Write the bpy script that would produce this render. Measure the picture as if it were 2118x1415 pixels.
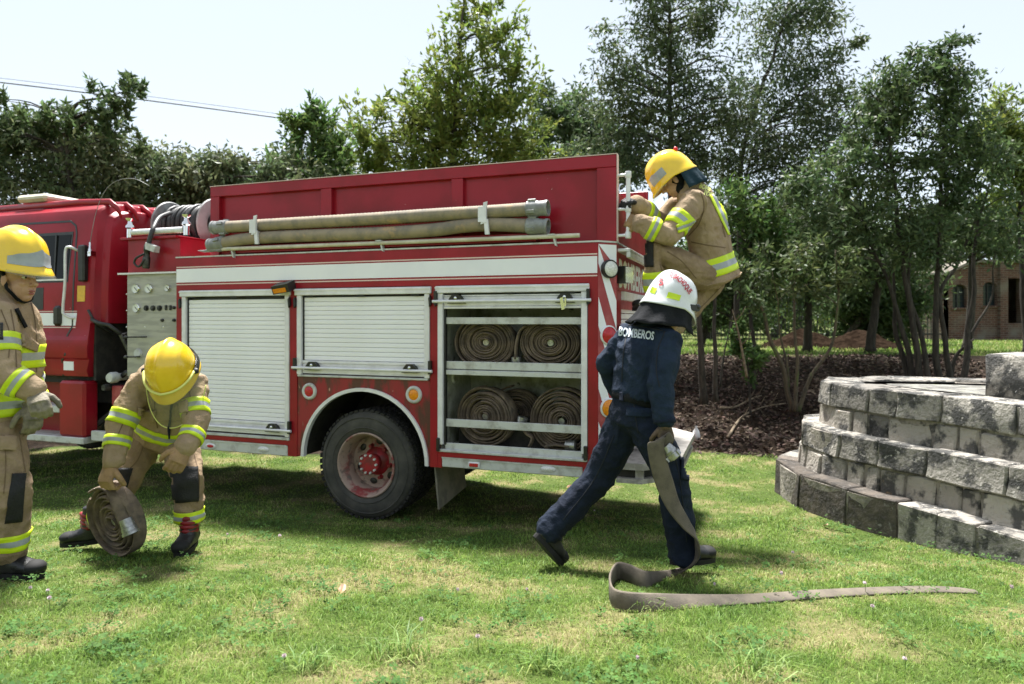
import bpy, bmesh, math, random
import numpy as np
from mathutils import Vector, Matrix, noise
from mathutils.bvhtree import BVHTree

for _o in list(bpy.data.objects):
    bpy.data.objects.remove(_o)
SC = bpy.context.scene
COL = SC.collection
random.seed(7)
RNG = np.random.default_rng(11)
R = math.radians

# ------------------------------------------------------------------ camera
CAM_H = 1.72
FPX, CXP, HYP = 1412.0, 1059.0, 660.0      # photograph calibration (pixels)
cam_d = bpy.data.cameras.new('camera')
cam_d.sensor_width = 36.0
cam_d.lens = 24.0
cam_d.shift_y = -47.0 / 2118.0
cam_d.clip_end = 2000.0
cam_d.clip_start = 0.05
cam_d.dof.use_dof = True
cam_d.dof.focus_distance = 3.9
cam_d.dof.aperture_fstop = 2.8
cam = bpy.data.objects.new('camera', cam_d)
cam.location = (0, 0, CAM_H)
cam.rotation_euler = (R(90), 0, 0)
COL.objects.link(cam)
SC.camera = cam

# ------------------------------------------------------------------ sky and sun
SUN_EL, SUN_AZ = R(68), R(-14)             # azimuth from +Y (away from the camera) towards +X
world = bpy.data.worlds.new('World')
SC.world = world
world.use_nodes = True
wn = world.node_tree
wn.nodes.clear()
sky = wn.nodes.new('ShaderNodeTexSky')
sky.sky_type = 'NISHITA'
sky.sun_disc = False
sky.sun_elevation = SUN_EL
sky.sun_rotation = SUN_AZ
sky.altitude = 2600
sky.air_density = 1.0
sky.dust_density = 4.0
sky.ozone_density = 1.0
hs = wn.nodes.new('ShaderNodeHueSaturation')
hs.inputs['Saturation'].default_value = 0.50
hs.inputs['Value'].default_value = 1.0
bg = wn.nodes.new('ShaderNodeBackground')
bg.inputs['Strength'].default_value = 0.050
wo = wn.nodes.new('ShaderNodeOutputWorld')
wn.links.new(sky.outputs[0], hs.inputs['Color'])
veil = wn.nodes.new('ShaderNodeMix'); veil.data_type = 'RGBA'       # thin even high cloud over the clear sky
veil.inputs['Factor'].default_value = 0.62
veil.inputs[7].default_value = (3.15, 3.55, 3.85, 1)
wn.links.new(hs.outputs[0], veil.inputs[6])
wn.links.new(veil.outputs[2], bg.inputs['Color'])
wn.links.new(bg.outputs[0], wo.inputs['Surface'])

sun_d = bpy.data.lights.new('sun', 'SUN')
sun_d.energy = 2.6
sun_d.angle = R(11)
sun_d.color = (1.0, 0.97, 0.93)
sun = bpy.data.objects.new('sun', sun_d)
_sd = Vector((math.sin(SUN_AZ) * math.cos(SUN_EL), math.cos(SUN_AZ) * math.cos(SUN_EL), math.sin(SUN_EL)))
sun.rotation_euler = _sd.to_track_quat('Z', 'Y').to_euler()
sun.location = _sd * 30
COL.objects.link(sun)

SC.view_settings.view_transform = 'Standard'
SC.view_settings.look = 'None'
SC.view_settings.exposure = 2.45
SC.view_settings.gamma = 1.0
SC.view_settings.use_curve_mapping = False
SC.render.engine = 'CYCLES'
SC.cycles.use_denoising = True
SC.cycles.max_bounces = 8
SC.cycles.transparent_max_bounces = 16

# ------------------------------------------------------------------ helpers
def P(px, py, Y):
    """photograph pixel at depth Y -> world point"""
    return Vector(((px - CXP) / FPX * Y, Y, CAM_H - (py - HYP) / FPX * Y))

BETA = math.atan(0.355)
CB, SB = math.cos(BETA), math.sin(BETA)
TY = 5.8
TX = (757 - CXP) / FPX * TY

def T(px, py, v=0.0):
    """photograph pixel on the truck's plane at depth v behind its side -> (u, w)"""
    dx, dz = (px - CXP) / FPX, -(py - HYP) / FPX
    Y = (v + TX * SB + TY * CB) / (dx * SB + CB)
    X = dx * Y
    return ((X - TX) * CB - (Y - TY) * SB, CAM_H + dz * Y)

def TW(u, v, w):
    """truck coordinates -> world"""
    return Vector((TX + u * CB + v * SB, TY - u * SB + v * CB, w))

def smax(a, b, k):
    h = np.clip(0.5 + 0.5 * (a - b) / k, 0, 1)
    return b * (1 - h) + a * h + k * h * (1 - h)

def sstep(a, b, x):
    t = np.clip((x - a) / (b - a), 0, 1)
    return t * t * (3 - 2 * t)

def ground_z(x, y):
    x = np.asarray(x, float); y = np.asarray(y, float)
    z = smax(0.864 - 0.154 * y - 0.023 * x, -0.05 + 0 * x, 0.16)
    y0 = 8.9 + 0.35 * np.sin(x * 0.9) - 0.05 * x
    z = z + 0.97 * sstep(y0 + 0.2, y0 + 6.2, y)
    z = z + 0.012 * np.sin(x * 2.1 + y * 1.3) + 0.010 * np.sin(x * -1.4 + y * 2.7 + 1.0)
    return z

def gz(x, y):
    return float(ground_z(x, y))

def tidy(mb):
    """keep the largest edge-connected piece and drop unused points"""
    adj = {}
    for i, f in enumerate(mb.f):
        for k in range(len(f)): adj.setdefault(tuple(sorted((f[k], f[(k+1) % len(f)]))), []).append(i)
    left, best = set(range(len(mb.f))), []
    while left:
        st = [left.pop()]; comp = list(st)
        while st:
            f = mb.f[st.pop()]
            for k in range(len(f)):
                for g in adj[tuple(sorted((f[k], f[(k+1) % len(f)])))]:
                    if g in left: left.discard(g); st.append(g); comp.append(g)
        if len(comp) > len(best): best = comp
    best.sort(); fs = [mb.f[i] for i in best]; ms = [mb.m[i] for i in best]
    used = sorted({k for f in fs for k in f}); new = {k: i for i, k in enumerate(used)}
    mb.v = [mb.v[k] for k in used]; mb.f = [tuple(new[k] for k in f) for f in fs]; mb.m = ms

class MB:
    def __init__(self):
        self.v, self.f, self.m = [], [], []
    def add(self, vs, fs, mi=0):
        b = len(self.v)
        self.v.extend([tuple(p) for p in vs])
        self.f.extend([tuple(b + i for i in f) for f in fs])
        self.m.extend([mi] * len(fs))
        return self
    def box(self, a, b, mi=0, bev=0.0):
        (x0, y0, z0), (x1, y1, z1) = a, b
        x0, x1 = min(x0, x1), max(x0, x1); y0, y1 = min(y0, y1), max(y0, y1); z0, z1 = min(z0, z1), max(z0, z1)
        if bev <= 0:
            vs = [(x0,y0,z0),(x1,y0,z0),(x1,y1,z0),(x0,y1,z0),(x0,y0,z1),(x1,y0,z1),(x1,y1,z1),(x0,y1,z1)]
            return self.add(vs, [(0,3,2,1),(4,5,6,7),(0,1,5,4),(1,2,6,5),(2,3,7,6),(3,0,4,7)], mi)
        e = min(bev, (x1-x0)*.45, (y1-y0)*.45, (z1-z0)*.45)
        bm = bmesh.new()
        bmesh.ops.create_cube(bm, size=1.0)
        for p in bm.verts:
            p.co = Vector(((x0+x1)/2 + p.co.x*(x1-x0), (y0+y1)/2 + p.co.y*(y1-y0), (z0+z1)/2 + p.co.z*(z1-z0)))
        bmesh.ops.bevel(bm, geom=bm.edges[:], offset=e, segments=1, affect='EDGES', profile=.5)
        bm.verts.ensure_lookup_table(); bm.verts.index_update()
        self.add([p.co[:] for p in bm.verts], [[p.index for p in f.verts] for f in bm.faces], mi)
        bm.free()
        return self
    def obox(self, c, ax, ay, az, mi=0):
        """oriented box: centre and three half-axis vectors"""
        c, ax, ay, az = Vector(c), Vector(ax), Vector(ay), Vector(az)
        vs = [c + ax*i + ay*j + az*k for k in (-1,1) for j in (-1,1) for i in (-1,1)]
        return self.add(vs, [(0,2,3,1),(4,5,7,6),(0,1,5,4),(1,3,7,5),(3,2,6,7),(2,0,4,6)], mi)
    def ring_loft(self, rings, closed_ends=True, mi=0, wrap=True):
        n = len(rings[0])
        vs = [p for r in rings for p in r]
        fs = []
        for i in range(len(rings) - 1):
            for j in range(n if wrap else n - 1):
                a, b = i*n + j, i*n + (j+1) % n
                fs.append((a, b, b + n, a + n))
        if closed_ends:
            fs.append(tuple(range(n - 1, -1, -1)))
            o = (len(rings) - 1) * n
            fs.append(tuple(range(o, o + n)))
        return self.add(vs, fs, mi)
    def tube(self, pts, rad, n=10, mi=0, caps=True, up=None, flat=1.0):
        pts = [Vector(p) for p in pts]
        if not hasattr(rad, '__len__'):
            rad = [rad] * len(pts)
        rings = []
        prev = None
        for i, p in enumerate(pts):
            d = (pts[min(i+1, len(pts)-1)] - pts[max(i-1, 0)])
            d.normalize()
            if prev is None:
                ref = Vector(up) if up is not None else (Vector((0,0,1)) if abs(d.z) < .9 else Vector((1,0,0)))
                a = (ref - d*ref.dot(d)).normalized()
            else:
                a = (prev - d*prev.dot(d)).normalized()
            prev = a
            b = d.cross(a)
            rings.append([p + a*(rad[i]*math.cos(t)) + b*(rad[i]*flat*math.sin(t)) for t in [2*math.pi*k/n for k in range(n)]])
        return self.ring_loft(rings, caps, mi)
    def capsule(self, pts, rad, n=14, mi=0, up=None, flat=1.0):
        """tube with rounded ends, for volumes that are merged later"""
        pts = [Vector(p) for p in pts]; rad = list(rad)
        d0 = (pts[0] - pts[1]).normalized(); d1 = (pts[-1] - pts[-2]).normalized()
        h = [(math.cos(a), math.sin(a)) for a in (R(20), R(50))]
        P2 = [pts[0] + d0*rad[0]*.96] + [pts[0] + d0*rad[0]*s for c, s in reversed(h)] + pts + [pts[-1] + d1*rad[-1]*s for c, s in h] + [pts[-1] + d1*rad[-1]*.96]
        R2 = [rad[0]*.2] + [rad[0]*c for c, s in reversed(h)] + rad + [rad[-1]*c for c, s in h] + [rad[-1]*.2]
        return self.tube(P2, R2, n, mi, True, up, flat)
    def lathe(self, prof, origin, axis, n=24, mi=0, ref=None):
        """prof: list of (radius, along-axis)"""
        o, ax = Vector(origin), Vector(axis).normalized()
        rf = Vector(ref) if ref is not None else (Vector((0,0,1)) if abs(ax.z) < .9 else Vector((1,0,0)))
        a = (rf - ax*rf.dot(ax)).normalized(); b = ax.cross(a)
        rings = [[o + ax*h + (a*math.cos(t) + b*math.sin(t))*max(r, 1e-4) for t in [2*math.pi*k/n for k in range(n)]] for r, h in prof]
        return self.ring_loft(rings, False, mi)
    def prism(self, poly, z0, z1, mi=0):
        """plan polygon (x, y) between two heights"""
        n = len(poly)
        vs = [(x, y, z0) for x, y in poly] + [(x, y, z1) for x, y in poly]
        fs = [tuple(range(n-1, -1, -1)), tuple(range(n, 2*n))] + [(i, (i+1) % n, (i+1) % n + n, i + n) for i in range(n)]
        return self.add(vs, fs, mi)
    def sprism(self, poly, y0, y1, mi=0):
        """side polygon (x, z) between two y"""
        n = len(poly)
        vs = [(x, y0, z) for x, z in poly] + [(x, y1, z) for x, z in poly]
        fs = [tuple(range(n)), tuple(range(2*n-1, n-1, -1))] + [((i+1) % n, i, i + n, (i+1) % n + n) for i in range(n)]
        return self.add(vs, fs, mi)
    def ell(self, c, ax, ay, az, nu=14, nv=9, mi=0):
        c, ax, ay, az = Vector(c), Vector(ax), Vector(ay), Vector(az)
        rings = []
        for i in range(nv + 1):
            t = math.pi * (i / nv)
            rr = max(math.sin(t), .03)
            rings.append([c + az*(-math.cos(t)) + (ax*math.cos(a) + ay*math.sin(a))*rr for a in [2*math.pi*k/nu for k in range(nu)]])
        return self.ring_loft(rings, True, mi)
    def mesh(self, name):
        me = bpy.data.meshes.new(name)
        me.from_pydata([tuple(p) for p in self.v], [], self.f)
        if any(self.m):
            me.polygons.foreach_set('material_index', self.m)
        return me
    def build(self, name, mats, parent=None, smooth=False, fix=True, auto=None):
        me = self.mesh(name)
        if fix:
            bm = bmesh.new(); bm.from_mesh(me)
            bmesh.ops.recalc_face_normals(bm, faces=bm.faces[:])
            bm.to_mesh(me); bm.free()
        return link(name, me, mats, parent, smooth, auto)

def link(name, me, mats, parent=None, smooth=False, auto=None):
    if not isinstance(mats, (list, tuple)):
        mats = [mats]
    for m in mats:
        me.materials.append(m)
    if smooth or auto:
        me.polygons.foreach_set('use_smooth', [True] * len(me.polygons))
    if auto:
        me.set_sharp_from_angle(angle=R(auto))
    o = bpy.data.objects.new(name, me)
    COL.objects.link(o)
    if parent is not None:
        o.parent = parent
    return o

def tag(o, label=None, cat=None, group=None, kind=None):
    if label: o['label'] = label
    if cat: o['category'] = cat
    if group: o['group'] = group
    if kind: o['kind'] = kind
    return o

def empty(name, loc=(0, 0, 0), rz=0.0):
    o = bpy.data.objects.new(name, None)
    o.empty_display_size = .1
    o.location = loc; o.rotation_euler = (0, 0, rz)
    COL.objects.link(o)
    return o

def np_mesh(name, V, F):
    """fast mesh from numpy arrays: F (n, k) with one k"""
    me = bpy.data.meshes.new(name)
    V = np.ascontiguousarray(V, np.float32); F = np.ascontiguousarray(F, np.int32)
    n, k = F.shape
    me.vertices.add(len(V)); me.vertices.foreach_set('co', V.ravel())
    me.loops.add(n * k); me.loops.foreach_set('vertex_index', F.ravel())
    me.polygons.add(n)
    me.polygons.foreach_set('loop_start', np.arange(0, n * k, k, dtype=np.int32))
    me.update(calc_edges=True); me.validate()
    return me

# ------------------------------------------------------------------ materials
def lin(r, g, b):
    f = lambda c: (c/255/12.92) if c/255 <= .04045 else ((c/255 + .055)/1.055) ** 2.4
    return (f(r), f(g), f(b))

def M(name, c, c2=None, scale=6.0, rough=.5, metal=0.0, bump=0.0, bscale=40.0, lo=.4, hi=.6, coat=0.0, spec=.5,
      rvar=0.0, c3=None, s3=30.0, t3=(.68, .72), stretch=None, detail=5.0, island=0.0, transl=0.0, transm=0.0, alpha=None, bdist=.01, objrand=0.0):
    m = bpy.data.materials.new(name)
    m.use_nodes = True
    nt = m.node_tree; N = nt.nodes; L = nt.links
    b = N['Principled BSDF']
    b.inputs['Base Color'].default_value = (*c, 1)
    b.inputs['Roughness'].default_value = rough
    b.inputs['Metallic'].default_value = metal
    b.inputs['Specular IOR Level'].default_value = spec
    b.inputs['Coat Weight'].default_value = coat
    b.inputs['Coat Roughness'].default_value = .15
    tc = N.new('ShaderNodeTexCoord')
    vec = tc.outputs['Object']
    if stretch:
        mp = N.new('ShaderNodeMapping'); mp.inputs['Scale'].default_value = stretch
        L.new(vec, mp.inputs['Vector']); vec = mp.outputs[0]
    col = None
    def mixc(fac, A, B):
        mx = N.new('ShaderNodeMix'); mx.data_type = 'RGBA'
        if isinstance(fac, float): mx.inputs['Factor'].default_value = fac
        else: L.new(fac, mx.inputs['Factor'])
        for s, q in (('A', A), ('B', B)):
            i = [k for k in mx.inputs if k.name == s and k.type == 'RGBA'][0]
            if isinstance(q, tuple): i.default_value = (*q, 1)
            else: L.new(q, i)
        return [k for k in mx.outputs if k.type == 'RGBA'][0]
    def ramp(src, a, bb):
        r = N.new('ShaderNodeMapRange'); r.inputs['From Min'].default_value = a; r.inputs['From Max'].default_value = bb
        r.interpolation_type = 'SMOOTHSTEP'
        L.new(src, r.inputs['Value']); return r.outputs['Result']
    def nz(sc, det=detail, rg=.6):
        n = N.new('ShaderNodeTexNoise'); n.inputs['Scale'].default_value = sc; n.inputs['Detail'].default_value = det
        n.inputs['Roughness'].default_value = rg
        L.new(vec, n.inputs['Vector']); return n.outputs['Fac']
    if c2 is not None:
        n1 = nz(scale)
        col = mixc(ramp(n1, lo, hi), c, c2)
        if rvar:
            r = N.new('ShaderNodeMapRange'); L.new(n1, r.inputs['Value'])
            r.inputs['From Min'].default_value = .3; r.inputs['From Max'].default_value = .7
            r.inputs['To Min'].default_value = rough - rvar; r.inputs['To Max'].default_value = rough + rvar
            L.new(r.outputs[0], b.inputs['Roughness'])
    if c3 is not None:
        col = mixc(ramp(nz(s3), *t3), col if col is not None else c, c3)
    if island:
        g = N.new('ShaderNodeNewGeometry')
        h = N.new('ShaderNodeHueSaturation')
        r = N.new('ShaderNodeMapRange'); L.new(g.outputs['Random Per Island'], r.inputs['Value'])
        r.inputs['To Min'].default_value = 1 - island; r.inputs['To Max'].default_value = 1 + island
        L.new(r.outputs[0], h.inputs['Value'])
        r2 = N.new('ShaderNodeMapRange')
        wn_ = N.new('ShaderNodeTexWhiteNoise'); wn_.noise_dimensions = '1D'
        L.new(g.outputs['Random Per Island'], wn_.inputs['W']); L.new(wn_.outputs['Value'], r2.inputs['Value'])
        r2.inputs['To Min'].default_value = .5 - island*.07; r2.inputs['To Max'].default_value = .5 + island*.05
        L.new(r2.outputs[0], h.inputs['Hue'])
        if col is None: h.inputs['Color'].default_value = (*c, 1)
        else: L.new(col, h.inputs['Color'])
        col = h.outputs[0]
    if objrand:
        oi = N.new('ShaderNodeObjectInfo'); h = N.new('ShaderNodeHueSaturation')
        r = N.new('ShaderNodeMapRange'); L.new(oi.outputs['Random'], r.inputs['Value'])
        r.inputs['To Min'].default_value = 1 - objrand; r.inputs['To Max'].default_value = 1 + objrand
        L.new(r.outputs[0], h.inputs['Value'])
        if col is None: h.inputs['Color'].default_value = (*c, 1)
        else: L.new(col, h.inputs['Color'])
        col = h.outputs[0]
    if col is not None:
        L.new(col, b.inputs['Base Color'])
    if bump:
        bp = N.new('ShaderNodeBump'); bp.inputs['Strength'].default_value = bump; bp.inputs['Distance'].default_value = bdist
        L.new(nz(bscale, 6.0), bp.inputs['Height']); L.new(bp.outputs[0], b.inputs['Normal'])
    out = N['Material Output']
    if transl:
        tr = N.new('ShaderNodeBsdfTranslucent')
        if col is not None: L.new(col, tr.inputs['Color'])
        else: tr.inputs['Color'].default_value = (*c, 1)
        ms = N.new('ShaderNodeMixShader'); ms.inputs[0].default_value = transl
        L.new(b.outputs[0], ms.inputs[1]); L.new(tr.outputs[0], ms.inputs[2]); L.new(ms.outputs[0], out.inputs['Surface'])
    if alpha is not None:
        tp = N.new('ShaderNodeBsdfTransparent'); tp.inputs['Color'].default_value = (*alpha[1], 1)
        ms = N.new('ShaderNodeMixShader'); ms.inputs[0].default_value = alpha[0]
        L.new(tp.outputs[0], ms.inputs[1]); L.new(b.outputs[0], ms.inputs[2]); L.new(ms.outputs[0], out.inputs['Surface'])
    return m

MAT = {}
MAT['red'] = M('red paint', (.325, .009, .022), (.255, .008, .016), 2.2, rough=.36, coat=.12, spec=.3, bump=.03, bscale=18, rvar=.06, c3=(.62, .42, .40), s3=26, t3=(.735, .75))
MAT['red_dirty'] = M('red paint with mud stains', (.29, .012, .020), (.085, .026, .018), 3.5, rough=.5, coat=.1, bump=.08, bscale=25, lo=.45, hi=.58, c3=(.50, .25, .20), s3=14, t3=(.66, .70), stretch=(1.6, 1, .55))
MAT['chevron_red'] = M('faded red reflective', (.33, .035, .045), (.40, .08, .085), 9, rough=.45)
MAT['white'] = M('white paint', (.82, .83, .82), (.74, .75, .73), 3.5, rough=.35, coat=.2, rvar=.05)
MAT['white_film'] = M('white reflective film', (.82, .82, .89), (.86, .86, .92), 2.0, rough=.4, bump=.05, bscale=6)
MAT['line'] = M('pale line', (.72, .55, .52), rough=.5)
MAT['alu'] = M('aluminium', (.79, .78, .82), (.69, .68, .71), 7, rough=.4, metal=.1, rvar=.08)
MAT['tread_plate'] = M('worn tread plate', (.40, .375, .345), (.27, .25, .225), 14, rough=.55, metal=.1, bump=.3, bscale=45)
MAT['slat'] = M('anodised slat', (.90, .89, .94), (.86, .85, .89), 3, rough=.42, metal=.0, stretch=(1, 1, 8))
MAT['alu_dirty'] = M('dirty aluminium', (.58, .59, .58), (.37, .36, .34), 9, rough=.5, metal=.1, bump=.1, lo=.45, hi=.7)
MAT['steel'] = M('brushed steel', (.42, .405, .37), (.32, .31, .285), 4, rough=.38, metal=.25, rvar=.08, stretch=(1, 1, 6))
MAT['chrome'] = M('chrome', (.78, .78, .77), rough=.12, metal=1.0)
MAT['black'] = M('black plastic', (.012, .012, .013), (.02, .02, .02), 20, rough=.38)
MAT['rubber'] = M('black rubber hose', (.02, .021, .022), (.04, .04, .04), 30, rough=.5)
MAT['dark'] = M('dark grimy metal', (.016, .015, .014), (.03, .027, .023), 12, rough=.75, bump=.2, bscale=40)
MAT['machine'] = M('grimy pump metal', (.10, .10, .095), (.03, .03, .028), 14, rough=.5, metal=.5, bump=.2)
MAT['inner'] = M('dirty white liner', (.50, .51, .46), (.16, .17, .11), 5, rough=.7, lo=.42, hi=.72, bump=.1, c3=(.05, .05, .035), s3=9, t3=(.60, .72))
MAT['tyre'] = M('dusty tyre', (.040, .039, .036), (.085, .080, .070), 6, rough=.85, bump=.15, bscale=60, lo=.35, hi=.75)
MAT['tread'] = M('tyre tread', (.014, .014, .014), (.03, .028, .026), 25, rough=.9, bump=.3)
MAT['rim'] = M('chalky rim', (.34, .245, .205), (.24, .035, .035), 6, rough=.65, lo=.50, hi=.62, bump=.15, c3=(.15, .125, .105), s3=12, t3=(.52, .66))
MAT['hub'] = M('scuffed red hub', (.33, .012, .02), (.18, .02, .02), 18, rough=.5, bump=.1)
MAT['glass'] = M('dark glass', (.010, .012, .013), rough=.08, spec=.12)
MAT['amber'] = M('amber lens', (.85, .30, .01), (.72, .22, .01), 60, rough=.25)
MAT['redlens'] = M('red lens', (.55, .02, .03), (.42, .01, .02), 60, rough=.25)
MAT['clearlens'] = M('clear lens', (.62, .62, .60), (.80, .80, .78), 90, rough=.15)
MAT['suction'] = M('weathered suction hose', (.33, .265, .185), (.20, .175, .14), 9, rough=.75, bump=.2, lo=.35, hi=.7, c3=(.45, .31, .17), s3=5, t3=(.58, .70))
MAT['pole'] = M('cream pole', (.62, .58, .47), (.50, .46, .36), 8, rough=.5)
MAT['coupling'] = M('scratched coupling metal', (.42, .42, .41), (.28, .28, .27), 30, rough=.32, metal=.75, bump=.1)
MAT['greyplastic'] = M('grey coupling', (.28, .29, .29), (.20, .20, .20), 12, rough=.45)
MAT['flap'] = M('mud flap', (.23, .21, .16), (.15, .14, .11), 6, rough=.8, bump=.15)
MAT['yellowtag'] = M('yellow decal', (.78, .47, .05), (.70, .42, .05), 30, rough=.5)
MAT['hose'] = M('dirty canvas hose', (.215, .163, .115), (.105, .080, .060), 11, rough=.9, bump=.35, bscale=160, lo=.35, hi=.68, c3=(.07, .06, .05), s3=7, t3=(.58, .72))
MAT['hose_pale'] = M('worn canvas hose', (.150, .125, .094), (.085, .072, .056), 9, rough=.9, bump=.35, bscale=180, lo=.35, hi=.7)
# ------------------------------------------------------------------ ground
def mat_ground():
    m = bpy.data.materials.new('ground'); m.use_nodes = True
    N, L = m.node_tree.nodes, m.node_tree.links
    b = N['Principled BSDF']; b.inputs['Roughness'].default_value = .95; b.inputs['Specular IOR Level'].default_value = .1
    tc = N.new('ShaderNodeTexCoord')
    def nz(s, d=6):
        n = N.new('ShaderNodeTexNoise'); n.inputs['Scale'].default_value = s; n.inputs['Detail'].default_value = d
        n.inputs['Roughness'].default_value = .65
        L.new(tc.outputs['Object'], n.inputs['Vector']); return n.outputs['Fac']
    def rmp(n, stops):
        r = N.new('ShaderNodeValToRGB')
        r.color_ramp.elements[0].position, r.color_ramp.elements[0].color = stops[0][0], (*stops[0][1], 1)
        r.color_ramp.elements[1].position, r.color_ramp.elements[1].color = stops[-1][0], (*stops[-1][1], 1)
        for p, c in stops[1:-1]:
            e = r.color_ramp.elements.new(p); e.color = (*c, 1)
        L.new(n, r.inputs[0]); return r.outputs[0]
    lawn = rmp(nz(1.7), [(.30, (.045, .075, .016)), (.50, (.075, .105, .026)), (.62, (.190, .165, .080)), (.78, (.11, .12, .04))])
    soil = rmp(nz(14), [(.30, (.008, .006, .004)), (.50, (.022, .015, .010)), (.64, (.046, .032, .022)), (.78, (.10, .072, .052))])
    at = N.new('ShaderNodeAttribute'); at.attribute_name = 'soil'
    ad = N.new('ShaderNodeMath'); ad.operation = 'ADD'
    L.new(at.outputs['Fac'], ad.inputs[0]); 
    n3 = N.new('ShaderNodeMath'); n3.operation = 'MULTIPLY_ADD'; n3.inputs[1].default_value = .9; n3.inputs[2].default_value = -.45
    L.new(nz(2.5), n3.inputs[0]); L.new(n3.outputs[0], ad.inputs[1])
    r = N.new('ShaderNodeMapRange'); r.inputs['From Min'].default_value = .4; r.inputs['From Max'].default_value = .6
    L.new(ad.outputs[0], r.inputs['Value'])
    mx = N.new('ShaderNodeMix'); mx.data_type = 'RGBA'
    L.new(r.outputs[0], mx.inputs['Factor']); L.new(lawn, mx.inputs[6]); L.new(soil, mx.inputs[7])
    L.new(mx.outputs[2], b.inputs['Base Color'])
    bp = N.new('ShaderNodeBump'); bp.inputs['Strength'].default_value = .8; bp.inputs['Distance'].default_value = .04
    L.new(nz(22), bp.inputs['Height']); L.new(bp.outputs[0], b.inputs['Normal'])
    return m

def soil_amount(x, y):
    y0 = 8.9 + 0.35 * np.sin(x * 0.9) - 0.05 * x
    s = sstep(y0 - .4, y0 + .5, y) * (1 - sstep(y0 + 5.6, y0 + 6.8, y))
    return s

def build_ground():
    xs = np.concatenate([np.linspace(-600, -40, 8)[:-1], np.linspace(-40, -9, 14)[:-1], np.linspace(-9, 12, 190), np.linspace(12, 40, 20)[1:], np.linspace(40, 600, 8)[1:]])
    ys = np.concatenate([np.linspace(-60, -2, 8)[:-1], np.linspace(-2, 18, 190), np.linspace(18, 45, 24)[1:], np.linspace(45, 1500, 12)[1:]])
    X, Y = np.meshgrid(xs, ys)
    Z = ground_z(X, Y)
    s = soil_amount(X, Y)
    rough = np.array([[noise.noise(Vector((a * 1.7, b * 1.7, 3.3))) + .5 * noise.noise(Vector((a * 4.3, b * 4.3, 1.3))) for a in xs] for b in ys])
    Z = Z + s * rough * .09
    far = sstep(60, 400, np.abs(Y)) + 0 * X
    Z = Z * (1 - .0 * far)
    V = np.stack([X.ravel(), Y.ravel(), Z.ravel()], 1)
    nx, ny = len(xs), len(ys)
    i, j = np.meshgrid(np.arange(nx - 1), np.arange(ny - 1))
    a = (j * nx + i).ravel()
    F = np.stack([a, a + 1, a + 1 + nx, a + nx], 1)
    me = np_mesh('ground', V, F)
    at = me.attributes.new('soil', 'FLOAT', 'POINT')
    at.data.foreach_set('value', s.ravel().astype(np.float32))
    g = link('ground', me, mat_ground(), smooth=True)
    tag(g, kind='structure')
    return g
GROUND = build_ground()
_gb = BVHTree.FromObject(GROUND, bpy.context.evaluated_depsgraph_get())
def gsurf(x, y):
    h = _gb.ray_cast(Vector((x, y, 30)), Vector((0, 0, -1)))
    return h[0].z if h[0] is not None else gz(x, y)

# ------------------------------------------------------------------ stepped stone platform
MAT['stone'] = M('lichened stone', (.27, .25, .22), (.052, .051, .048), 5.5, rough=.95, bump=1.0, bscale=30, lo=.44, hi=.58, c3=(.42, .395, .355), s3=21, t3=(.60, .67), bdist=.03, objrand=.33)
MAT['stone_tan'] = M('tan stone', (.38, .345, .295), (.075, .072, .067), 4.5, rough=.95, bump=1.0, bscale=28, lo=.50, hi=.60, c3=(.42, .27, .13), s3=5, t3=(.64, .74), bdist=.03, objrand=.3)
MAT['stone_brown'] = M('damp brown stone', (.115, .095, .076), (.058, .050, .043), 8, rough=.95, bump=.9, bscale=20, lo=.38, hi=.62, c3=(.20, .185, .165), s3=18, t3=(.58, .70), bdist=.03, objrand=.35)
MAT['mortar'] = M('crumbling mortar', (.38, .34, .29), (.21, .19, .165), 7, rough=1, bump=1.0, bscale=26, bdist=.04, c3=(.09, .085, .08), s3=5, t3=(.60, .68))
MAT['stone_top'] = M('stone top with lichen', (.24, .235, .21), (.11, .105, .097), 7, rough=1, bump=.8, bscale=30, c3=(.24, .27, .10), s3=12, t3=(.60, .72), bdist=.03)

def curve_pts(ctrl, n):
    """Catmull-Rom through control points"""
    c = [Vector(p) for p in ctrl]
    c = [c[0]*2 - c[1]] + c + [c[-1]*2 - c[-2]]
    out = []
    for i in range(1, len(c) - 2):
        for k in range(n):
            t = k / n
            out.append(.5*((2*c[i]) + (c[i+1]-c[i-1])*t + (2*c[i-1]-5*c[i]+4*c[i+1]-c[i+2])*t*t + (3*c[i]-c[i-1]-3*c[i+1]+c[i+2])*t**3))
    out.append(c[-2])
    return out

def arc_sampler(pts):
    d = [0.0]
    for a, b in zip(pts, pts[1:]):
        d.append(d[-1] + (b - a).length)
    def at(s):
        s = min(max(s, 0), d[-1] - 1e-6)
        for i in range(len(d) - 1):
            if d[i+1] >= s:
                t = (s - d[i]) / (d[i+1] - d[i] + 1e-9)
                p = pts[i].lerp(pts[i+1], t); tg = (pts[i+1] - pts[i]).normalized()
                return p, tg
    return at, d[-1]

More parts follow.
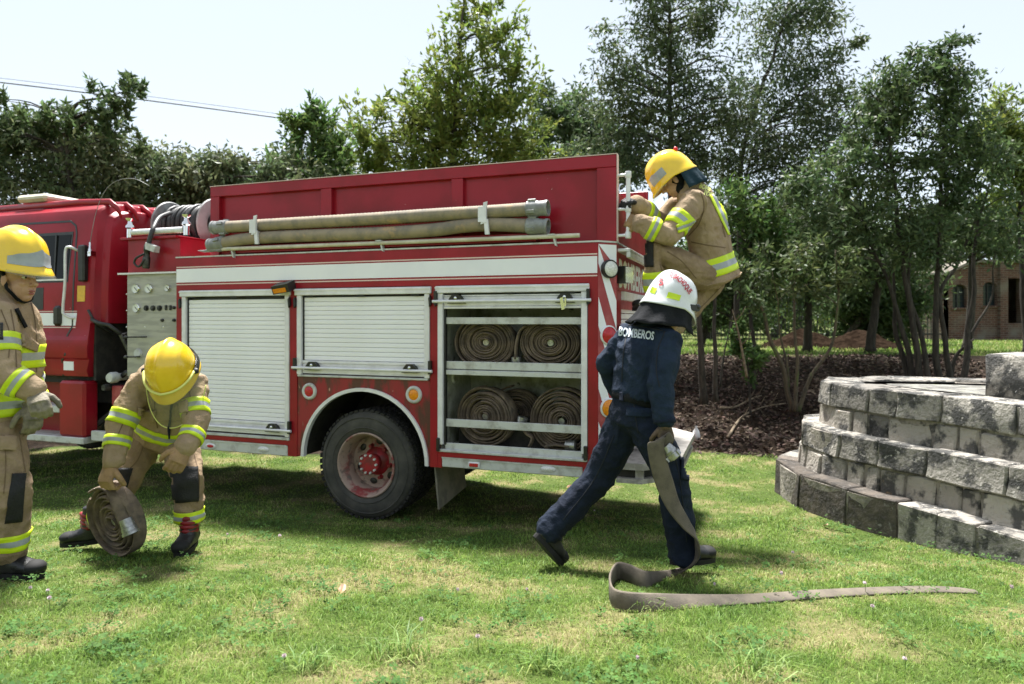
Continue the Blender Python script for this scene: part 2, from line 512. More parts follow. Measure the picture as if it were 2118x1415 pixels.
def stone_block(mb_pts, jit=.018, rnd=random):
    """rough block from 8 corner points (bottom ring then top ring): bevelled and worn"""
    bm = bmesh.new()
    vs = [bm.verts.new(p) for p in mb_pts]
    for f in [(0,3,2,1),(4,5,6,7),(0,1,5,4),(1,2,6,5),(2,3,7,6),(3,0,4,7)]:
        bm.faces.new([vs[i] for i in f])
    bmesh.ops.bevel(bm, geom=bm.edges[:], offset=rnd.uniform(.007, .014), segments=1, affect='EDGES', profile=.5)
    bmesh.ops.subdivide_edges(bm, edges=[e for e in bm.edges if e.calc_length() > .12], cuts=1, use_grid_fill=True)
    for v in bm.verts:
        q = v.co * 9.0
        v.co += Vector((noise.noise(q), noise.noise(q + Vector((9, 3, 1))), noise.noise(q + Vector((1, 7, 4))))) * jit * 1.6
        v.co += Vector((rnd.uniform(-1, 1), rnd.uniform(-1, 1), rnd.uniform(-1, 1))) * jit * .25
    bmesh.ops.recalc_face_normals(bm, faces=bm.faces[:])
    me = bpy.data.meshes.new('stone')
    bm.to_mesh(me); bm.free()
    return me

def build_platform():
    rnd = random.Random(5)
    root = empty('stone_platform', (3.4, 6.0, 0))
    tag(root, 'curved stepped platform of grey lichened stone blocks at the edge of the lawn', 'stone platform')
    inv = Vector((3.4, 6.0, 0))
    # front lines of the tiers in plan, from behind the rounded end to beyond the picture
    base = [(5.6, 7.15), (4.6, 7.55), (3.6, 7.72), (2.98, 7.45), (2.68, 6.95), (2.62, 6.45), (2.70, 6.05), (2.86, 5.58), (3.02, 5.28), (3.22, 4.72), (3.40, 4.25), (3.62, 3.6), (3.8, 3.0)]
    def inset(c, d):
        out = []
        for i, p in enumerate(c):
            a = Vector(c[max(i-1, 0)]); b = Vector(c[min(i+1, len(c)-1)])
            t = (b - a).normalized()
            nrm = Vector((-t.y, t.x))       # to the left of travel
            if nrm.dot(Vector((4.3, 6.2)) - Vector(p)) < 0: nrm = -nrm
            out.append(Vector(p) + nrm * d)
        return out
    tiers = [(0.0, -.25, .29, 1, ['stone_brown', 'stone_brown', 'stone'], .40),
             (.22, .20, .70, 2, ['stone', 'stone', 'stone'], .36),
             (.40, .62, 1.11, 2, ['stone', 'stone', 'stone'], .40)]
    for ti, (ins, z0, z1, courses, mats, L0) in enumerate(tiers):
        line = curve_pts([(p.x, p.y, 0) for p in inset(base, ins)], 8)
        at, tot = arc_sampler(line)
        depth = .42
        # mortar core just behind the stone faces
        n = 60
        ring0, ring1 = [], []
        core = MB()
        pts = [at(tot * k / n) for k in range(n + 1)]
        A, B = [], []
        for p, tg in pts:
            nr = Vector((-tg.y, tg.x, 0))
            if nr.dot(Vector((4.3, 6.2, 0)) - p) < 0: nr = -nr
            A.append(p + nr * .034); B.append(p + nr * (depth + .2))
        vs = []
        for a, b in zip(A, B):
            vs += [(a.x, a.y, z0 - .05), (a.x, a.y, z1 - .022), (b.x, b.y, z1 - .022), (b.x, b.y, z0 - .05)]
        fs = []
        for k in range(n):
            for j in range(4):
                fs.append((k*4 + j, k*4 + (j+1) % 4, (k+1)*4 + (j+1) % 4, (k+1)*4 + j))
        fs += [(3, 2, 1, 0), (n*4, n*4+1, n*4+2, n*4+3)]
        core.add([Vector(v) - inv for v in vs], fs)
        core.build('mortar_core', MAT['mortar'], root, smooth=False)
        for c in range(courses):
            h0 = z0 + (z1 - z0) * (c / courses) * (1.1 if courses == 2 and c == 1 else 1)
            h1 = z0 + (z1 - z0) * ((c + 1) / courses) * (1.1 if courses == 2 and c == 0 else 1)
            h1 = min(h1, z1)
            s = rnd.uniform(0, .2)
            top = c == courses - 1
            while s < tot - .3:
                ln = L0 * rnd.uniform(.45, 1.5) * (1.15 if top else .72)
                gap = rnd.uniform(.004, .022) * (1 if top else 1.8)
                e = s + ln
                (p0, t0), (p1, t1) = at(s), at(e)
                n0 = Vector((-t0.y, t0.x, 0)); n1 = Vector((-t1.y, t1.x, 0))
                ctr = Vector((4.3, 6.2, 0))
                if n0.dot(ctr - p0) < 0: n0 = -n0
                if n1.dot(ctr - p1) < 0: n1 = -n1
                o0 = rnd.uniform(-.010, .008) + (0 if top else -.006)
                dd = depth * rnd.uniform(.8, 1) if top else .25
                zb, zt = h0 + rnd.uniform(.002, .012), h1 - (rnd.uniform(-.006, .006) if top else rnd.uniform(-.004, .014))
                if ti == 0: zb = min(gz(p0.x, p0.y), gz(p1.x, p1.y)) - .12
                q = [p0 + n0*o0, p1 + n1*o0, p1 + n1*dd, p0 + n0*dd]
                lean = .025
                pts8 = [Vector((a.x, a.y, zb)) - inv for a in q] + [Vector((a.x, a.y, zt)) + (n0 * lean if k < 2 else Vector()) - inv for k, a in enumerate(q)]
                mname = rnd.choice(mats if top or ti == 0 else ['stone', 'stone_tan', 'stone_tan', 'stone_tan'])
                me = stone_block(pts8, .012, rnd)
                link('stone', me, MAT[mname], root, smooth=True).data.set_sharp_from_angle(angle=R(24))
                s = e + gap
    # paved top of the uppermost tier
    line = curve_pts([(p.x, p.y, 0) for p in inset(base, .80)], 6)
    poly = [(p.x - inv.x, p.y - inv.y) for p in line] + [(8.2 - inv.x, 3.4 - inv.y), (8.4 - inv.x, 5.6 - inv.y)]
    mb = MB(); mb.prism(poly, .3, 1.088); mb.build('paved_top', MAT['stone_top'], root)
    # taller block standing on the top at the picture's edge
    bl = [Vector((p[0], p[1], 0)) for p in [(3.80, 5.50), (4.16, 4.74), (5.0, 5.1), (4.6, 6.0)]]
    for (zb, zt, sh) in [(1.05, 1.44, 0)]:
        pts8 = [Vector((a.x, a.y, zb)) - inv for a in bl] + [Vector((a.x + .05, a.y + .04, zt)) - inv for a in bl]
        me = stone_block(pts8, .03, rnd); link('stone', me, MAT['stone'], root, smooth=True)
    b2 = [Vector((p[0], p[1], 0)) for p in [(4.27, 4.72), (4.6, 4.15), (5.2, 4.5), (4.92, 5.07)]]
    pts8 = [Vector((a.x, a.y, 1.05)) - inv for a in b2] + [Vector((a.x + .05, a.y + .04, 1.42)) - inv for a in b2]
    link('stone', stone_block(pts8, .03, rnd), MAT['stone'], root, smooth=True)
build_platform()
# ------------------------------------------------------------------ fire truck
TRUCK = empty('fire_truck', (TX, TY, 0), -BETA)
tag(TRUCK, 'red fire truck with silver roller shutters and suction hoses, parked on the lawn', 'fire truck')

def text_mesh(s, size, bold=0.0, ext=0.0, spacing=1.0, shear=0.0):
    cu = bpy.data.curves.new('lettering', 'FONT')
    cu.body = s; cu.size = size; cu.offset = bold; cu.extrude = ext
    cu.align_x = 'CENTER'; cu.align_y = 'CENTER'; cu.space_character = spacing; cu.resolution_u = 3; cu.shear = shear
    o = bpy.data.objects.new('lettering', cu)
    COL.objects.link(o)
    dg = bpy.context.evaluated_depsgraph_get(); dg.update()
    me = bpy.data.meshes.new_from_object(o.evaluated_get(dg))
    bpy.data.objects.remove(o)
    return me

def text_on_frame(name, s, size, o, ax, ay, mat, parent, bold=0.0, sx=1.0, spacing=1.0):
    me = text_mesh(s, size, bold, .0, spacing)
    o, ax, ay = Vector(o), Vector(ax).normalized(), Vector(ay).normalized()
    for v in me.vertices:
        v.co = o + ax * (v.co.x * sx) + ay * v.co.y
    return link(name, me, mat, parent)

def ribbon(path, wid, th, n_sub=6, smooth=True):
    """flat hose: centre path, width vectors; closed cross-section of thickness th"""
    c = curve_pts(path, n_sub); w = curve_pts(wid, n_sub)
    mb = MB(); rings = []
    for i, p in enumerate(c):
        t = (c[min(i+1, len(c)-1)] - c[max(i-1, 0)]).normalized()
        ww = w[i]; nrm = t.cross(ww).normalized() * th
        rings.append([p - ww, p - ww*.8 + nrm, p + ww*.8 + nrm, p + ww, p + ww*.8 - nrm, p - ww*.8 - nrm])
    mb.ring_loft(rings, True)
    return mb

MAT['greydisc'] = M('grey painted disc', (.42, .43, .43), (.34, .34, .33), 6, rough=.5)
def build_truck():
    Mt = MAT
    plan = [(-2.07, 0), (2.0, 0), (2.12, .12), (2.12, 1.78), (2.0, 1.9), (-2.07, 1.9)]
    # --- body shell
    mb = MB()
    mb.prism(plan, 1.995, 2.30)
    mb.box((-2.07, 0, .62), (-2.003, 1.9, 1.995))
    mb.box((-.775, 0, .505), (-.70, .70, 1.995))
    mb.box((.605, 0, .51), (.67, .70, 1.995))
    mb.prism([(1.925, 0), (2.0, 0), (2.118, .118), (2.118, .32), (1.925, .32)], .525, 1.995)
    mb.box((-2.003, .004, .60), (-.775, .65, .642))
    mb.box((.67, .004, .60), (1.925, .65, .640))
    mb.box((.67, .003, .51), (.706, .65, .60)); mb.box((1.884, .003, .522), (1.925, .3, .60))
    mb.box((-.80, .003, .505), (-.775, .65, .60))
    mb.box((-2.003, .72, .62), (2.07, 1.896, 1.995))
    mb.build('body', Mt['red'], TRUCK)
    # --- wheel arch panel
    mb = MB(); ca, ra = (-.03, .515), .60
    na = 28
    arc = [(ca[0] + ra*math.cos(R(180 - 180*k/na)), ca[1] + ra*math.sin(R(180*k/na))) for k in range(na + 1)]
    def outer(k):
        a = 180*k/na
        x = ca[0] + ra*1.0*math.cos(R(180-a))
        if a < 25: return (-.70, ca[1] + (1.215-ca[1]) * a/25)
        if a > 155: return (.605, ca[1] + (1.215-ca[1]) * (180-a)/25)
        t = (a-25)/130
        return (-.70 + 1.305*t, 1.215)
    vs = []
    for k in range(na + 1):
        ox, oz = outer(k); ix, iz = arc[k]
        vs += [(ix, .006, iz), (ox, .006, oz), (ox, .035, oz), (ix, .035, iz)]
    fs = []
    for k in range(na):
        for j in range(4):
            fs.append((k*4+j, k*4+(j+1) % 4, (k+1)*4+(j+1) % 4, (k+1)*4+j))
    mb.add(vs, fs)
    mb.build('wheel_arch_panel', Mt['red_dirty'], TRUCK)
    mb = MB(); vs = []
    for k in range(na + 1):
        a = R(180 - 180*k/na)
        for rr, y in ((.592, -.014), (.622, -.014), (.622, .03), (.592, .03)):
            vs.append((ca[0] + rr*math.cos(a), y, ca[1] + rr*math.sin(a)))
    mb.add(vs, fs); mb.build('arch_trim', Mt['alu'], TRUCK)
    mb = MB()
    rings = [[(ca[0] + .615*math.cos(R(180*k/na)), y, ca[1] - .0 + .615*math.sin(R(180*k/na))) for k in range(na + 1)] for y in (.036, .70)]
    mb.ring_loft(rings, False, wrap=False)
    mb.sprism([(ca[0]+.615*math.cos(R(180*k/na)), ca[1]+.615*math.sin(R(180*k/na))) for k in range(na+1)], .695, .71)
    mb.build('wheel_well', Mt['dark'], TRUCK)
    # --- stripes
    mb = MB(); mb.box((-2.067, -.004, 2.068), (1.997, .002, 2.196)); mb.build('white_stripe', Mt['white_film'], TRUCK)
    mb = MB(); mb.box((-2.067, -.003, 2.207), (1.997, .002, 2.217)); mb.box((-2.067, -.003, 2.044), (1.997, .002, 2.054)); mb.build('stripe_line', Mt['line'], TRUCK)
    # --- deck edge
    mb = MB(); mb.prism([(-2.075, -.006), (2.005, -.006), (2.127, .117), (2.127, 1.783), (2.0, 1.906), (-2.075, 1.906)], 2.301, 2.313)
    mb.build('deck_plate', Mt['alu_dirty'], TRUCK)
    # --- skirts
    mb = MB(); mb.box((-2.0, .0, .502), (-.803, .05, .594), bev=.006); mb.box((-2.0, -.006, .585), (-.803, .0, .598)); mb.build('skirt', Mt['alu_dirty'], TRUCK)
    mb = MB(); mb.box((.71, .0, .518), (1.882, .05, .594), bev=.006); mb.box((.71, -.006, .588), (1.882, .0, .599)); mb.build('skirt', Mt['alu_dirty'], TRUCK)
    def skirt_light(u, w, kind):
        mb = MB()
        if kind == 'round':
            mb.ell((u, -.002, w), (.062, 0, 0), (0, .008, 0), (0, 0, .026), 20, 8)
        else:
            mb.box((u-.05, -.014, w-.024), (u+.05, .0, w+.024), bev=.006)
        b = mb.build('marker_light', Mt['alu'], TRUCK, smooth=kind == 'round')
        return b
    for (px, py, kind, lens) in [(436, 922, 'round', 'redlens'), (545, 929, 'round', 'clearlens'), (981, 961, 'box', 'redlens'), (1134, 970, 'round', 'clearlens')]:
        u, w = T(px, py)
        b = skirt_light(u, w, kind)
        mb = MB()
        if kind == 'round': mb.ell((u, -.008, w), (.040, 0, 0), (0, .007, 0), (0, 0, .015), 16, 8)
        else: mb.box((u-.038, -.02, w-.014), (u+.038, -.012, w+.014), bev=.004)
        mb.build('lens', Mt[lens], b, smooth=kind == 'round')
    # --- round lamps by the arch
    for (px, py, lens) in [(640, 809, 'redlens'), (856, 816, 'amber')]:
        u, w = T(px, py)
        mb = MB(); mb.lathe([(.045, -.006), (.050, -.016), (.070, -.012), (.074, .0), (.074, .006)], (u, .0, w), (0, 1, 0), 28)
        b = mb.build('side_lamp', Mt['alu_dirty'], TRUCK, smooth=True, fix=True)
        mb = MB(); mb.lathe([(.0, -.016), (.03, -.015), (.048, -.006)], (u, 0, w), (0, 1, 0), 28); mb.build('lens', Mt[lens], b, smooth=True)
    # --- roller shutters
    slat_me = {}
    def slat(w, par, u0, u1, h):
        key = (round(u1-u0, 4), round(h, 4))
        if key not in slat_me:
            mb = MB(); L = u1-u0
            prof = [(.006, -h*.5+.0006), (.0, -h*.5+.0022), (-.0015, -h*.3), (-.0015, h*.3), (.0, h*.5-.0022), (.006, h*.5-.0006)]
            vs = [(0, y, z) for y, z in prof] + [(L, y, z) for y, z in prof]
            mb.add(vs, [(i, i+1, i+7, i+6) for i in range(5)] + [(5, 0, 6, 11)])
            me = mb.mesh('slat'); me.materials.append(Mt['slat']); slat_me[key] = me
        o = bpy.data.objects.new('slat', slat_me[key]); COL.objects.link(o)
        o.parent = par; o.location = (u0, .022, w); return o
    def latch(u, w, par, key=None):
        mb = MB()
        mb.add([(u-.075, -.03, w-.022), (u+.075, -.03, w-.022), (u+.055, -.035, w+.02), (u+.03, -.035, w+.05), (u-.03, -.035, w+.05), (u-.055, -.035, w+.02),
                (u-.075, .02, w-.022), (u+.075, .02, w-.022), (u+.055, .02, w+.02), (u+.03, .02, w+.05), (u-.03, .02, w+.05), (u-.055, .02, w+.02)],
               [(0,1,2,3,4,5), (11,10,9,8,7,6)] + [(i, (i+1) % 6 + 0, (i+1) % 6 + 6, i+6) for i in range(6)])
        b = mb.build('latch', Mt['black'], par)
        mb = MB(); mb.lathe([(0, -.042), (.012, -.041), (.013, -.03)], (u, 0, w+.022), (0, 1, 0), 14); mb.build('lock', Mt['chrome'], b, smooth=True)
        if key:
            mb = MB(); mb.obox((u-.012, -.05, w-.03), (.012, 0, .004), (0, .002, 0), (-.008, 0, .045)); mb.obox((u+.012, -.05, w-.02), (.007, 0, 0), (0, .002, 0), (.002, 0, .03))
            mb.build('keys', Mt['chrome'], b)
    def shutter(u0, u1, w0, w1, open_=False, hinge_low=True):
        # frame
        mb = MB()
        mb.box((u0-.018, -.022, w1-.058), (u1+.018, .004, w1), bev=.005)
        mb.box((u0-.018, -.028, w1-.02), (u1+.018, -.022, w1-.008))
        mb.box((u0, -.012, w0), (u0+.046, .06, w1-.058), bev=.004); mb.box((u1-.046, -.012, w0), (u1, .06, w1-.058), bev=.004)
        mb.build('shutter_frame', Mt['alu'], TRUCK)
        sh = empty('roller_shutter'); sh.parent = TRUCK
        a, b = u0+.047, u1-.047
        rod_w = (w0 + .06) if not open_ else w1 - .125
        lo = (w0 + .125) if not open_ else w1 - .078
        mb = MB()
        if not open_:
            mb.box((a, .012, w0+.008), (b, .03, w0+.122), bev=.004); mb.box((a, .004, w0+.100), (b, .012, w0+.124), bev=.003)
        else:
            mb.box((a, .010, w1-.165), (b, .03, w1-.085), bev=.004); mb.box((a, .002, w1-.185), (b, .034, w1-.166), bev=.003); mb.box((a, .004, w1-.084), (b, .03, w1-.074))
        mb.build('bottom_bar', Mt['alu'], sh)
        h = .0395
        n = int((w1 - .062 - lo) / h)
        for k in range(max(n, 0)):
            slat(lo + h*(k + .5), sh, a, b, h)
        mb = MB(); mb.box((u0+.046, .016, w0+.002), (a+.014, .05, w1-.06)); mb.box((a, .05, w1-.1 if open_ else w0), (b, .058, w1-.06)); mb.build('seal', Mt['black'], sh)
        mb = MB(); mb.tube([(u0-.035, -.03, rod_w), (u1+.035, -.03, rod_w)], .0125, 12); mb.build('lift_bar', Mt['alu'], sh, smooth=True, auto=40)
        latch(u0 + .17, rod_w + .004, sh); latch(u1 - .17, rod_w + .004, sh, key=open_)
        for uu in (u0 - .012, u1 + .012):
            mb = MB(); mb.obox((uu, -.018, rod_w + .03), (.012, 0, 0), (0, .016, 0), (0, 0, .055)); mb.build('end_bracket', Mt['black'], sh)
            mb = MB(); mb.obox((uu, -.018, w1-.12), (.008, 0, .012), (0, .012, 0), (-.004, 0, .035)); mb.build('catch', Mt['black'], sh)
        for t in (.1, .5, .9):
            uu = u0 + (u1-u0)*t
            mb = MB(); mb.box((uu-.035, -.014, w1-.072), (uu+.035, .002, w1-.058), bev=.004); mb.build('hook', Mt['black'], sh)
        return sh
    shutter(-1.998, -.78, .672, 1.99)
    shutter(-.697, .60, 1.235, 1.988)
    shutter(.675, 1.920, .70, 1.99, open_=True)
    mb = MB(); mb.box((-1.998, -.008, .643), (-.78, .03, .668), bev=.004); mb.box((-.69, -.012, 1.216), (.585, .03, 1.234), bev=.004); mb.box((.675, -.01, .641), (1.92, .03, .662), bev=.004)
    mb.build('sill', Mt['alu_dirty'], TRUCK)
    for (px, py) in [(908, 917), (1212, 935)]:
        u, w = T(px, py); mb = MB(); mb.box((u-.014, -.03, w-.06), (u+.014, .0, w+.05), bev=.006); mb.build('bumper_stop', Mt['black'], TRUCK)
    # --- hose compartment
    mb = MB()
    mb.box((.676, .67, .645), (1.919, .69, 1.93)); mb.box((.671, .06, .645), (.68, .67, 1.93)); mb.box((1.915, .06, .645), (1.924, .67, 1.93))
    mb.box((.681, .06, .642), (1.914, .67, .668)); mb.box((.681, .06, 1.925), (1.914, .67, 1.94))
    mb.build('compartment', Mt['inner'], TRUCK)
    def bar(px0, py0, py1, v0, v1, name='retaining_bar', mat='alu_dirty'):
        _, wa = T(px0, py0); _, wb = T(px0, py1)
        mb = MB(); mb.box((.725, v0, wb), (1.874, v1, wa), bev=.003); return mb.build(name, Mt[mat], TRUCK)
    bar(925, 656, 670, .03, .05)
    bar(925, 747, 763, .035, .055); bar(925, 765, 775, .025, .06, 'shelf_edge')
    _, wsh = T(925, 766)
    mb = MB(); mb.box((.682, .061, wsh-.012), (1.913, .668, wsh)); mb.build('shelf', Mt['alu_dirty'], TRUCK)
    bar(925, 867, 883, .03, .05)
    bar(925, 917, 933, .03, .05)
    mb = MB(); mb.lathe([(.03, .012), (.05, .008), (.052, .0)], (.682, .3, 1.22), (1, 0, 0), 18); mb.build('interior_lamp', Mt['alu'], TRUCK, smooth=True)
    # --- rear face: chamfered pillars with chevrons, shutter, lettering
    mb = MB(); c0, c1 = Vector((2.0, 0, 0)), Vector((2.12, .12, 0)); tdir = (c1-c0).normalized(); nn = Vector((tdir.y, -tdir.x, 0))
    Lc = (c1-c0).length
    def chev(s0, z0, s1, z1):
        return c0 + tdir*s0 + nn*.004 + Vector((0, 0, z0)), c0 + tdir*s1 + nn*.004 + Vector((0, 0, z1))
    for k in range(-1, 5):
        zt = 2.34 - k*.47
        q = []
        for s, z in ((.004, zt + .02), (Lc-.004, zt - .48), (Lc-.004, zt - .70), (.004, zt - .20)):
            z = min(max(z, .54), 2.285)
            q.append(c0 + tdir*s + nn*.004 + Vector((0, 0, z)))
        if abs(q[0].z - q[3].z) + abs(q[1].z - q[2].z) > .05:
            mb.add(q, [(0, 1, 2, 3)])
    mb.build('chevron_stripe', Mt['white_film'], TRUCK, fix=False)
    mb = MB(); q = [c0 + tdir*s + nn*.002 + Vector((0, 0, z)) for s, z in ((.002, .53), (Lc-.002, .53), (Lc-.002, 2.293), (.002, 2.293))]
    mb.add(q, [(0, 1, 2, 3)]); mb.build('chevron_panel', Mt['chevron_red'], TRUCK, fix=False)
    # rear frame, shutter and sign
    mb = MB(); mb.box((2.05, .30, 1.80), (2.117, 1.6, 1.995)); mb.box((2.05, 1.6, .60), (2.118, 1.78, 1.995)); mb.box((2.05, .30, .60), (2.117, 1.6, .70)); mb.build('rear_frame', Mt['chevron_red'], TRUCK)
    mb = MB(); mb.box((2.118, .14, 1.95), (2.124, 1.76, 2.18)); mb.build('sign_panel', Mt['chevron_red'], TRUCK)
    mb = MB(); mb.box((2.118, .14, 2.235), (2.22, 1.76, 2.262), bev=.006); mb.box((2.19, .14, 2.19), (2.222, 1.76, 2.235), bev=.004); mb.build('rear_tread_step', Mt['alu_dirty'], TRUCK)
    text_on_frame('lettering', 'BOMBEROS', .30, (2.127, .90, 2.065), (0, 1, 0), (0, 0, 1), Mt['white'], TRUCK, bold=.010, sx=.95)
    rs = empty('roller_shutter'); rs.parent = TRUCK
    mb = MB(); mb.box((2.09, .32, 1.87), (2.15, 1.6, 1.94), bev=.006); mb.build('shutter_frame', Mt['alu'], rs)
    for k in range(24):
        w = 1.84 - k*.048
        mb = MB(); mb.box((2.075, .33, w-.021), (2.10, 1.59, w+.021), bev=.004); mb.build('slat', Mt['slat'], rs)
    # tail lamps and work light on the pillar
    for z, rr in ((2.10, .07), (1.60, .075), (1.36, .05), (1.05, .075)):
        c = c0 + tdir*(Lc*.55) + Vector((0, 0, z))
        mb = MB(); mb.lathe([(rr, 0), (rr, .035 if z > 2 else .012), (rr*.86, .045 if z > 2 else .018)], c, nn, 24); b = mb.build('tail_lamp', Mt['black' if z > 2 else 'alu'], TRUCK, smooth=True, auto=40)
        mb = MB(); mb.lathe([(0, .062 if z > 2 else .03), (rr*.6, .056 if z > 2 else .026), (rr*.85, .04 if z > 2 else .014)], c, nn, 24)
        mb.build('lens', Mt['clearlens' if z > 2 else ('amber' if z < 1.2 else 'redlens')], b, smooth=True)
    mb = MB(); mb.obox((2.16, .16, 2.06), (.03, -.01, 0), (.01, .03, 0), (0, 0, .065)); b = mb.build('work_light', Mt['black'], TRUCK)
    mb = MB(); mb.obox((2.20, .19, 2.06), (.008, -.003, 0), (.02, .05, 0), (0, 0, .06)); mb.build('lens', Mt['clearlens'], b)
    mb = MB(); mb.box((2.125, .15, 1.52), (2.18, .22, 1.68), bev=.012); mb.tube([(2.16, .19, 1.68), (2.2, .22, 1.6), (2.17, .2, 1.5)], .012, 8); mb.build('door_lever', Mt['chrome'], TRUCK)
    mb = MB(); mb.box((2.119, .14, 2.0), (2.4, .145, 2.001)); 
    # --- upper box
    mb = MB()
    u0, u1, v0, v1, wb, wt = -1.78, 2.12, .12, 1.78, 2.315, 2.98
    mb.box((u0, v0+.045, wb), (u1-.03, v0+.06, wt-.02)); mb.box((u0, v1-.06, wb), (u1-.03, v1-.045, wt-.02)); mb.box((u0, v0+.06, wb), (u0+.02, v1-.06, wt-.02))
    stiles = [(u0, u0+.105), T(663, 400, .12)[:1] + T(685, 400, .12)[:1], T(933, 400, .12)[:1] + T(957, 400, .12)[:1], (u1-.155, u1)]
    for vv0, vv1 in ((v0, v0+.05), (v1-.05, v1)):
        mb.box((u0, vv0, wt-.095), (u1, vv1, wt), bev=.004)
        for a, b in stiles:
            mb.box((a, vv0, wb), (b, vv1, wt-.096), bev=.004)
    mb.build('upper_box', Mt['red'], TRUCK)
    mb = MB(); mb.box((u0-.003, v0-.004, wt+.001), (u1+.004, v0+.055, wt+.007)); mb.box((u1+.001, v0-.004, wb), (u1+.006, v0+.055, wt+.001)); mb.build('edge_trim', Mt['line'], TRUCK)
    # rear wall of the box, lower than the sides
    mb = MB(); mb.box((u1-.02, v0+.056, wb), (u1, v1-.056, 2.70)); mb.build('tail_board', Mt['red'], TRUCK)
    # hose rails
    for (pa, pb, vv) in [((470, 482), (1115, 447), .03), ((460, 518), (1110, 483), .03)]:
        a, b = T(*pa, .03), T(*pb, .03)
        mb = MB(); z = (a[1]+b[1])/2; mb.box((a[0], vv, z-.03), (b[0], v0+.045, z+.0), bev=.003); mb.box((a[0], vv-.012, z-.045), (b[0], vv, z+.02), bev=.003); mb.build('hose_rail', Mt['red'], TRUCK)
    # suction hoses
    def suction(pts, r):
        path = []
        for (px, py) in pts:
            u, w = T(px, py, .0); path.append((u, .0, w))
        c = curve_pts(path, 40)
        rad = [r * (1 + (.045 if i % 2 else -.03)) for i in range(len(c))]
        mb = MB(); mb.tube(c, rad, 16); b = mb.build('suction_hose', Mt['suction'], TRUCK, smooth=True)
        for e, d in ((c[0], (c[0]-c[3]).normalized()), (c[-1], (c[-1]-c[-4]).normalized())):
            mb = MB(); mb.lathe([(r*1.02, -.10), (r*1.22, -.09), (r*1.22, -.01), (r*1.12, 0), (r*1.12, .05), (r*1.2, .052), (r*1.2, .075), (r*.95, .075), (r*.92, .0)], e, d, 22)
            mb.build('coupling', Mt['greyplastic'], b, smooth=True, auto=35)
            for k in range(4):
                a = k*math.pi/2 + .4
                s = d.cross(Vector((0, 1, 0))).normalized(); t = d.cross(s)
                p = e + d*(-.05) + (s*math.cos(a) + t*math.sin(a))*r*1.25
                mb = MB(); mb.obox(p, d*.03, (s*math.cos(a)+t*math.sin(a))*.012, (-s*math.sin(a)+t*math.cos(a))*.012); mb.build('lug', Mt['greyplastic'], b)
    suction([(455, 470), (600, 462), (760, 453), (900, 444), (1010, 438), (1115, 431)], .053)
    suction([(448, 505), (520, 493), (640, 487), (800, 482), (900, 475), (960, 467), (1020, 464), (1115, 468)], .054)
    for (px, py) in [(537, 465), (1008, 440)]:
        u, w = T(px, py, 0)
        mb = MB(); mb.obox((u, -.07, w-.01), (.016, 0, .004), (0, .006, 0), (.012, 0, .085)); mb.obox((u-.015, -.066, w-.02), (.034, 0, 0), (0, .012, 0), (0, 0, .06)); mb.obox((u+.02, -.064, w-.12), (.017, 0, 0), (0, .01, 0), (-.006, 0, .06))
        mb.obox((u, -.02, w-.075), (.018, 0, 0), (0, .06, 0), (0, 0, .012)); mb.build('hose_clamp', Mt['alu'], TRUCK)
        for d in (-.12, .13):
            mb = MB(); mb.box((u+d-.03, .014, w-.105), (u+d+.03, .019, w-.075)); mb.build('rail_pad', Mt['alu_dirty'], TRUCK)
    # pole with hook
    pa, pb = T(448, 516, .0), T(1200, 487, .0)
    mb = MB(); mb.tube([(pa[0], -.02, pa[1]), (pb[0], -.02, pb[1])], .017, 12); b = mb.build('pike_pole', Mt['pole'], TRUCK, smooth=True, auto=40)
    mb = MB(); mb.tube([(pa[0]+.03, -.02, pa[1]), (pa[0]-.04, -.02, pa[1]), (pa[0]-.12, -.02, pa[1]-.012), (pa[0]-.2, -.02, pa[1]-.004)], [.02, .022, .012, .003], 10); mb.build('pike_head', Mt['greyplastic'], b, smooth=True)
    for (px, py) in [(480, 520), (787, 506), (1143, 494)]:
        u, w = T(px, py, 0)
        mb = MB(); mb.obox((u, -.018, w+.03), (.026, 0, 0), (0, .022, 0), (0, 0, .006)); mb.obox((u+.02, -.005, w-.01), (.008, 0, -.004), (0, .02, 0), (-.012, 0, .045)); mb.build('pole_bracket', Mt['alu_dirty'], TRUCK)
    # grab bar at the rear edge
    gu, gv = 2.12 + .085, .14
    zt, zm, zb = 2.82, 2.56, 2.36
    mb = MB(); mb.tube([(gu, gv, zb-.02), (gu, gv, zt+.015)], .017, 14)
    for z in (zt, zm, zb): mb.tube([(2.122, gv, z), (gu, gv, z)], .012, 10); mb.lathe([(.021, -.025), (.024, -.02), (.024, .02), (.021, .025)], (gu, gv, z), (0, 0, 1), 14)
    mb.build('grab_bar', Mt['alu'], TRUCK, smooth=True, auto=40)
    # perimeter flood light
    u, w = T(595, 598)
    mb = MB(); mb.obox((u, -.055, w+.015), (.085, 0, .012), (0, .05, .02), (-.006, -.01, .035)); b = mb.build('flood_light', Mt['black'], TRUCK)
    mb = MB(); mb.obox((u-.005, -.105, w-.018), (.066, 0, .008), (0, .002, .0), (0, -.012, .02)); mb.build('lens', Mt['amber'], b)
    # --- tail step
    tp = [(2.13, .03), (2.33, .03), (2.58, .30), (2.58, 1.58), (2.33, 1.87), (2.13, 1.87)]
    mb = MB(); mb.prism(tp, .598, .648); b = mb.build('tail_step', Mt['tread_plate'], TRUCK)
    tp2 = [(2.13, .04), (2.32, .04), (2.565, .31), (2.565, 1.57), (2.32, 1.86), (2.13, 1.86)]
    mb = MB(); mb.prism(tp2, .495, .53); mb.build('lower_plate', Mt['tread_plate'], b)
    mb = MB(); mb.prism([(2.13, .09), (2.29, .09), (2.51, .33), (2.51, 1.55), (2.29, 1.81), (2.13, 1.81)], .53, .598); mb.build('riser', Mt['dark'], b)
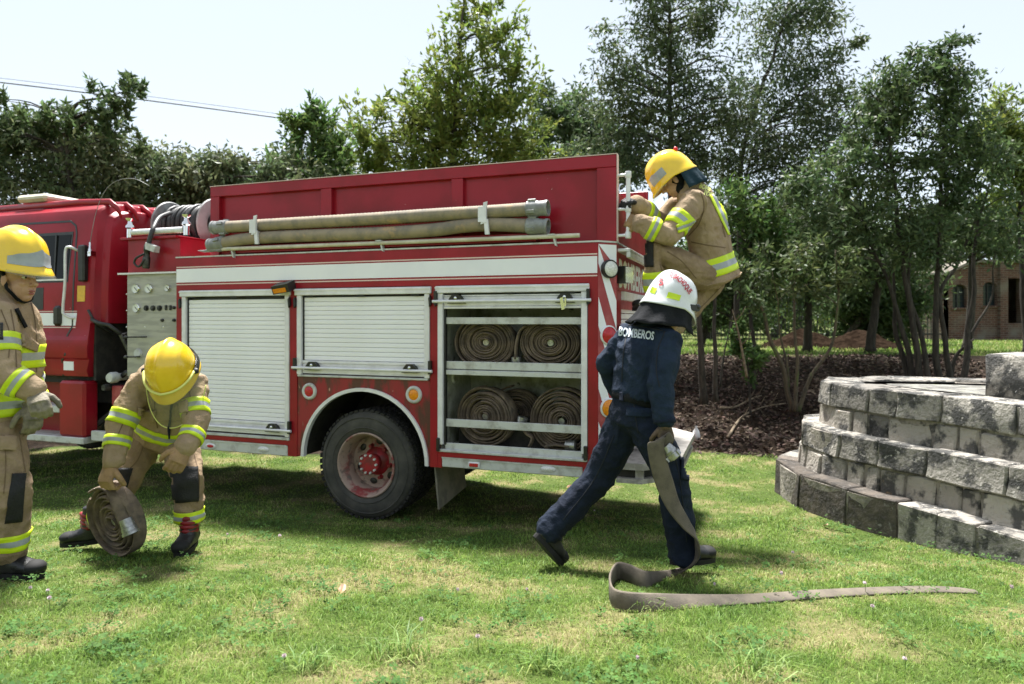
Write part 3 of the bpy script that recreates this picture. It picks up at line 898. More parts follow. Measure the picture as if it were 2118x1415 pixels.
    for (x, y) in ((2.3, .09), (2.5, .35), (2.5, 1.0), (2.5, 1.5), (2.3, 1.8)):
        mb = MB(); mb.box((x-.03, y-.02, .53), (x+.03, y+.02, .598)); mb.build('strut', Mt['tread_plate'], b)
    # --- chassis and running gear
    mb = MB()
    for y in (.45, 1.30): mb.box((-6.1, y, .62), (2.1, y+.09, .84))
    for x in (-5.8, -4.2, -2.6, -1.2, 1.2, 2.0): mb.box((x, .54, .64), (x+.08, 1.30, .78))
    mb.box((-2.0, .25, .60), (-.8, .44, .99)); mb.box((-1.9, 1.45, .56), (-.9, 1.8, 1.0)); mb.box((.75, .25, .64), (2.0, .44, .9))
    mb.tube([(-.03, .1, .47), (-.03, 1.8, .47)], .07, 14); mb.ell((-.03, .95, .47), (.2, 0, 0), (0, .2, 0), (0, 0, .2)); mb.tube([(-5.25, .1, .47), (-5.25, 1.8, .47)], .05, 12)
    mb.tube([(-3.2, .9, .62), (-.1, .95, .5)], .05, 10); mb.box((-6.0, .3, .84), (-2.1, 1.6, 1.05))
    mb.build('chassis', Mt['dark'], TRUCK)
    mb = MB(); mb.box((.61, .06, .21), (.625, .62, .50)); mb.v = [(x + (.5-z)*.12, y, z - (.06 if y < .1 and z < .3 else 0)) for x, y, z in mb.v]; mb.build('mud_flap', Mt['flap'], TRUCK)
    # --- wheels
    def wheel(u, v, outward, dish):
        wr = empty('wheel'); wr.parent = TRUCK; wr.location = (u, v, .47)
        if outward > 0: wr.rotation_euler = (0, 0, math.pi)
        k = .47/.52
        W = .25
        mb = MB(); mb.lathe([(.278, .022), (.30, .006), (.34, .0), (.40, .004), (.435, .016), (.452, .032), (.463, .05), (.468, W/2), (.463, W-.05), (.44, W-.02), (.36, W), (.278, W-.03)], (0, 0, 0), (0, 1, 0), 72)
        t = mb.build('tyre', Mt['tyre'], wr, smooth=True)
        mb = MB(); mb.lathe([(.318, -.001), (.320, -.004), (.324, -.004), (.327, -.001)], (0, 0, 0), (0, 1, 0), 60); mb.lathe([(.405, .002), (.408, -.002), (.413, -.002), (.416, .003)], (0, 0, 0), (0, 1, 0), 60); mb.build('sidewall_ring', Mt['tyre'], t, smooth=True)
        mb = MB()
        for q in range(56):
            a = 2*math.pi*q/56
            ca_, sa_ = math.cos(a), math.sin(a)
            for (y0, y1, r0, r1, off) in ((.028, .075, .455, .474, 0), (.085, .125, .462, .475, .05), (.13, .17, .462, .475, 0), (.18, .225, .455, .474, .05)):
                aa = a + off; c_, s_ = math.cos(aa), math.sin(aa)
                rm = (r0+r1)/2
                mb.obox((rm*c_, (y0+y1)/2, rm*s_), (c_*(r1-r0)/2, 0, s_*(r1-r0)/2), (0, (y1-y0)/2, 0), (-s_*.018, 0, c_*.018))
        mb.build('tread', Mt['tread'], wr, fix=False)
        D = dish
        mb = MB(); mb.lathe([(.278, .03), (.281, .008), (.272, .002), (.262, .008), (.256, .03), (.235, .06), (.228, D), (.20, D+.012), (.13, D+.008), (.0, D+.006)], (0, 0, 0), (0, 1, 0), 60)
        rm_ = mb.build('rim', Mt['rim'], wr, smooth=True, auto=50)
        for q in range(6):
            a = 2*math.pi*q/6 + .35
            mb = MB(); mb.ell((.178*math.cos(a), D+.004, .178*math.sin(a)), (math.cos(a)*.027, 0, math.sin(a)*.027), (0, .008, 0), (-math.sin(a)*.036, 0, math.cos(a)*.036), 14, 6); mb.build('hand_hole', Mt['black'], rm_, smooth=True)
        for q in range(6):
            a = 2*math.pi*q/6 + .85
            mb = MB(); mb.lathe([(0, D-.035), (.016, D-.034), (.018, D-.005), (.022, D+.01)], (.142*math.cos(a), 0, .142*math.sin(a)), (0, 1, 0), 6); mb.build('wheel_nut', Mt['hub'], rm_)
        mb = MB(); mb.lathe([(0, D-.135), (.05, D-.135), (.088, D-.13), (.094, D-.12), (.094, D-.1), (.075, D-.09), (.072, D-.03), (.12, D-.0), (.125, D+.01)], (0, 0, 0), (0, 1, 0), 36); hb = mb.build('hub', Mt['hub'], wr, smooth=True, auto=40)
        for q in range(10):
            a = 2*math.pi*q/10
            mb = MB(); mb.lathe([(0, D-.15), (.010, D-.149), (.011, D-.128)], (.078*math.cos(a), 0, .078*math.sin(a)), (0, 1, 0), 8); mb.build('hub_bolt', Mt['alu_dirty'], hb)
    wheel(-.03, .03, -1, .19); wheel(-.03, 1.87, 1, .19); wheel(-.03, .31, -1, .19)
    wheel(-5.25, .05, -1, .13); wheel(-5.25, 1.85, 1, .13)
    return
build_truck()

def build_truck_front():
    Mt = MAT
    # --- pump module between cab and body
    mb = MB(); mb.box((-2.735, .05, 2.18), (-2.075, 1.85, 2.50)); mb.box((-2.80, .01, 2.50), (-2.09, 1.88, 2.525), bev=.004); mb.build('pump_housing', Mt['red'], TRUCK)
    mb = MB(); mb.box((-2.82, .0, 2.160), (-2.078, .06, 2.176)); mb.build('drip_rail', Mt['alu'], TRUCK)
    mb = MB(); mb.box((-2.735, .04, 1.16), (-2.078, .06, 2.158)); pp = mb.build('pump_panel', Mt['steel'], TRUCK)
    mb = MB(); mb.box((-2.735, .055, .80), (-2.078, .075, 1.155)); mb.build('lower_panel', Mt['steel'], pp)
    for (px, py, r) in [(282.4, 597, .048), (309, 596.5, .048), (347.8, 595.5, .034), (283.5, 637, .046)]:
        u, w = T(px, py, .04)
        mb = MB(); mb.lathe([(r*.84, -.012), (r*.88, -.022), (r, -.016), (r*1.04, 0)], (u, .04, w), (0, 1, 0), 26); g = mb.build('gauge', Mt['chrome'], pp, smooth=True, auto=40)
        mb = MB(); mb.lathe([(0, -.013), (r*.86, -.012)], (u, .04, w), (0, 1, 0), 26); mb.build('dial', Mt['white'], g)
        mb = MB(); mb.obox((u + r*.12, .025, w - r*.1), (r*.42, 0, -r*.4), (0, .001, 0), (.002, 0, .002)); mb.build('needle', Mt['black'], g)
    for px in (303, 316.8, 330.6):
        u, w = T(px, 637, .04)
        mb = MB(); mb.lathe([(0, -.02), (.017, -.02), (.017, -.012), (.026, -.012), (.028, 0)], (u, .04, w), (0, 1, 0), 18); mb.build('control_knob', Mt['black' if px == 303 else 'machine'], pp, smooth=True, auto=30)
    for px, py in ((344.4, 636), (353.5, 636)):
        u, w = T(px, py, .04); mb = MB(); mb.box((u-.011, .024, w-.025), (u+.011, .04, w+.025), bev=.004); mb.build('switch', Mt['black'], pp)
    for px, py in ((336.7, 662), (361, 662), (361, 636)):
        u, w = T(px, py, .04); mb = MB(); mb.lathe([(0, -.02), (.014, -.018), (.016, 0)], (u, .04, w), (0, 1, 0), 12); mb.build('push_button', Mt['black'], pp, smooth=True)
    for px, py in [(262, 608), (262, 642), (262, 676), (300, 676), (338, 676), (275, 566), (337, 566)]:
        u, w = T(px, py, .04); mb = MB(); mb.lathe([(0, -.004), (.006, -.003), (.007, 0)], (u, .04, w), (0, 1, 0), 8); mb.build('panel_screw', Mt['chrome'], pp)
    # valve levers and lower plumbing
    for (px, py, L) in [(262, 697, .22), (262, 738, .14)]:
        u, w = T(px, py, -.05)
        mb = MB(); mb.tube([(u, -.06, w), (u+L, -.02, w+.004)], .008, 8); mb.ell((u, -.06, w), (.022, 0, 0), (0, .018, 0), (0, 0, .018)); mb.build('valve_lever', Mt['machine'], TRUCK, smooth=True)
    for (px, py, r) in [(297, 730, .05), (240, 780, .055), (228, 800, .035)]:
        u, w = T(px, py, .1)
        mb = MB(); mb.lathe([(0, -.06), (r*.8, -.06), (r, -.04), (r, .02), (r*.7, .03), (r*.7, .2)], (u, .08, w), (0, 1, 0), 20); mb.build('pump_valve', Mt['alu_dirty' if r > .04 else 'machine'], TRUCK, smooth=True, auto=40)
    mb = MB()
    rnd = random.Random(3)
    for k in range(16):
        a = (rnd.uniform(-3.0, -2.1), rnd.uniform(.15, .6), rnd.uniform(.65, 1.5)); b = (a[0]+rnd.uniform(-.3, .3), a[1]+rnd.uniform(-.1, .3), a[2]+rnd.uniform(-.3, .3))
        mb.tube([a, ((a[0]+b[0])/2, a[1]-.05, (a[2]+b[2])/2 + .05), b], rnd.uniform(.012, .035), 8)
    for k in range(6):
        a = (rnd.uniform(-2.95, -2.2), rnd.uniform(.2, .6), rnd.uniform(.65, 1.2)); mb.box(a, (a[0]+.18, a[1]+.2, a[2]+.15), bev=.02)
    mb.build('pump_plumbing', Mt['machine'], TRUCK)
    mb = MB(); mb.box((-3.0, .66, .6), (-2.08, 1.84, 2.15)); mb.build('pump_casing', Mt['dark'], TRUCK)
    u, w = T(243, 818, .1); mb = MB(); mb.box((u-.06, .08, w-.1), (u+.07, .2, w+.1), bev=.01); mb.build('drain_box', Mt['chevron_red'], TRUCK)
    u0, w0 = T(188, 905); mb = MB(); mb.box((u0, .0, .50), (-2.08, .05, .60), bev=.005); mb.box((u0, .05, .50), (-2.08, .5, .515)); mb.build('running_board', Mt['alu_dirty'], TRUCK)
    mb = MB(); mb.tube([T3(190, 660, .02), T3(205, 668, .0), T3(225, 672, .05), T3(250, 690, .1)], .02, 8); mb.tube([T3(182, 640, -.01), T3(195, 665, .03), T3(235, 690, .2)], .013, 8); mb.build('cable', Mt['rubber'], TRUCK, smooth=True)
    mb = MB(); mb.tube([T3(185, 890, .1), T3(235, 850, .2)], .03, 8); mb.build('brace', Mt['dark'], TRUCK)
    # --- hose reel on the pump housing
    rc = Vector((-2.47, .62, 2.70)); ax = Vector((.88, .0, 0)).normalized()
    reel = empty('hose_reel'); reel.parent = TRUCK
    for s, mt in ((-.30, 'greyplastic'), (.30, 'greydisc')):
        c = rc + ax*s
        sg = 1 if s > 0 else -1
        mb = MB(); mb.lathe([(.10, .0), (.20, .012*sg), (.265, .012*sg), (.275, .0), (.265, -.012*sg), (.02, -.012*sg)], c, ax, 40); mb.build('reel_disc', Mt[mt], reel, smooth=True, auto=35)
    mb = MB()
    for layer, rr, nt in ((0, .16, 13), (1, .20, 11)):
        pts = []
        for k in range(nt*20 + 1):
            a = 2*math.pi*k/20; s = -.26 + .52*k/(nt*20)
            pts.append(rc + ax*s*(1 - .2*layer) + Vector((0, math.cos(a), math.sin(a)))*(rr + .012*math.sin(a*.37+layer)))
        mb.tube(pts, .021, 8)
    mb.build('reel_hose', Mt['rubber'], reel, smooth=True)
    mb = MB(); mb.tube([rc - ax*.36, rc + ax*.36], .13, 20); mb.build('drum', Mt['dark'], reel, smooth=True, auto=40)
    mb = MB(); mb.box((-2.76, .58, 2.5), (-2.73, .66, 2.72)); mb.box((-2.15, .58, 2.5), (-2.12, .66, 2.72)); mb.build('reel_stand', Mt['alu'], reel)
    # guide posts and roller
    pl, pr = T(267, 478, .03), T(384, 467, .03)
    for (u, w) in (pl, pr):
        mb = MB(); mb.lathe([(.028, -.09), (.028, .0), (.042, .012), (.04, .03), (.022, .05), (.02, .075), (.04, .095), (.042, .105), (0, .107)], (u, .04, 2.61), (0, 0, 1), 20); mb.build('hose_guide', Mt['chrome'], TRUCK, smooth=True, auto=45)
    mb = MB(); mb.tube([(pl[0]+.04, .04, 2.575), (pr[0]-.03, .04, 2.575)], .03, 16); mb.build('guide_roller', Mt['alu'], TRUCK, smooth=True, auto=40)
    # lead end of the reel hose with nozzle
    q = [T3(352, 440, .38), T3(330, 450, .18), T3(318, 470, .02), T3(312, 487, -.02), T3(306, 508, -.03)]
    mb = MB(); mb.tube(curve_pts(q, 6), .022, 12); h = mb.build('lead_hose', Mt['rubber'], TRUCK, smooth=True)
    n0 = Vector(T3(305, 508, -.03))
    mb = MB(); mb.lathe([(.022, .02), (.03, .0), (.032, -.05), (.026, -.06), (.028, -.10), (.035, -.12), (.035, -.2), (.028, -.22)], n0, (.1, 0, 1), 16); mb.build('nozzle', Mt['machine'], h, smooth=True, auto=40)
    mb = MB(); mb.tube(curve_pts([n0 + Vector((-.01, -.03, -.08)), n0 + Vector((-.10, -.04, -.12)), n0 + Vector((-.12, -.04, -.17)), n0 + Vector((-.06, -.04, -.20)), n0 + Vector((.0, -.03, -.13))], 5), .011, 8); mb.build('handle', Mt['black'], h, smooth=True)
    mb = MB(); mb.obox(n0 + Vector((.06, .0, -.02)), (.06, 0, -.02), (0, .03, 0), (.006, 0, .03)); mb.build('nozzle_bracket', Mt['alu_dirty'], TRUCK)
    # --- crew cab
    prof = [(.10, 1.13), (.02, 1.14), (.0, 1.20), (-.002, 1.31), (-.022, 1.33), (-.03, 1.42), (-.026, 1.51), (.0, 1.55), (.01, 1.64), (.012, 1.95), (.022, 2.2), (.05, 2.62), (.06, 2.74), (.10, 2.845), (.19, 2.905), (.38, 2.945), (.95, 2.965)]
    full = prof + [(1.9 - v, w) for v, w in reversed(prof[:-1])]
    rings = []
    cc = Vector((.95, 2.05))
    for (u, ins) in [(-6.35, .35), (-6.3, .2), (-6.2, .09), (-6.0, .03), (-5.6, 0), (-3.235, 0), (-3.205, .008), (-3.185, .028), (-3.175, .06), (-3.16, .09), (-3.13, .10), (-3.10, .12), (-3.085, .17), (-3.08, .34)]:
        ring = []
        for v, w in full:
            d = Vector((v, w)) - cc; l = d.length
            ku, kv = max(0, 1 - ins/.95), max(0, 1 - ins*.8/.92)
            rr = cc + Vector((d.x*ku, d.y*kv))
            ring.append((u, rr.x, max(rr.y, 1.13 + .55*min(1, max(0, (u + 3.215)/.03)))))
        rings.append(ring)
    mb = MB(); mb.ring_loft(rings, True); cab = mb.build('cab', Mt['red'], TRUCK, smooth=True, auto=40)
    sub = cab.modifiers.new('soft', 'BEVEL'); sub.width = .012; sub.segments = 2; sub.limit_method = 'ANGLE'; sub.angle_limit = R(25)
    # roof ribs
    for k in range(5):
        v = .22 + k*.2
        mb = MB(); mb.tube([(-3.02, v, 2.76), (-3.07, v, 2.86), (-3.18, v, 2.935), (-3.6, v, 2.955), (-6.0, v, 2.95)], [.012, .03, .034, .034, .034], 10, flat=.6); mb.build('roof_rib', Mt['red'], cab, smooth=True)
    # door outline, window, stripe (offset from the skin)
    def cv(w):
        for (v0, w0), (v1, w1) in zip(prof, prof[1:]):
            if w0 <= w <= w1: return v0 + (v1-v0)*(w-w0)/(w1-w0)
        return .1
    def skin(pts, off, width, name, mat, par):
        mb = MB(); rings = []
        for i, (u, w) in enumerate(pts):
            a = pts[max(i-1, 0)]; b = pts[min(i+1, len(pts)-1)]
            t = Vector((b[0]-a[0], b[1]-a[1])).normalized(); nx, nz_ = -t.y*width/2, t.x*width/2
            rings.append([(u-nx, cv(w-nz_)-off, w-nz_), (u+nx, cv(w+nz_)-off, w+nz_), (u+nx, cv(w+nz_)+.01, w+nz_), (u-nx, cv(w-nz_)+.01, w-nz_)])
        mb.ring_loft(rings, True); return mb.build(name, mat, par)
    door = [(-3.58, 1.14), (-3.575, 1.30), (-3.50, 1.36), (-3.50, 1.56), (-3.44, 1.65), (-3.435, 2.1), (-3.43, 2.6), (-3.45, 2.68), (-3.53, 2.73), (-4.4, 2.735), (-4.5, 2.70), (-4.53, 2.6), (-4.55, 1.14)]
    skin(door, .004, .022, 'door_seam', Mt['black'], cab)
    skin([(-4.55, 1.143), (-3.58, 1.143)], .004, .012, 'door_seam', Mt['black'], cab)
    def patch(poly, off, name, mat, par, inset=.0):
        mb = MB(); n = len(poly)
        vs = [(u, cv(w)-off, w) for u, w in poly] + [(u, cv(w)+.012, w) for u, w in poly]
        mb.add(vs, [tuple(range(n))] + [((i+1) % n, i, i+n, (i+1) % n + n) for i in range(n)]); return mb.build(name, mat, par)
    wp = [T(135, 466), T(128, 570), T(20, 574), T(22, 470)]
    wp = [(-3.50, 2.59), (-3.535, 2.13), (-4.46, 2.13), (-4.46, 2.59)]
    fr = [(-3.475, 2.62), (-3.515, 2.10), (-4.49, 2.10), (-4.49, 2.62)]
    patch(fr, .004, 'window_frame', Mt['black'], cab)
    wnd = patch(wp, .007, 'window', Mt['glass'], cab)
    mb = MB(); mb.obox((-3.70, .028, 2.36), (.009, 0, 0), (0, .012, 0), (0, .012, .23)); mb.build('window_bar', Mt['black'], wnd)
    mb = MB(); mb.box((-4.46, .002, 2.118), (-3.53, .02, 2.134)); mb.build('window_trim', Mt['alu'], wnd)
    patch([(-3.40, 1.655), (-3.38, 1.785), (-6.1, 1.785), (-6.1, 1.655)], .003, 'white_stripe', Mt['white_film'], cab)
    patch([(-3.40, 1.632), (-3.40, 1.642), (-6.1, 1.642), (-6.1, 1.632)], .003, 'stripe_line', Mt['line'], cab)
    patch([(-3.38, 1.797), (-3.38, 1.806), (-6.1, 1.806), (-6.1, 1.797)], .003, 'stripe_line', Mt['line'], cab)
    patch([(-3.86, 1.82), (-3.86, 2.05), (-4.4, 2.05), (-4.4, 1.82)], .004, 'black_decal', Mt['black'], cab)
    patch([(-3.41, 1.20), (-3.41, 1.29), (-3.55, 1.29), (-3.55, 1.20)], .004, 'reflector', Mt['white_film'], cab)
    patch([(-3.27, 1.90), (-3.27, 2.06), (-3.375, 2.06), (-3.375, 1.90)], .006, 'yellow_decal', Mt['yellowtag'], cab)
    mb = MB(); mb.box((-3.325, -.035, 2.10), (-3.235, .03, 2.47), bev=.015); mb.build('vent_cover', Mt['black'], cab)
    mb = MB(); mb.box((-3.69, -.03, 1.65), (-3.585, .03, 1.86), bev=.03); hd = mb.build('door_handle', Mt['black'], cab)
    mb = MB(); mb.tube(curve_pts([(-3.38, .02, 2.42), (-3.41, -.05, 2.45), (-3.45, -.06, 2.40), (-3.455, -.06, 2.1), (-3.485, -.06, 1.83), (-3.475, -.055, 1.77), (-3.43, -.02, 1.735), (-3.41, .01, 1.74)], 6), .014, 10); mb.build('grab_handle', Mt['alu'], cab, smooth=True)
    # antenna
    a0 = Vector(T3(186, 520, -.02))
    mb = MB(); mb.lathe([(.014, -.02), (.016, .02), (.01, .04), (.008, .09), (.0, .1)], a0, (0, 0, 1), 12); mb.obox(a0 + Vector((0, .02, -.02)), (.02, 0, 0), (0, .03, 0), (0, 0, .025)); an = mb.build('antenna_base', Mt['chrome'], cab, smooth=True, auto=40)
    mb = MB(); mb.tube(curve_pts([T3(186, 503, -.02), T3(196, 450, -.02), T3(208, 412, -.02), T3(225, 385, -.02), T3(250, 371, -.02), T3(280, 370, -.02), T3(309, 384, -.02)], 6), .003, 6); mb.build('antenna_whip', Mt['greyplastic'], an, smooth=True)
    # light bar on the roof
    mb = MB(); mb.box((-4.55, .20, 3.00), (-4.10, 1.7, 3.085), bev=.03); mb.build('light_bar', Mt['pole'], cab); mb = MB(); mb.box((-4.4, .4, 2.93), (-4.25, 1.5, 3.0)); mb.build('bar_mount', Mt['red'], cab)
    # steps under the door
    mb = MB(); mb.box((-3.58, -.04, .53), (-3.22, .13, 1.095), bev=.025); mb.box((-6.0, .2, .53), (-3.58, .30, 1.06)); mb.box((-4.75, -.04, .53), (-4.56, .3, 1.095), bev=.025)
    mb.build('step_box', Mt['red'], TRUCK)
    mb = MB(); mb.box((-4.75, -.05, .465), (-3.22, .32, .53), bev=.006); mb.build('lower_step', Mt['alu_dirty'], TRUCK)
    mb = MB(); mb.box((-4.56, -.03, .765), (-3.58, .22, .835), bev=.006); mb.build('upper_step', Mt['alu_dirty'], TRUCK)
    mb = MB(); mb.box((-6.0, .10, 1.06), (-3.24, 1.8, 1.2)); mb.box((-3.20, .05, 1.10), (-3.165, 1.85, 1.675)); mb.build('cab_floor_and_shade_panel', Mt['dark'], TRUCK)  # second box is an added black panel painting the shaded opening behind the cab
    # cab front (outside the picture)
    mb = MB(); mb.box((-6.38, .25, 2.05), (-6.33, 1.65, 2.7), bev=.02); mb.build('windscreen', Mt['glass'], cab)
    mb = MB(); mb.box((-6.5, .0, .5), (-6.2, 1.9, .9), bev=.04); mb.build('front_bumper', Mt['white'], TRUCK)
    for v in (.3, 1.6):
        mb = MB(); mb.lathe([(0, -.05), (.09, -.03), (.11, 0)], (-6.36, v, 1.25), (1, 0, 0), 20); mb.build('headlight', Mt['clearlens'], cab, smooth=True)

def T3(px, py, v):
    u, w = T(px, py, v); return (u, v, w)
build_truck_front()

# ------------------------------------------------------------------ rolled hoses
def hose_roll(name_label, center, axis, up, rmax, width, turns=11, squash=1.0, mat='hose', r0=.035, tail=None, coupling=True, seed=0, group=None, cpl_dir=1):
    rnd = random.Random(seed)
    root = empty('hose_roll', center)
    tag(root, name_label, 'fire hose', group)
    ax = Vector(axis).normalized(); upv = Vector(up); upv = (upv - ax*upv.dot(ax)).normalized(); sd = ax.cross(upv)
    step = (rmax - r0) / turns
    th = step * .37
    n = turns * 30
    rings = []
    ph = rnd.uniform(0, 6)
    for i in range(n + 1):
        a = 2*math.pi*i/30 + ph
        t = i / n
        r = r0 + (rmax - r0) * t
        wob = 1 + .022*math.sin(a*.5 + ph) + .018*math.sin(a*1.7) + .012*math.sin(a*.23 + ph*3)
        d = (sd*math.cos(a) + upv*math.sin(a)*squash); d2 = d.normalized()
        c = d*r*wob + ax*(.008*math.sin(a*.31 + ph*2) + .005*math.sin(a*1.13) + .006*math.sin(i//30*2.4 + ph))
        hw = width*.5
        rings.append([c - ax*hw, c - ax*hw*.86 + d2*th, c + ax*hw*.86 + d2*th, c + ax*hw, c + ax*hw*.86 - d2*th, c - ax*hw*.86 - d2*th])
    mb = MB(); mb.ring_loft(rings, True); mb.build('hose', MAT[mat], root, smooth=True, auto=60)
    # inner coupling
    mb = MB(); mb.lathe([(.0, -width*.56), (.016, -width*.56), (.024, -width*.5), (.026, width*.3), (.0, width*.3)], (0, 0, 0), ax*cpl_dir, 14); mb.build('coupling', MAT['coupling'], root, smooth=True, auto=40)
    return root

def truck_roll(px, py, v, r, squash, label, turns=11, seed=0, width=.10, rot=0.0):
    u, w = T(px, py, v)
    c = TW(u, v + width/2, w)
    ax = TW(math.sin(rot), math.cos(rot), 0) - TW(0, 0, 0)
    return hose_roll(label, c, -ax, (0, 0, 1), r, width, turns, squash, 'hose', seed=seed, group='rolled hoses in the truck compartment')
truck_roll(1003, 708, .12, .262, .83, 'flattened hose roll on the upper compartment shelf, beside the wheel end', 12, 1)
truck_roll(1137, 709, .12, .262, .80, 'flattened hose roll on the upper compartment shelf, towards the tail', 12, 2)
truck_roll(1002, 862, .14, .262, .93, 'round hose roll standing on the compartment floor, beside the lamp', 11, 3, .13, .12)
truck_roll(1066, 852, .40, .235, .9, 'half hidden dark hose roll at the back of the compartment floor', 10, 4, .10, -.1)
truck_roll(1160, 872, .14, .262, .98, 'hose roll on the compartment floor behind the lower bar, towards the tail', 11, 5, .13, .05)
# hose ends that hang between the rolls
def hose_end(label, pts, width, cp, cpd):
    root = empty('hose_end', Vector(pts[0]))
    tag(root, label, 'fire hose')
    o = Vector(pts[0])
    mb = ribbon([Vector(p) - o for p in pts], [Vector(w) for w in width], .008); mb.build('hose', MAT['hose'], root, smooth=True)
    mb = MB(); mb.lathe([(.0, -.05), (.036, -.05), (.036, -.01), (.042, -.01), (.042, .025), (.034, .03), (.0, .03)], Vector(cp) - o, cpd, 16); mb.build('coupling', MAT['coupling'], root, smooth=True, auto=35)
def TWp(px, py, v):
    u, w = T(px, py, v); return TW(u, v, w)
_d = (TW(0, .045, 0) - TW(0, 0, 0))
hose_end('hose end with coupling hanging between the two upper rolls', [TWp(1092, 673, .13), TWp(1078, 683, .13), TWp(1070, 710, .13), TWp(1068, 742, .13)], [_d]*4, TWp(1068, 745, .14), (0, 0, 1))
hose_end('hose end with metal coupling between the lower rolls', [TWp(1082, 880, .16), TWp(1090, 895, .16), TWp(1102, 905, .15), TWp(1096, 922, .14)], [_d]*4, TWp(1080, 869, .15), (.2, 0, 1))
hose_end('hose end with shiny coupling on the compartment floor', [TWp(1130, 922, .12), TWp(1150, 919, .12), TWp(1168, 921, .1), TWp(1180, 922, .1)], [_d]*4, TWp(1183, 921, .1), TW(1, 0, 0) - TW(0, 0, 0))
# ------------------------------------------------------------------ people
MAT['tan'] = M('tan turnout cloth', (.375, .275, .180), (.295, .212, .136), 7, rough=.85, bump=.75, bscale=17, bdist=.022, lo=.35, hi=.7, spec=.2)
MAT['tan_trouser'] = M('tan trouser cloth', (.315, .228, .147), (.240, .170, .108), 7, rough=.85, bump=.75, bscale=17, bdist=.022, spec=.2)
MAT['navy'] = M('navy cloth', (.0085, .017, .036), (.014, .026, .05), 6, rough=.85, bump=.75, bscale=17, bdist=.022, spec=.25)
MAT['navy_dark'] = M('dark navy trousers', (.0065, .011, .024), (.010, .017, .034), 6, rough=.85, bump=.75, bscale=17, bdist=.022, spec=.25)
MAT['charcoal'] = M('charcoal cloth', (.008, .009, .011), (.014, .015, .018), 9, rough=.9, bump=.4, bscale=80, spec=.2)
MAT['teal'] = M('dark teal neck cape', (.010, .028, .042), (.016, .038, .055), 9, rough=.85, bump=.4, bscale=60, spec=.2)
MAT['lime'] = M('lime fluorescent tape', (.62, .78, .012), (.56, .72, .012), 14, rough=.5, bump=.1, bscale=90)
MAT['silver'] = M('silver reflective tape', (.36, .38, .40), (.30, .32, .34), 16, rough=.4, bump=.1, bscale=90)
MAT['knee'] = M('black knee pad', (.007, .007, .008), (.012, .012, .013), 20, rough=.7, bump=.6, bscale=120)
MAT['yhelmet'] = M('yellow helmet shell', (.88, .58, .022), (.82, .52, .020), 5, rough=.22, coat=.5, rvar=.06, c3=(.62, .40, .05), s3=22, t3=(.70, .74))
MAT['whelmet'] = M('white helmet shell', (.74, .75, .76), (.66, .67, .69), 6, rough=.28, coat=.4, rvar=.06)
MAT['glove'] = M('tan leather glove', (.36, .225, .11), (.26, .16, .08), 14, rough=.75, bump=.4, bscale=90)
MAT['glove_grey'] = M('worn grey leather glove', (.24, .205, .145), (.13, .112, .08), 18, rough=.7, bump=.4, bscale=90)
MAT['glove_brown'] = M('dark brown leather glove', (.13, .085, .055), (.07, .048, .034), 20, rough=.7, bump=.4, bscale=90)
MAT['boot'] = M('black boot leather', (.010, .010, .011), (.02, .02, .02), 14, rough=.42, bump=.3, bscale=60)
MAT['bootred'] = M('red boot gaiter', (.26, .012, .018), (.18, .01, .014), 14, rough=.5, bump=.3)
MAT['sole'] = M('boot sole', (.008, .008, .008), rough=.8)
MAT['skin'] = M('skin', (.52, .31, .215), (.46, .26, .17), 18, rough=.5, bump=.1, bscale=120)
MAT['hair'] = M('dark hair', (.012, .009, .008), rough=.6, bump=.4, bscale=150)
MAT['lips'] = M('lips', (.33, .10, .09), rough=.45)
MAT['eyew'] = M('eye white', (.6, .58, .55), rough=.3)
MAT['visor'] = M('clear visor', (.55, .55, .45), rough=.05, alpha=(.16, (.96, .97, .90)))
MAT['redplastic'] = M('red plastic', (.6, .02, .03), rough=.3)
MAT['helm_red'] = M('red lettering', (.40, .012, .025), rough=.5)
MAT['pale_text'] = M('pale lettering', (.62, .68, .74), rough=.6)
MAT['lime_text'] = M('lime lettering', (.70, .72, .22), rough=.6)

def folds_at(me, folds, seed):
    n = len(me.vertices)
    co = np.empty(n*3, np.float32); me.vertices.foreach_get('co', co); co = co.reshape(-1, 3).astype(float)
    no = np.empty(n*3, np.float32); me.vertex_normals.foreach_get('vector', no); no = no.reshape(-1, 3)
    d = np.zeros(n)
    for k, (p, ax, rho, lam, A) in enumerate(folds):
        p = np.array(p); ax = np.array(Vector(ax).normalized())
        q = co - p; r2 = (q**2).sum(1); wgt = np.exp(-r2/(rho*rho))
        ph = q @ ax/lam*2*np.pi
        s_ = seed + k*1.7
        ph = ph*.62 + 2.6*np.sin(q[:, 0]*13 + s_) + 2.4*np.sin(q[:, 1]*15 + s_*2) + 2.2*np.sin(q[:, 2]*11 - s_) + 1.3*np.sin(q @ np.array([27., -23, 19]) + s_)
        amp_ = .55 + .45*np.sin(q @ np.array([9., 14, -11]) + s_*3)
        d += A*wgt*amp_*(1 - 1.7*np.abs(np.sin(ph*.5))**.8)
    co += no*d[:, None]
    me.vertices.foreach_set('co', co.astype(np.float32).ravel()); me.update()

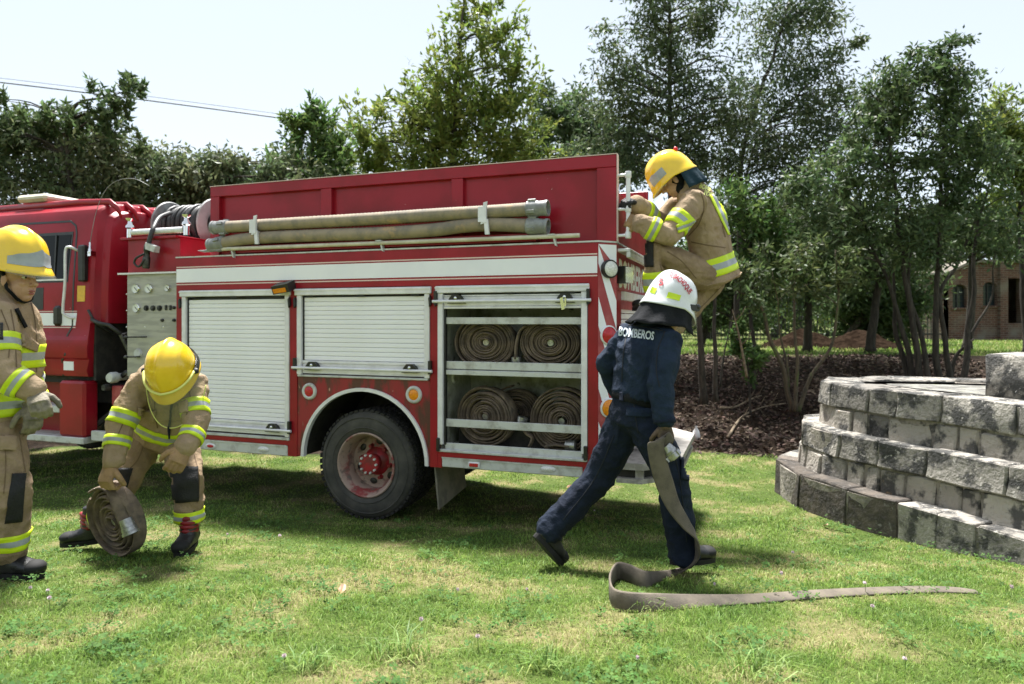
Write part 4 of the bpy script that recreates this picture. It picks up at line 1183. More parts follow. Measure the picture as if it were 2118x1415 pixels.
def wrinkle(me, amp, f=9.0, seed=0.0, sq=(1, 1, 1)):
    n = len(me.vertices)
    co = np.empty(n*3, np.float32); me.vertices.foreach_get('co', co); co = co.reshape(-1, 3)
    no = np.empty(n*3, np.float32); me.vertex_normals.foreach_get('vector', no); no = no.reshape(-1, 3)
    out = co.copy()
    for i in range(n):
        p = Vector((co[i, 0]*sq[0], co[i, 1]*sq[1], co[i, 2]*sq[2]))
        q = p*f + Vector((seed, seed*1.7, -seed))
        wq = q + noise.noise_vector(p*f*.45 + Vector((seed, 0, 0)))*1.3
        r = 1 - abs(noise.noise(wq))*2.2
        r2 = 1 - abs(noise.noise(wq*2.1 + Vector((5, 1, 2))))*2.2
        out[i] += no[i]*amp*(max(r, -.6)*.8 + max(r2, -.6)*.35 - .3)
    me.vertices.foreach_set('co', out.ravel()); me.update()

def remesh(mb, voxel, smooth=5, wr=None):
    me = mb.mesh('tmp')
    bm = bmesh.new(); bm.from_mesh(me); bmesh.ops.recalc_face_normals(bm, faces=bm.faces[:]); bm.to_mesh(me); bm.free()
    o = bpy.data.objects.new('tmp', me); COL.objects.link(o)
    m = o.modifiers.new('r', 'REMESH'); m.mode = 'VOXEL'; m.voxel_size = voxel; m.use_smooth_shade = True
    s = o.modifiers.new('s', 'SMOOTH'); s.iterations = smooth; s.factor = .5
    dg = bpy.context.evaluated_depsgraph_get(); dg.update()
    em = bpy.data.meshes.new_from_object(o.evaluated_get(dg))
    bpy.data.objects.remove(o); bpy.data.meshes.remove(me)
    if wr: wrinkle(em, *wr)
    return em

def bvh_of(me):
    return BVHTree.FromPolygons([v.co.copy() for v in me.vertices], [tuple(p.vertices) for p in me.polygons])

def secs(mb, S, n=22, pw=2.3):
    rings = []
    for c, s, f in S:
        c, s, f = Vector(c), Vector(s), Vector(f)
        ring = []
        for k in range(n):
            t = 2*math.pi*k/n; ct, st = math.cos(t), math.sin(t)
            ring.append(c + s*(math.copysign(abs(ct)**(2/pw), ct)) + f*(math.copysign(abs(st)**(2/pw), st)))
        rings.append(ring)
    mb.ring_loft(rings, True)

def band(bvh, parent, p0, p1, t0, t1, maxr, name='reflective_band', mats=('lime', 'silver', 'lime'), off=.004, n=44, tilt=None):
    p0, p1 = Vector(p0), Vector(p1); ax = (p1-p0); L = ax.length; ax.normalize()
    nt = len(mats); rows = []
    rf = Vector((0, 0, 1)) if abs(ax.z) < .8 else Vector((1, 0, 0))
    a = (rf - ax*rf.dot(ax)).normalized(); b = ax.cross(a)
    levels = []
    for q in range(2*nt + 1):
        levels.append((t0 + (t1-t0)*q/(2*nt), min(q//2, nt-1)))
    pts, ok = [], []
    for t, z in levels:
        for k in range(n):
            th = 2*math.pi*k/n; d = a*math.cos(th) + b*math.sin(th)
            c = p0.lerp(p1, t)
            if tilt is not None: c = c + ax*(d.dot(Vector(tilt)))
            h = bvh.ray_cast(c, d)
            if h[0] is not None and h[3] < maxr:
                pts.append(h[0] + d*off); ok.append(True)
            else:
                pts.append(c + d*.01); ok.append(False)
    mb = MB()
    fs, ms = [], []
    for i in range(len(levels)-1):
        for k in range(n):
            q = (i*n+k, i*n+(k+1) % n, (i+1)*n+(k+1) % n, (i+1)*n+k)
            if all(ok[j] for j in q): fs.append(q); ms.append(levels[i][1])
    mb.v = [tuple(p) for p in pts]; mb.f = fs; mb.m = ms
    if not fs: return None
    tidy(mb)
    o = mb.build(name, [MAT[m] for m in mats], parent, smooth=True, fix=False)
    s = o.modifiers.new('thick', 'SOLIDIFY'); s.thickness = .006; s.offset = 0
    return o

def cast_px(bvh, px, py):
    d = (P(px, py, 1.0) - Vector((0, 0, CAM_H))).normalized()
    return bvh.ray_cast(Vector((0, 0, CAM_H)), d)

def px_patch(bvh, quad, name, mat, parent, off=.004, nu=8, nv=8, thick=.006):
    """a cloth patch laid on the garment surface; corners seen at the given photograph pixels"""
    mb = MB(); pts = []; ok = []
    for j in range(nv+1):
        for i in range(nu+1):
            s, t = i/nu, j/nv
            x = (quad[0][0]*(1-s)+quad[1][0]*s)*(1-t) + (quad[3][0]*(1-s)+quad[2][0]*s)*t
            y = (quad[0][1]*(1-s)+quad[1][1]*s)*(1-t) + (quad[3][1]*(1-s)+quad[2][1]*s)*t
            h = cast_px(bvh, x, y)
            ok.append(h[0] is not None); pts.append((h[0] + h[1]*off) if h[0] is not None else Vector())
    fs = []
    for j in range(nv):
        for i in range(nu):
            q = (j*(nu+1)+i, j*(nu+1)+i+1, (j+1)*(nu+1)+i+1, (j+1)*(nu+1)+i)
            if all(ok[k] for k in q):
                pp = [pts[k] for k in q]
                if max((pp[0]-pp[2]).length, (pp[1]-pp[3]).length) < .12: fs.append(q)
    if not fs: return None
    mb.v = [tuple(p) for p in pts]; mb.f = fs; mb.m = [0]*len(fs)
    tidy(mb)
    o = mb.build(name, MAT[mat], parent, smooth=True, fix=False)
    s = o.modifiers.new('thick', 'SOLIDIFY'); s.thickness = thick; s.offset = 0
    return o

def seam(bvh, pts, mat, parent, w=2.4, name='seam'):
    """stitched seam lying on a garment along photograph pixels"""
    c = curve_pts([(a, b, 0) for a, b in pts], 7); mb = MB(); vs = []; ok = []
    for i, p in enumerate(c):
        t = (c[min(i+1, len(c)-1)] - c[max(i-1, 0)]).normalized(); n = Vector((-t.y, t.x, 0))*w*.5
        for q, off in ((p - n, .0015), (p, .0055), (p + n, .0015)):
            h = cast_px(bvh, q.x, q.y)
            ok.append(h[0] is not None); vs.append((h[0] + h[1]*off) if h[0] is not None else Vector())
    for i in range(len(c)-1):
        for k in range(2):
            q = (i*3+k, i*3+k+1, i*3+4+k, i*3+3+k)
            if all(ok[j] for j in q) and max((vs[q[0]]-vs[q[2]]).length, (vs[q[1]]-vs[q[3]]).length) < .07: mb.f.append(q); mb.m.append(0)
    mb.v = [tuple(v) for v in vs]
    if not mb.f: return
    tidy(mb); return mb.build(name, MAT[mat], parent, smooth=True, fix=False)

def text_px(bvh, s, px, py, ax_px, h_px, parent, mat, bold=.0, sx=1.0, curve=0.0, name='lettering'):
    """lettering on a garment: centre pixel, baseline direction in pixels, height in pixels"""
    me = text_mesh(s, 1.0, bold, .0)
    bm = bmesh.new(); bm.from_mesh(me)
    bmesh.ops.triangulate(bm, faces=bm.faces[:])
    for _ in range(2):
        bmesh.ops.subdivide_edges(bm, edges=[e for e in bm.edges if e.calc_length() > .12], cuts=1)
        bmesh.ops.triangulate(bm, faces=bm.faces[:])
    bm.to_mesh(me); bm.free()
    a = Vector((ax_px[0], ax_px[1])).normalized(); b = Vector((-a.y, a.x))*-1
    k = h_px/.7
    bad = False
    for v in me.vertices:
        x, y = v.co.x*k*sx, v.co.y*k + curve*(v.co.x*k*sx)**2
        q = Vector((px, py)) + a*x + b*y
        h = cast_px(bvh, q.x, q.y)
        if h[0] is not None: v.co = h[0] + h[1]*.0045
        else: v.co = Vector((0, 0, -50)); bad = True
    if bad:
        bm = bmesh.new(); bm.from_mesh(me)
        bmesh.ops.delete(bm, geom=[v for v in bm.verts if v.co.z < -40], context='VERTS'); bm.to_mesh(me); bm.free()
    return link(name, me, MAT[mat], parent, smooth=True)

def helmet(root, c, fwd, up, shell, L=.172, W=.137, H=.185, trim=True, ridge=.010):
    c = Vector(c); up = Vector(up).normalized(); f = Vector(fwd); f = (f - up*f.dot(up)).normalized(); s = up.cross(f)
    def surf(a, t, off=0.0):
        """a: 0 = front, t: 0 crown .. 1 rim"""
        th = t*R(98)
        ca, sa = math.cos(a), math.sin(a)
        ex = 2.25
        r = math.sin(th) ** (2/ex); z = math.copysign(abs(math.cos(th)) ** (2/ex), math.cos(th))
        fl = max(0, t-.90)/.10
        back = max(0, -ca); front = max(0, ca)
        x = (L + off)*ca*r*(1 + .12*fl + .13*front*fl*front)
        y = (W + off)*sa*r*(1 + .10*fl)
        zz = (H + off)*z - .045*back*t**3 - .03*front**2*t**4 - .012*abs(sa)*t**3
        if abs(y) < .05 and t < .93:
            zz += ridge*math.exp(-(y/.016)**2)*(1-t)**.25
            x += ridge*math.exp(-(y/.016)**2)*ca*t
        zz += .006*math.exp(-((abs(y)-.085)/.012)**2)*(1 if t < .8 else 0)
        return c + f*x + s*y + up*zz
    na, nt = 64, 22
    mb = MB(); rings = [[surf(2*math.pi*k/na, max(i/nt, .012)) for k in range(na)] for i in range(nt+1)]
    rings.append([surf(2*math.pi*k/na, 1.0) - up*.008 for k in range(na)])
    mb.ring_loft(rings, False)
    mb.f.append(tuple(range(na))); mb.m.append(0)
    o = mb.build('helmet', MAT[shell], root, smooth=True, auto=50)
    md = o.modifiers.new('thick', 'SOLIDIFY'); md.thickness = .005; md.offset = -1
    def patch(a0, a1, t0, t1, mat, name, skew=0.0, off=.003, n=14):
        mb = MB(); vs = []
        for j in range(5):
            for i in range(n+1):
                t = t0 + (t1-t0)*j/4; a = a0 + (a1-a0)*i/n
                q = abs((a-(a0+a1)/2)/((a1-a0)/2+1e-9))
                vs.append(surf(a, t + skew*q*(1-j/4)*(t1-t0), off))
        mb.add(vs, [(j*(n+1)+i, j*(n+1)+i+1, (j+1)*(n+1)+i+1, (j+1)*(n+1)+i) for j in range(4) for i in range(n)])
        return mb.build(name, MAT[mat], o, smooth=True, fix=False)
    # inner liner
    mb = MB(); mb.ring_loft([[c + (surf(2*math.pi*k/40, t) - c)*.93 for k in range(40)] for t in (.5, .7, .88)], False)
    mb.build('liner', MAT['charcoal'], o, smooth=True)
    return o, surf, patch, (c, f, s, up)

def head_prims(mb, c, f, s, u, k=1.0):
    c = Vector(c)
    def L(x, y, z): return c + (f*x + s*y + u*z)*k
    def E(x, y, z, a, b, d): mb.ell(L(x, y, z), f*a*k, s*b*k, u*d*k, 16, 10)
    E(-.015, 0, .035, .095, .076, .095); E(.025, 0, -.045, .067, .060, .075); E(.052, 0, -.092, .032, .030, .026)
    E(.066, 0, -.095, .02, .02, .017); E(.05, 0, -.02, .042, .052, .05)
    mb.capsule([L(.084, 0, .026), L(.101, 0, -.004), L(.117, 0, -.022)], [.010*k, .0115*k, .0130*k], 10)
    E(.098, .010, -.028, .01, .009, .008); E(.098, -.010, -.028, .01, .009, .008)
    E(.074, 0, .040, .018, .05, .012); E(.062, .032, -.022, .024, .02, .02); E(.062, -.032, -.022, .024, .02, .02)
    E(.084, 0, -.058, .012, .022, .008); E(.081, 0, -.073, .012, .02, .008)
    for sg in (1, -1): E(-.005, .078*sg, -.01, .02, .009, .033)

def head_extras(root, c, f, s, u, k=1.0, mouth=False):
    c = Vector(c)
    def L(x, y, z): return c + (f*x + s*y + u*z)*k
    for sg in (1, -1):
        mb = MB(); mb.ell(L(.073, .031*sg, .012), f*.012*k, s*.013*k, u*.0085*k, 12, 8); e = mb.build('eye', MAT['eyew'], root, smooth=True)
        mb = MB(); mb.ell(L(.0835, .031*sg, .012), f*.0035*k, s*.006*k, u*.006*k, 10, 6); mb.build('iris', MAT['hair'], e, smooth=True)
        mb = MB(); mb.capsule([L(.084, .014*sg, .036), L(.085, .03*sg, .042), L(.074, .048*sg, .037)], [.0035*k, .004*k, .002*k], 8); mb.build('eyebrow', MAT['hair'], root, smooth=True)
    mb = MB(); mb.ell(L(.0945, 0, -.060), f*.006*k, s*.019*k, u*.0055*k, 12, 7); mb.ell(L(.0915, 0, -.0735), f*.006*k, s*.017*k, u*.006*k, 12, 7); mb.build('lips', MAT['lips'], root, smooth=True)

def hand_mesh(wrist, d, nrm, curl, thumb_side, k=1.0, spread=.06, thumb_curl=.4, cuff=None, fat=1.0):
    """five-fingered gloved hand. d: wrist to knuckles, nrm: back of the hand outward, thumb_side: +1 on (d x nrm)"""
    w = Vector(wrist); d = Vector(d).normalized(); n = Vector(nrm); n = (n - d*n.dot(d)).normalized(); a = d.cross(n).normalized()*thumb_side
    mb = MB()
    secs(mb, [(w - d*.01*k, a*.030*k, n*.024*k), (w + d*.03*k, a*.038*k, n*.022*k), (w + d*.07*k, a*.045*k, n*.020*k), (w + d*.098*k, a*.044*k, n*.017*k)], 16)
    mb.ell(w + d*.045*k + a*.022*k - n*.012*k, d*.035*k, a*.022*k, n*.018*k)
    lens = [.92, 1.0, .95, .78]
    for i in range(4):
        off = (.033 - .0215*i)
        b = w + d*.088*k + a*off*k
        dd = (d + a*spread*(1.5-i)).normalized()
        ang = 0; p = b; pts = [p - d*.015*k, p]
        cu = curl if not hasattr(curl, '__len__') else curl[i]
        for j, ln in enumerate((.045, .030, .024)):
            ang += cu*(.75, 1.05, .8)[j]
            q = dd*math.cos(ang) - n*math.sin(ang)
            p = p + q*ln*lens[i]*k; pts.append(p)
        r = .0112*k*fat
        mb.capsule(pts, [r*1.15, r*1.12, r*1.05, r, r*.85], 10)
    tb = w + d*.030*k + a*.032*k - n*.006*k
    td = (d*.75 + a*.75 - n*.25).normalized(); td2 = (td*math.cos(thumb_curl) + (-n*.75 - a*.65)*math.sin(thumb_curl)).normalized()
    td3 = (td2*.8 + (-n*.5 - a*.5)*thumb_curl*1.3).normalized()
    mb.capsule([tb, tb + td*.042*k, tb + td*.042*k + td2*.032*k, tb + td*.042*k + td2*.032*k + td3*.026*k], [.016*k, .0142*k*fat, .013*k*fat, .0105*k*fat], 10)
    if cuff: mb.capsule([w - d*cuff*k, w + d*.01*k], [.044*k, .034*k], 14)
    return remesh(mb, .0042*k, 2)

def boot(root, ankle, toe_dir, mat='boot', k=1.0, pitch=0.0, name='boot', red=None, shaft=None):
    """boot standing under the ankle joint; pitch lifts the heel"""
    A = Vector(ankle); f = Vector(toe_dir).normalized()
    up = Vector((0, 0, 1)); up = (up - f*up.dot(f)).normalized(); s = up.cross(f)
    mb = MB()
    def L(x, y, z): return A + (f*x + s*y + up*z)*k
    secs(mb, [(L(-.005, 0, .13), s*.058*k, f*.066*k), (L(0, 0, .05), s*.055*k, f*.065*k), (L(.005, 0, -.01), s*.052*k, f*.072*k), (L(.03, 0, -.05), s*.050*k, f*.10*k), (L(.045, 0, -.082), s*.050*k, f*.125*k)], 20)
    secs(mb, [(L(-.07, 0, -.055), s*.038*k, up*.032*k), (L(-.03, 0, -.05), s*.048*k, up*.04*k), (L(.05, 0, -.045), s*.050*k, up*.045*k), (L(.11, 0, -.055), s*.054*k, up*.036*k), (L(.165, 0, -.062), s*.052*k, up*.030*k), (L(.195, 0, -.068), s*.034*k, up*.022*k)], 18)
    o = link(name, remesh(mb, .0075*k, 4), MAT[mat], root, smooth=True)
    mb = MB(); pl = []
    for t in range(25):
        a = 2*math.pi*t/25; x = .06 + .145*math.cos(a); y = (.053 if x > .06 else .046)*math.sin(a)
        pl.append((x, y))
    mb.add([L(x, y, -.112) for x, y in pl] + [L(x*1.0, y*1.04, -.083) for x, y in pl], [tuple(range(24, -1, -1)), tuple(range(25, 50))] + [(i, (i+1) % 25, (i+1) % 25+25, i+25) for i in range(25)])
    mb.build('sole', MAT['sole'], o)
    mb = MB(); mb.ell(L(.15, 0, -.055), f*.055*k, s*.0545*k, up*.034*k, 16, 10); mb.build('toe_cap', MAT['sole'], o, smooth=True)
    if red:
        mb = MB()
        for j in range(4):
            z = .005 + j*.026
            mb.tube([L(.074 - abs(y)*6*abs(y)*4, y, z - abs(y)*.2) for y in (-.05, -.03, 0, .03, .05)], .014*k, 8, flat=.8)
        mb.build('gaiter', MAT[red], o, smooth=True)
    return o

def body_core(root_name, J, head, label, cat='person'):
    """continuous body inside the clothes; carries the label"""
    mb = MB()
    c, f, s, u, k = head
    hb = MB(); head_prims(hb, c, f, s, u, k)
    hb.capsule([J['neck'], Vector(c) - u*.05*k - f*.015], [.052, .05], 14)
    mb.capsule([J['neck'], Vector(c) - u*.05*k - f*.015], [.046, .042], 14)
    mb.capsule([J['pelvis'], (J['pelvis']+J['chest'])/2, J['chest'], J['neck'] - (J['neck']-J['chest'])*.2], [.10, .095, .105, .06], 16)
    for sd in 'LR':
        mb.capsule([J['chest'], J[sd+'sh'], J[sd+'el'], J[sd+'wr']], [.07, .05, .038, .028], 10)
        mb.capsule([J['pelvis'], J[sd+'hip'], J[sd+'kn'], J[sd+'an']], [.08, .07, .05, .036], 10)
    m1, m2 = remesh(mb, .011, 2), remesh(hb, .0036, 2)
    bm = bmesh.new(); bm.from_mesh(m1); bm.from_mesh(m2); bm.to_mesh(m1); bm.free()
    o = link('person', m1, MAT['skin'], None, smooth=True)
    tag(o, label, cat)
    return o

def jacket_mesh(J, side, fw, scale=1.0, hem=None, sleeve=(.088, .076, .064), sizes=None, wr=(.010, 8.5, 1.0), collar=True, voxel=.0095):
    mb = MB(); side = Vector(side).normalized(); fw = Vector(fw).normalized()
    pe, ch, nk = J['pelvis'], J['chest'], J['neck']
    sz = sizes or [(.195, .145), (.185, .135), (.20, .145), (.185, .12), (.095, .08)]
    hemp = Vector(hem) if hem is not None else pe + (pe-ch).normalized()*.08
    cs = [hemp, pe.lerp(ch, .25), ch, ch.lerp(nk, .62), nk]
    S = [(c, side*a*scale, fw*b*scale) for c, (a, b) in zip(cs, sz)]
    secs(mb, S)
    for sd in 'LR':
        mb.capsule([ch.lerp(nk, .6), J[sd+'sh'], J[sd+'sh'].lerp(J[sd+'el'], .5), J[sd+'el'], J[sd+'el'].lerp(J[sd+'wr'], .5), J[sd+'wr']],
                   [.09*scale, sleeve[0], sleeve[0]*.97, sleeve[1], (sleeve[1]+sleeve[2])/2*1.04, sleeve[2]], 16)
    if collar:
        mb.capsule([nk - (nk-ch).normalized()*.03, nk + (nk-ch).normalized()*.045], [.085, .074], 16)
    me = remesh(mb, voxel, 3, wr); sp = nk - ch
    fl = [(pe.lerp(ch, .3), sp, .20, .075, .011), (ch, side, .17, .10, .008)]
    for s_ in 'LR':
        a, e, w = J[s_+'sh'], J[s_+'el'], J[s_+'wr']
        fl += [(e, (e-a).normalized() + (w-e).normalized(), .10, .048, .013), (a, (e-a), .11, .07, .010), (e.lerp(w, .8), w-e, .07, .035, .007), (a.lerp(e, .5), (e-a) + side*.3, .10, .06, .006)]
    folds_at(me, fl, wr[2])
    return me

def trousers_mesh(J, side, fw, hip=(.175, .125), r=(.108, .095, .088, .086), wr=(.009, 8.0, 4.0), voxel=.0095, cut=.0):
    mb = MB(); side = Vector(side).normalized(); fw = Vector(fw).normalized()
    pe = J['pelvis']; up = (J['chest']-pe).normalized()
    secs(mb, [(pe - up*.07, side*hip[0]*.92, fw*hip[1]*.95), (pe, side*hip[0], fw*hip[1]), (pe + up*.10, side*hip[0]*.92, fw*hip[1]*.9), (pe + up*.17, side*hip[0]*.86, fw*hip[1]*.85)])
    for sd in 'LR':
        h, k, a = J[sd+'hip'], J[sd+'kn'], J[sd+'an']
        mb.capsule([pe.lerp(h, .5), h, h.lerp(k, .5), k, k.lerp(a, .5), a - (a-k).normalized()*(.03+cut), a - (a-k).normalized()*cut], [.11, r[0]*1.1, r[0], r[1], (r[1]+r[2])*.5, r[2], r[3]], 18)
    me = remesh(mb, voxel, 3, wr)
    fl = [(pe - up*.08, side + up*.3, .15, .07, .012)]
    for s_ in 'LR':
        h, k, a = J[s_+'hip'], J[s_+'kn'], J[s_+'an']
        fl += [(k, (k-h).normalized() + (a-k).normalized(), .12, .055, .012), (a, a-k, .11, .042, .015), (h, (k-h) + side*.5*(k-h).length, .13, .07, .010), (k.lerp(a, .5), a-k, .12, .065, .009), (h.lerp(k, .55), (k-h) + side*.3, .13, .08, .008)]
    folds_at(me, fl, wr[2])
    return me

def frame(h, up=(0, 0, 1)):
    h = Vector(h).normalized(); up = Vector(up); up = (up - h*up.dot(h)).normalized(); return h, up.cross(h), up    # forward, left, up

# ---- walking person in navy, carrying a hose
def person_navy():
    J = dict(pelvis=P(1310, 858, 4.05), chest=P(1333, 730, 4.06), neck=P(1362, 668, 4.07), Rsh=P(1385, 706, 3.90), Rel=P(1366, 795, 3.84), Rwr=P(1374, 866, 3.80),
             Lsh=P(1300, 692, 4.20), Lel=P(1256, 752, 4.24), Lwr=P(1282, 815, 4.34),
             Rhip=P(1342, 880, 3.98), Rkn=P(1392, 1000, 3.96), Ran=P(1414, 1140, 3.99), Lhip=P(1290, 880, 4.12), Lkn=P(1238, 990, 4.16), Lan=P(1142, 1092, 4.14))
    h = Vector((.848, .53, 0)); side = Vector((-.53, .848, 0)); spine = (J['neck']-J['pelvis']).normalized()
    fw = (h - spine*h.dot(spine)).normalized(); sd = spine.cross(fw)
    hf, hs_, hu = frame((.80, .44, -.42))
    rim = P(1387, 624, 4.06)
    b = body_core('person', J, (rim - hu*.055 + hf*.01, hf, hs_, hu, 1.0), 'person in dark navy clothes and white helmet walking with a flat hose in hand')
    jm = jacket_mesh(J, sd, fw, 1.0, J['pelvis'] + spine*.11, (.078, .072, .058), [(.158, .118), (.165, .122), (.19, .132), (.175, .11), (.085, .075)], (.011, 7.5, 2.0), collar=True)
    jk = link('shirt', jm, MAT['navy'], b, smooth=True); jb = bvh_of(jm)
    tm = trousers_mesh(J, sd, fw, (.165, .122), (.104, .090, .086, .090), (.010, 7.0, 5.0), cut=-.01); tr = link('trousers', tm, MAT['navy_dark'], b, smooth=True); tb = bvh_of(tm)
    band(tb, tr, J['pelvis'] + spine*.07, J['pelvis'] + spine*.13, 0, 1, .3, 'belt', ('charcoal',), .008)
    px_patch(tb, [(1297, 843), (1352, 845), (1350, 862), (1296, 860)], 'pocket_flap', 'navy', tr, .006)
    px_patch(tb, [(1285, 812), (1293, 812), (1292, 830), (1284, 830)], 'belt_loop', 'navy_dark', tr, .012)
    text_px(jb, 'BOMBEROS', 1317, 691, (1, .14), 17, jk, 'pale_text', bold=.03, sx=.60)
    mb = MB(); mb.tube([(jb.ray_cast(Vector((0,0,CAM_H)), (P(x, y, 1) - Vector((0,0,CAM_H))).normalized())[0] or P(x, y, 3.95)) for x, y in ((1321, 659), (1324, 663), (1329, 661), (1334, 656))], .004, 6); mb.build('collar_tag', MAT['pale_text'], jk)
    boot(b, J['Ran'] + Vector((.0, .0, .045)), (.93, .25, -.02), k=1.02)
    boot(b, J['Lan'] + Vector((.008, 0, -.018)), (.62, .32, -.80), k=1.0)
    ho, surf, patch, (c, f, s, u) = helmet(b, rim, hf, hu, 'whelmet', .165, .132, .18, ridge=.012)
    patch(-R(134), -R(106), .84, .92, 'lime', 'reflective_patch'); patch(-R(176), -R(162), .82, .90, 'lime', 'reflective_patch')
    hb = bvh_of(ho.data)
    text_px(hb, 'SUBACHOQUE', 1409, 582, (.74, .67), 10.0, ho, 'helm_red', bold=.03, sx=.62, curve=-.006)
    text_px(hb, '5', 1368, 584, (1, .05), 15, ho, 'helm_red', bold=.04)
    # visor hinge and visor, neck cape
    hp = surf(-R(62), .90, .008)
    mb = MB(); mb.obox(hp, f*.035 + u*.012, s*.008, u*.018); mb.ell(hp + f*.02 + u*.016, f*.018, s*.014, u*.018); mb.tube([hp - f*.04, hp + f*.03 + u*.01, surf(-R(35), .86, .012)], .008, 8); mb.build('visor_hinge', MAT['black'], ho)
    mb = MB(); n = 20; vs = []
    for i in range(n+1):
        a = -R(60) + R(120)*i/n
        vs += [surf(a, .88, .010), surf(a, 1.0, .016) - u*.05 + f*.01]
    mb.add(vs, [(i*2, i*2+2, i*2+3, i*2+1) for i in range(n)]); mb.build('visor', MAT['visor'], ho, smooth=True, fix=False)
    # cape: from the rim down over the collar
    mb = MB(); n = 34; rows = 7; vs = []
    for j in range(rows):
        t = j/(rows-1)
        for i in range(n+1):
            a = R(70) + R(230)*i/n
            top = c + (surf(a, 1.0) - c)*.93
            dirn = (surf(a, .93) - c); dirn = (dirn - u*dirn.dot(u)).normalized()
            backness = max(0, -math.cos(a))
            p = top - u*(.085 + .04*backness)*t - Vector((0, 0, .035))*t + dirn*(.028*t*t*(1 + 1.0*backness)) + dirn*.012*math.sin(i*1.1 + t)*t
            h_ = jb.find_nearest(p)
            if h_[0] is not None and (p - h_[0]).dot(h_[1]) < .010: p = h_[0] + h_[1]*.011
            vs.append(p)
    mb.add(vs, [(j*(n+1)+i, j*(n+1)+i+1, (j+1)*(n+1)+i+1, (j+1)*(n+1)+i) for j in range(rows-1) for i in range(n)])
    o = mb.build('neck_cape', MAT['charcoal'], b, smooth=True, fix=False); m = o.modifiers.new('thick', 'SOLIDIFY'); m.thickness = .005
    # hands
    wr = J['Rwr']
    hd = P(1381, 930, 3.80) - wr
    gm = hand_mesh(wr + hd.normalized()*.025, hd, (.1, -1, .05), [1.0, 1.05, 1.1, 1.1], 1, 1.02, .02, .5, cuff=.03)
    g = link('glove', gm, MAT['glove_brown'], b, smooth=True)
    ld = Vector((.5, .75, -.25))
    gm = hand_mesh(J['Lwr'], ld, (-.3, .2, .9), .5, -1, 1.0, .04, .3, cuff=.03); link('glove', gm, MAT['glove_brown'], b, smooth=True)
    mb = MB(); wb = J['Rwr']; ax = (J['Rwr']-J['Rel']).normalized()
    mb.lathe([(.056, -.012), (.062, -.006), (.062, .012), (.054, .018)], wb + ax*.01, ax, 20); mb.build('cuff', MAT['navy_dark'], jk, smooth=True)
    MAT['navy_seam'] = M('dark seam', (.004, .007, .014), rough=.8)
    seam(jb, [(1376, 684), (1362, 720), (1358, 765), (1364, 800)], 'navy_seam', jk); seam(jb, [(1296, 690), (1290, 730), (1286, 790)], 'navy_seam', jk); seam(jb, [(1300, 672), (1335, 676), (1372, 684)], 'navy_seam', jk)
    seam(tb, [(1312, 836), (1314, 860), (1320, 895)], 'navy_seam', tr); seam(tb, [(1372, 880), (1400, 960), (1412, 1040), (1420, 1120)], 'navy_seam', tr); seam(tb, [(1270, 900), (1230, 990), (1165, 1075)], 'navy_seam', tr)
    px_patch(tb, [(1405, 930), (1432, 935), (1430, 995), (1406, 990)], 'cargo_pocket', 'navy_dark', tr, .012, 8, 8, .014)
    return J
NAVY = person_navy()

# ---- the hose that person carries
def carried_hose():
    o = P(1365, 915, 3.80)
    root = empty('carried_hose', o); tag(root, 'flat canvas hose held by the navy person and trailing in a loop across the grass', 'fire hose')
    def G(px, py, dz=.05):
        # ground point seen at this pixel
        Y = 4.0
        for _ in range(30):
            p = P(px, py, Y); z = gz(p.x, p.y) + dz
            Y += (p.z - z) * 1.6
        p = P(px, py, Y); return Vector((p.x, p.y, gz(p.x, p.y) + dz))
    hw = .052
    path = [P(1383, 918, 3.765), P(1372, 906, 3.745), P(1357, 916, 3.74), P(1362, 955, 3.75), P(1375, 1000, 3.76), P(1393, 1045, 3.77), P(1420, 1085, 3.80), P(1440, 1112, 3.84), P(1440, 1150, 3.90), P(1418, 1175, 3.96)]
    wid = [(.036, .01, .02), (.030, .0, .035), (.046, 0, .0), (.048, 0, .01), (.048, .0, .014), (.040, .02, .015), (.028, .035, .012), (.006, .05, .006), (.0, .05, .0), (.02, .04, .0)]
    g = [G(1400, 1182, .012), G(1368, 1192, .022), G(1335, 1200, .035), G(1300, 1185, .05), G(1275, 1182, .052), G(1262, 1205, .052), G(1268, 1235, .05), G(1300, 1245, .045), G(1370, 1246, .035), G(1450, 1243, .022), G(1560, 1238, .016), G(1700, 1228, .014), G(1840, 1221, .012), G(1930, 1219, .010), G(1985, 1221, .008), G(2022, 1225, .004)]
    gw = [(.01, .05, .0), (.02, .04, .02), (.005, .02, .045), (.0, .01, .050), (.0, .0, .052), (0, 0, .052), (0, 0, .050), (0, .01, .045), (0, .03, .032), (.0, .04, .018), (0, .046, .006), (0, .048, .002), (0, .048, .0), (0, .046, .0), (0, .04, .0), (0, .03, .0)]
    P_ = [p - o for p in path + g]; W_ = [Vector(w) for w in wid + gw]
    mb = ribbon(P_, W_, .006, 7); mb.build('hose', MAT['hose_pale'], root, smooth=True)
    cd = (P(1396, 943, 3.76) - P(1372, 915, 3.77)).normalized()
    c = P(1384, 930, 3.765) - o
    mb = MB(); mb.lathe([(.0, -.03), (.031, -.03), (.033, .0), (.036, .004), (.036, .018), (.042, .02), (.042, .05), (.036, .055), (.030, .055), (.028, .02)], c, cd, 22); mb.build('coupling', MAT['coupling'], root, smooth=True, auto=35)
    for q in range(3):
        a = q*2.09 + .5; s = cd.orthogonal().normalized(); t = cd.cross(s)
        mb = MB(); mb.obox(c + cd*.035 + (s*math.cos(a)+t*math.sin(a))*.045, cd*.012, (s*math.cos(a)+t*math.sin(a))*.006, (-s*math.sin(a)+t*math.cos(a))*.01); mb.build('lug', MAT['coupling'], root)
carried_hose()

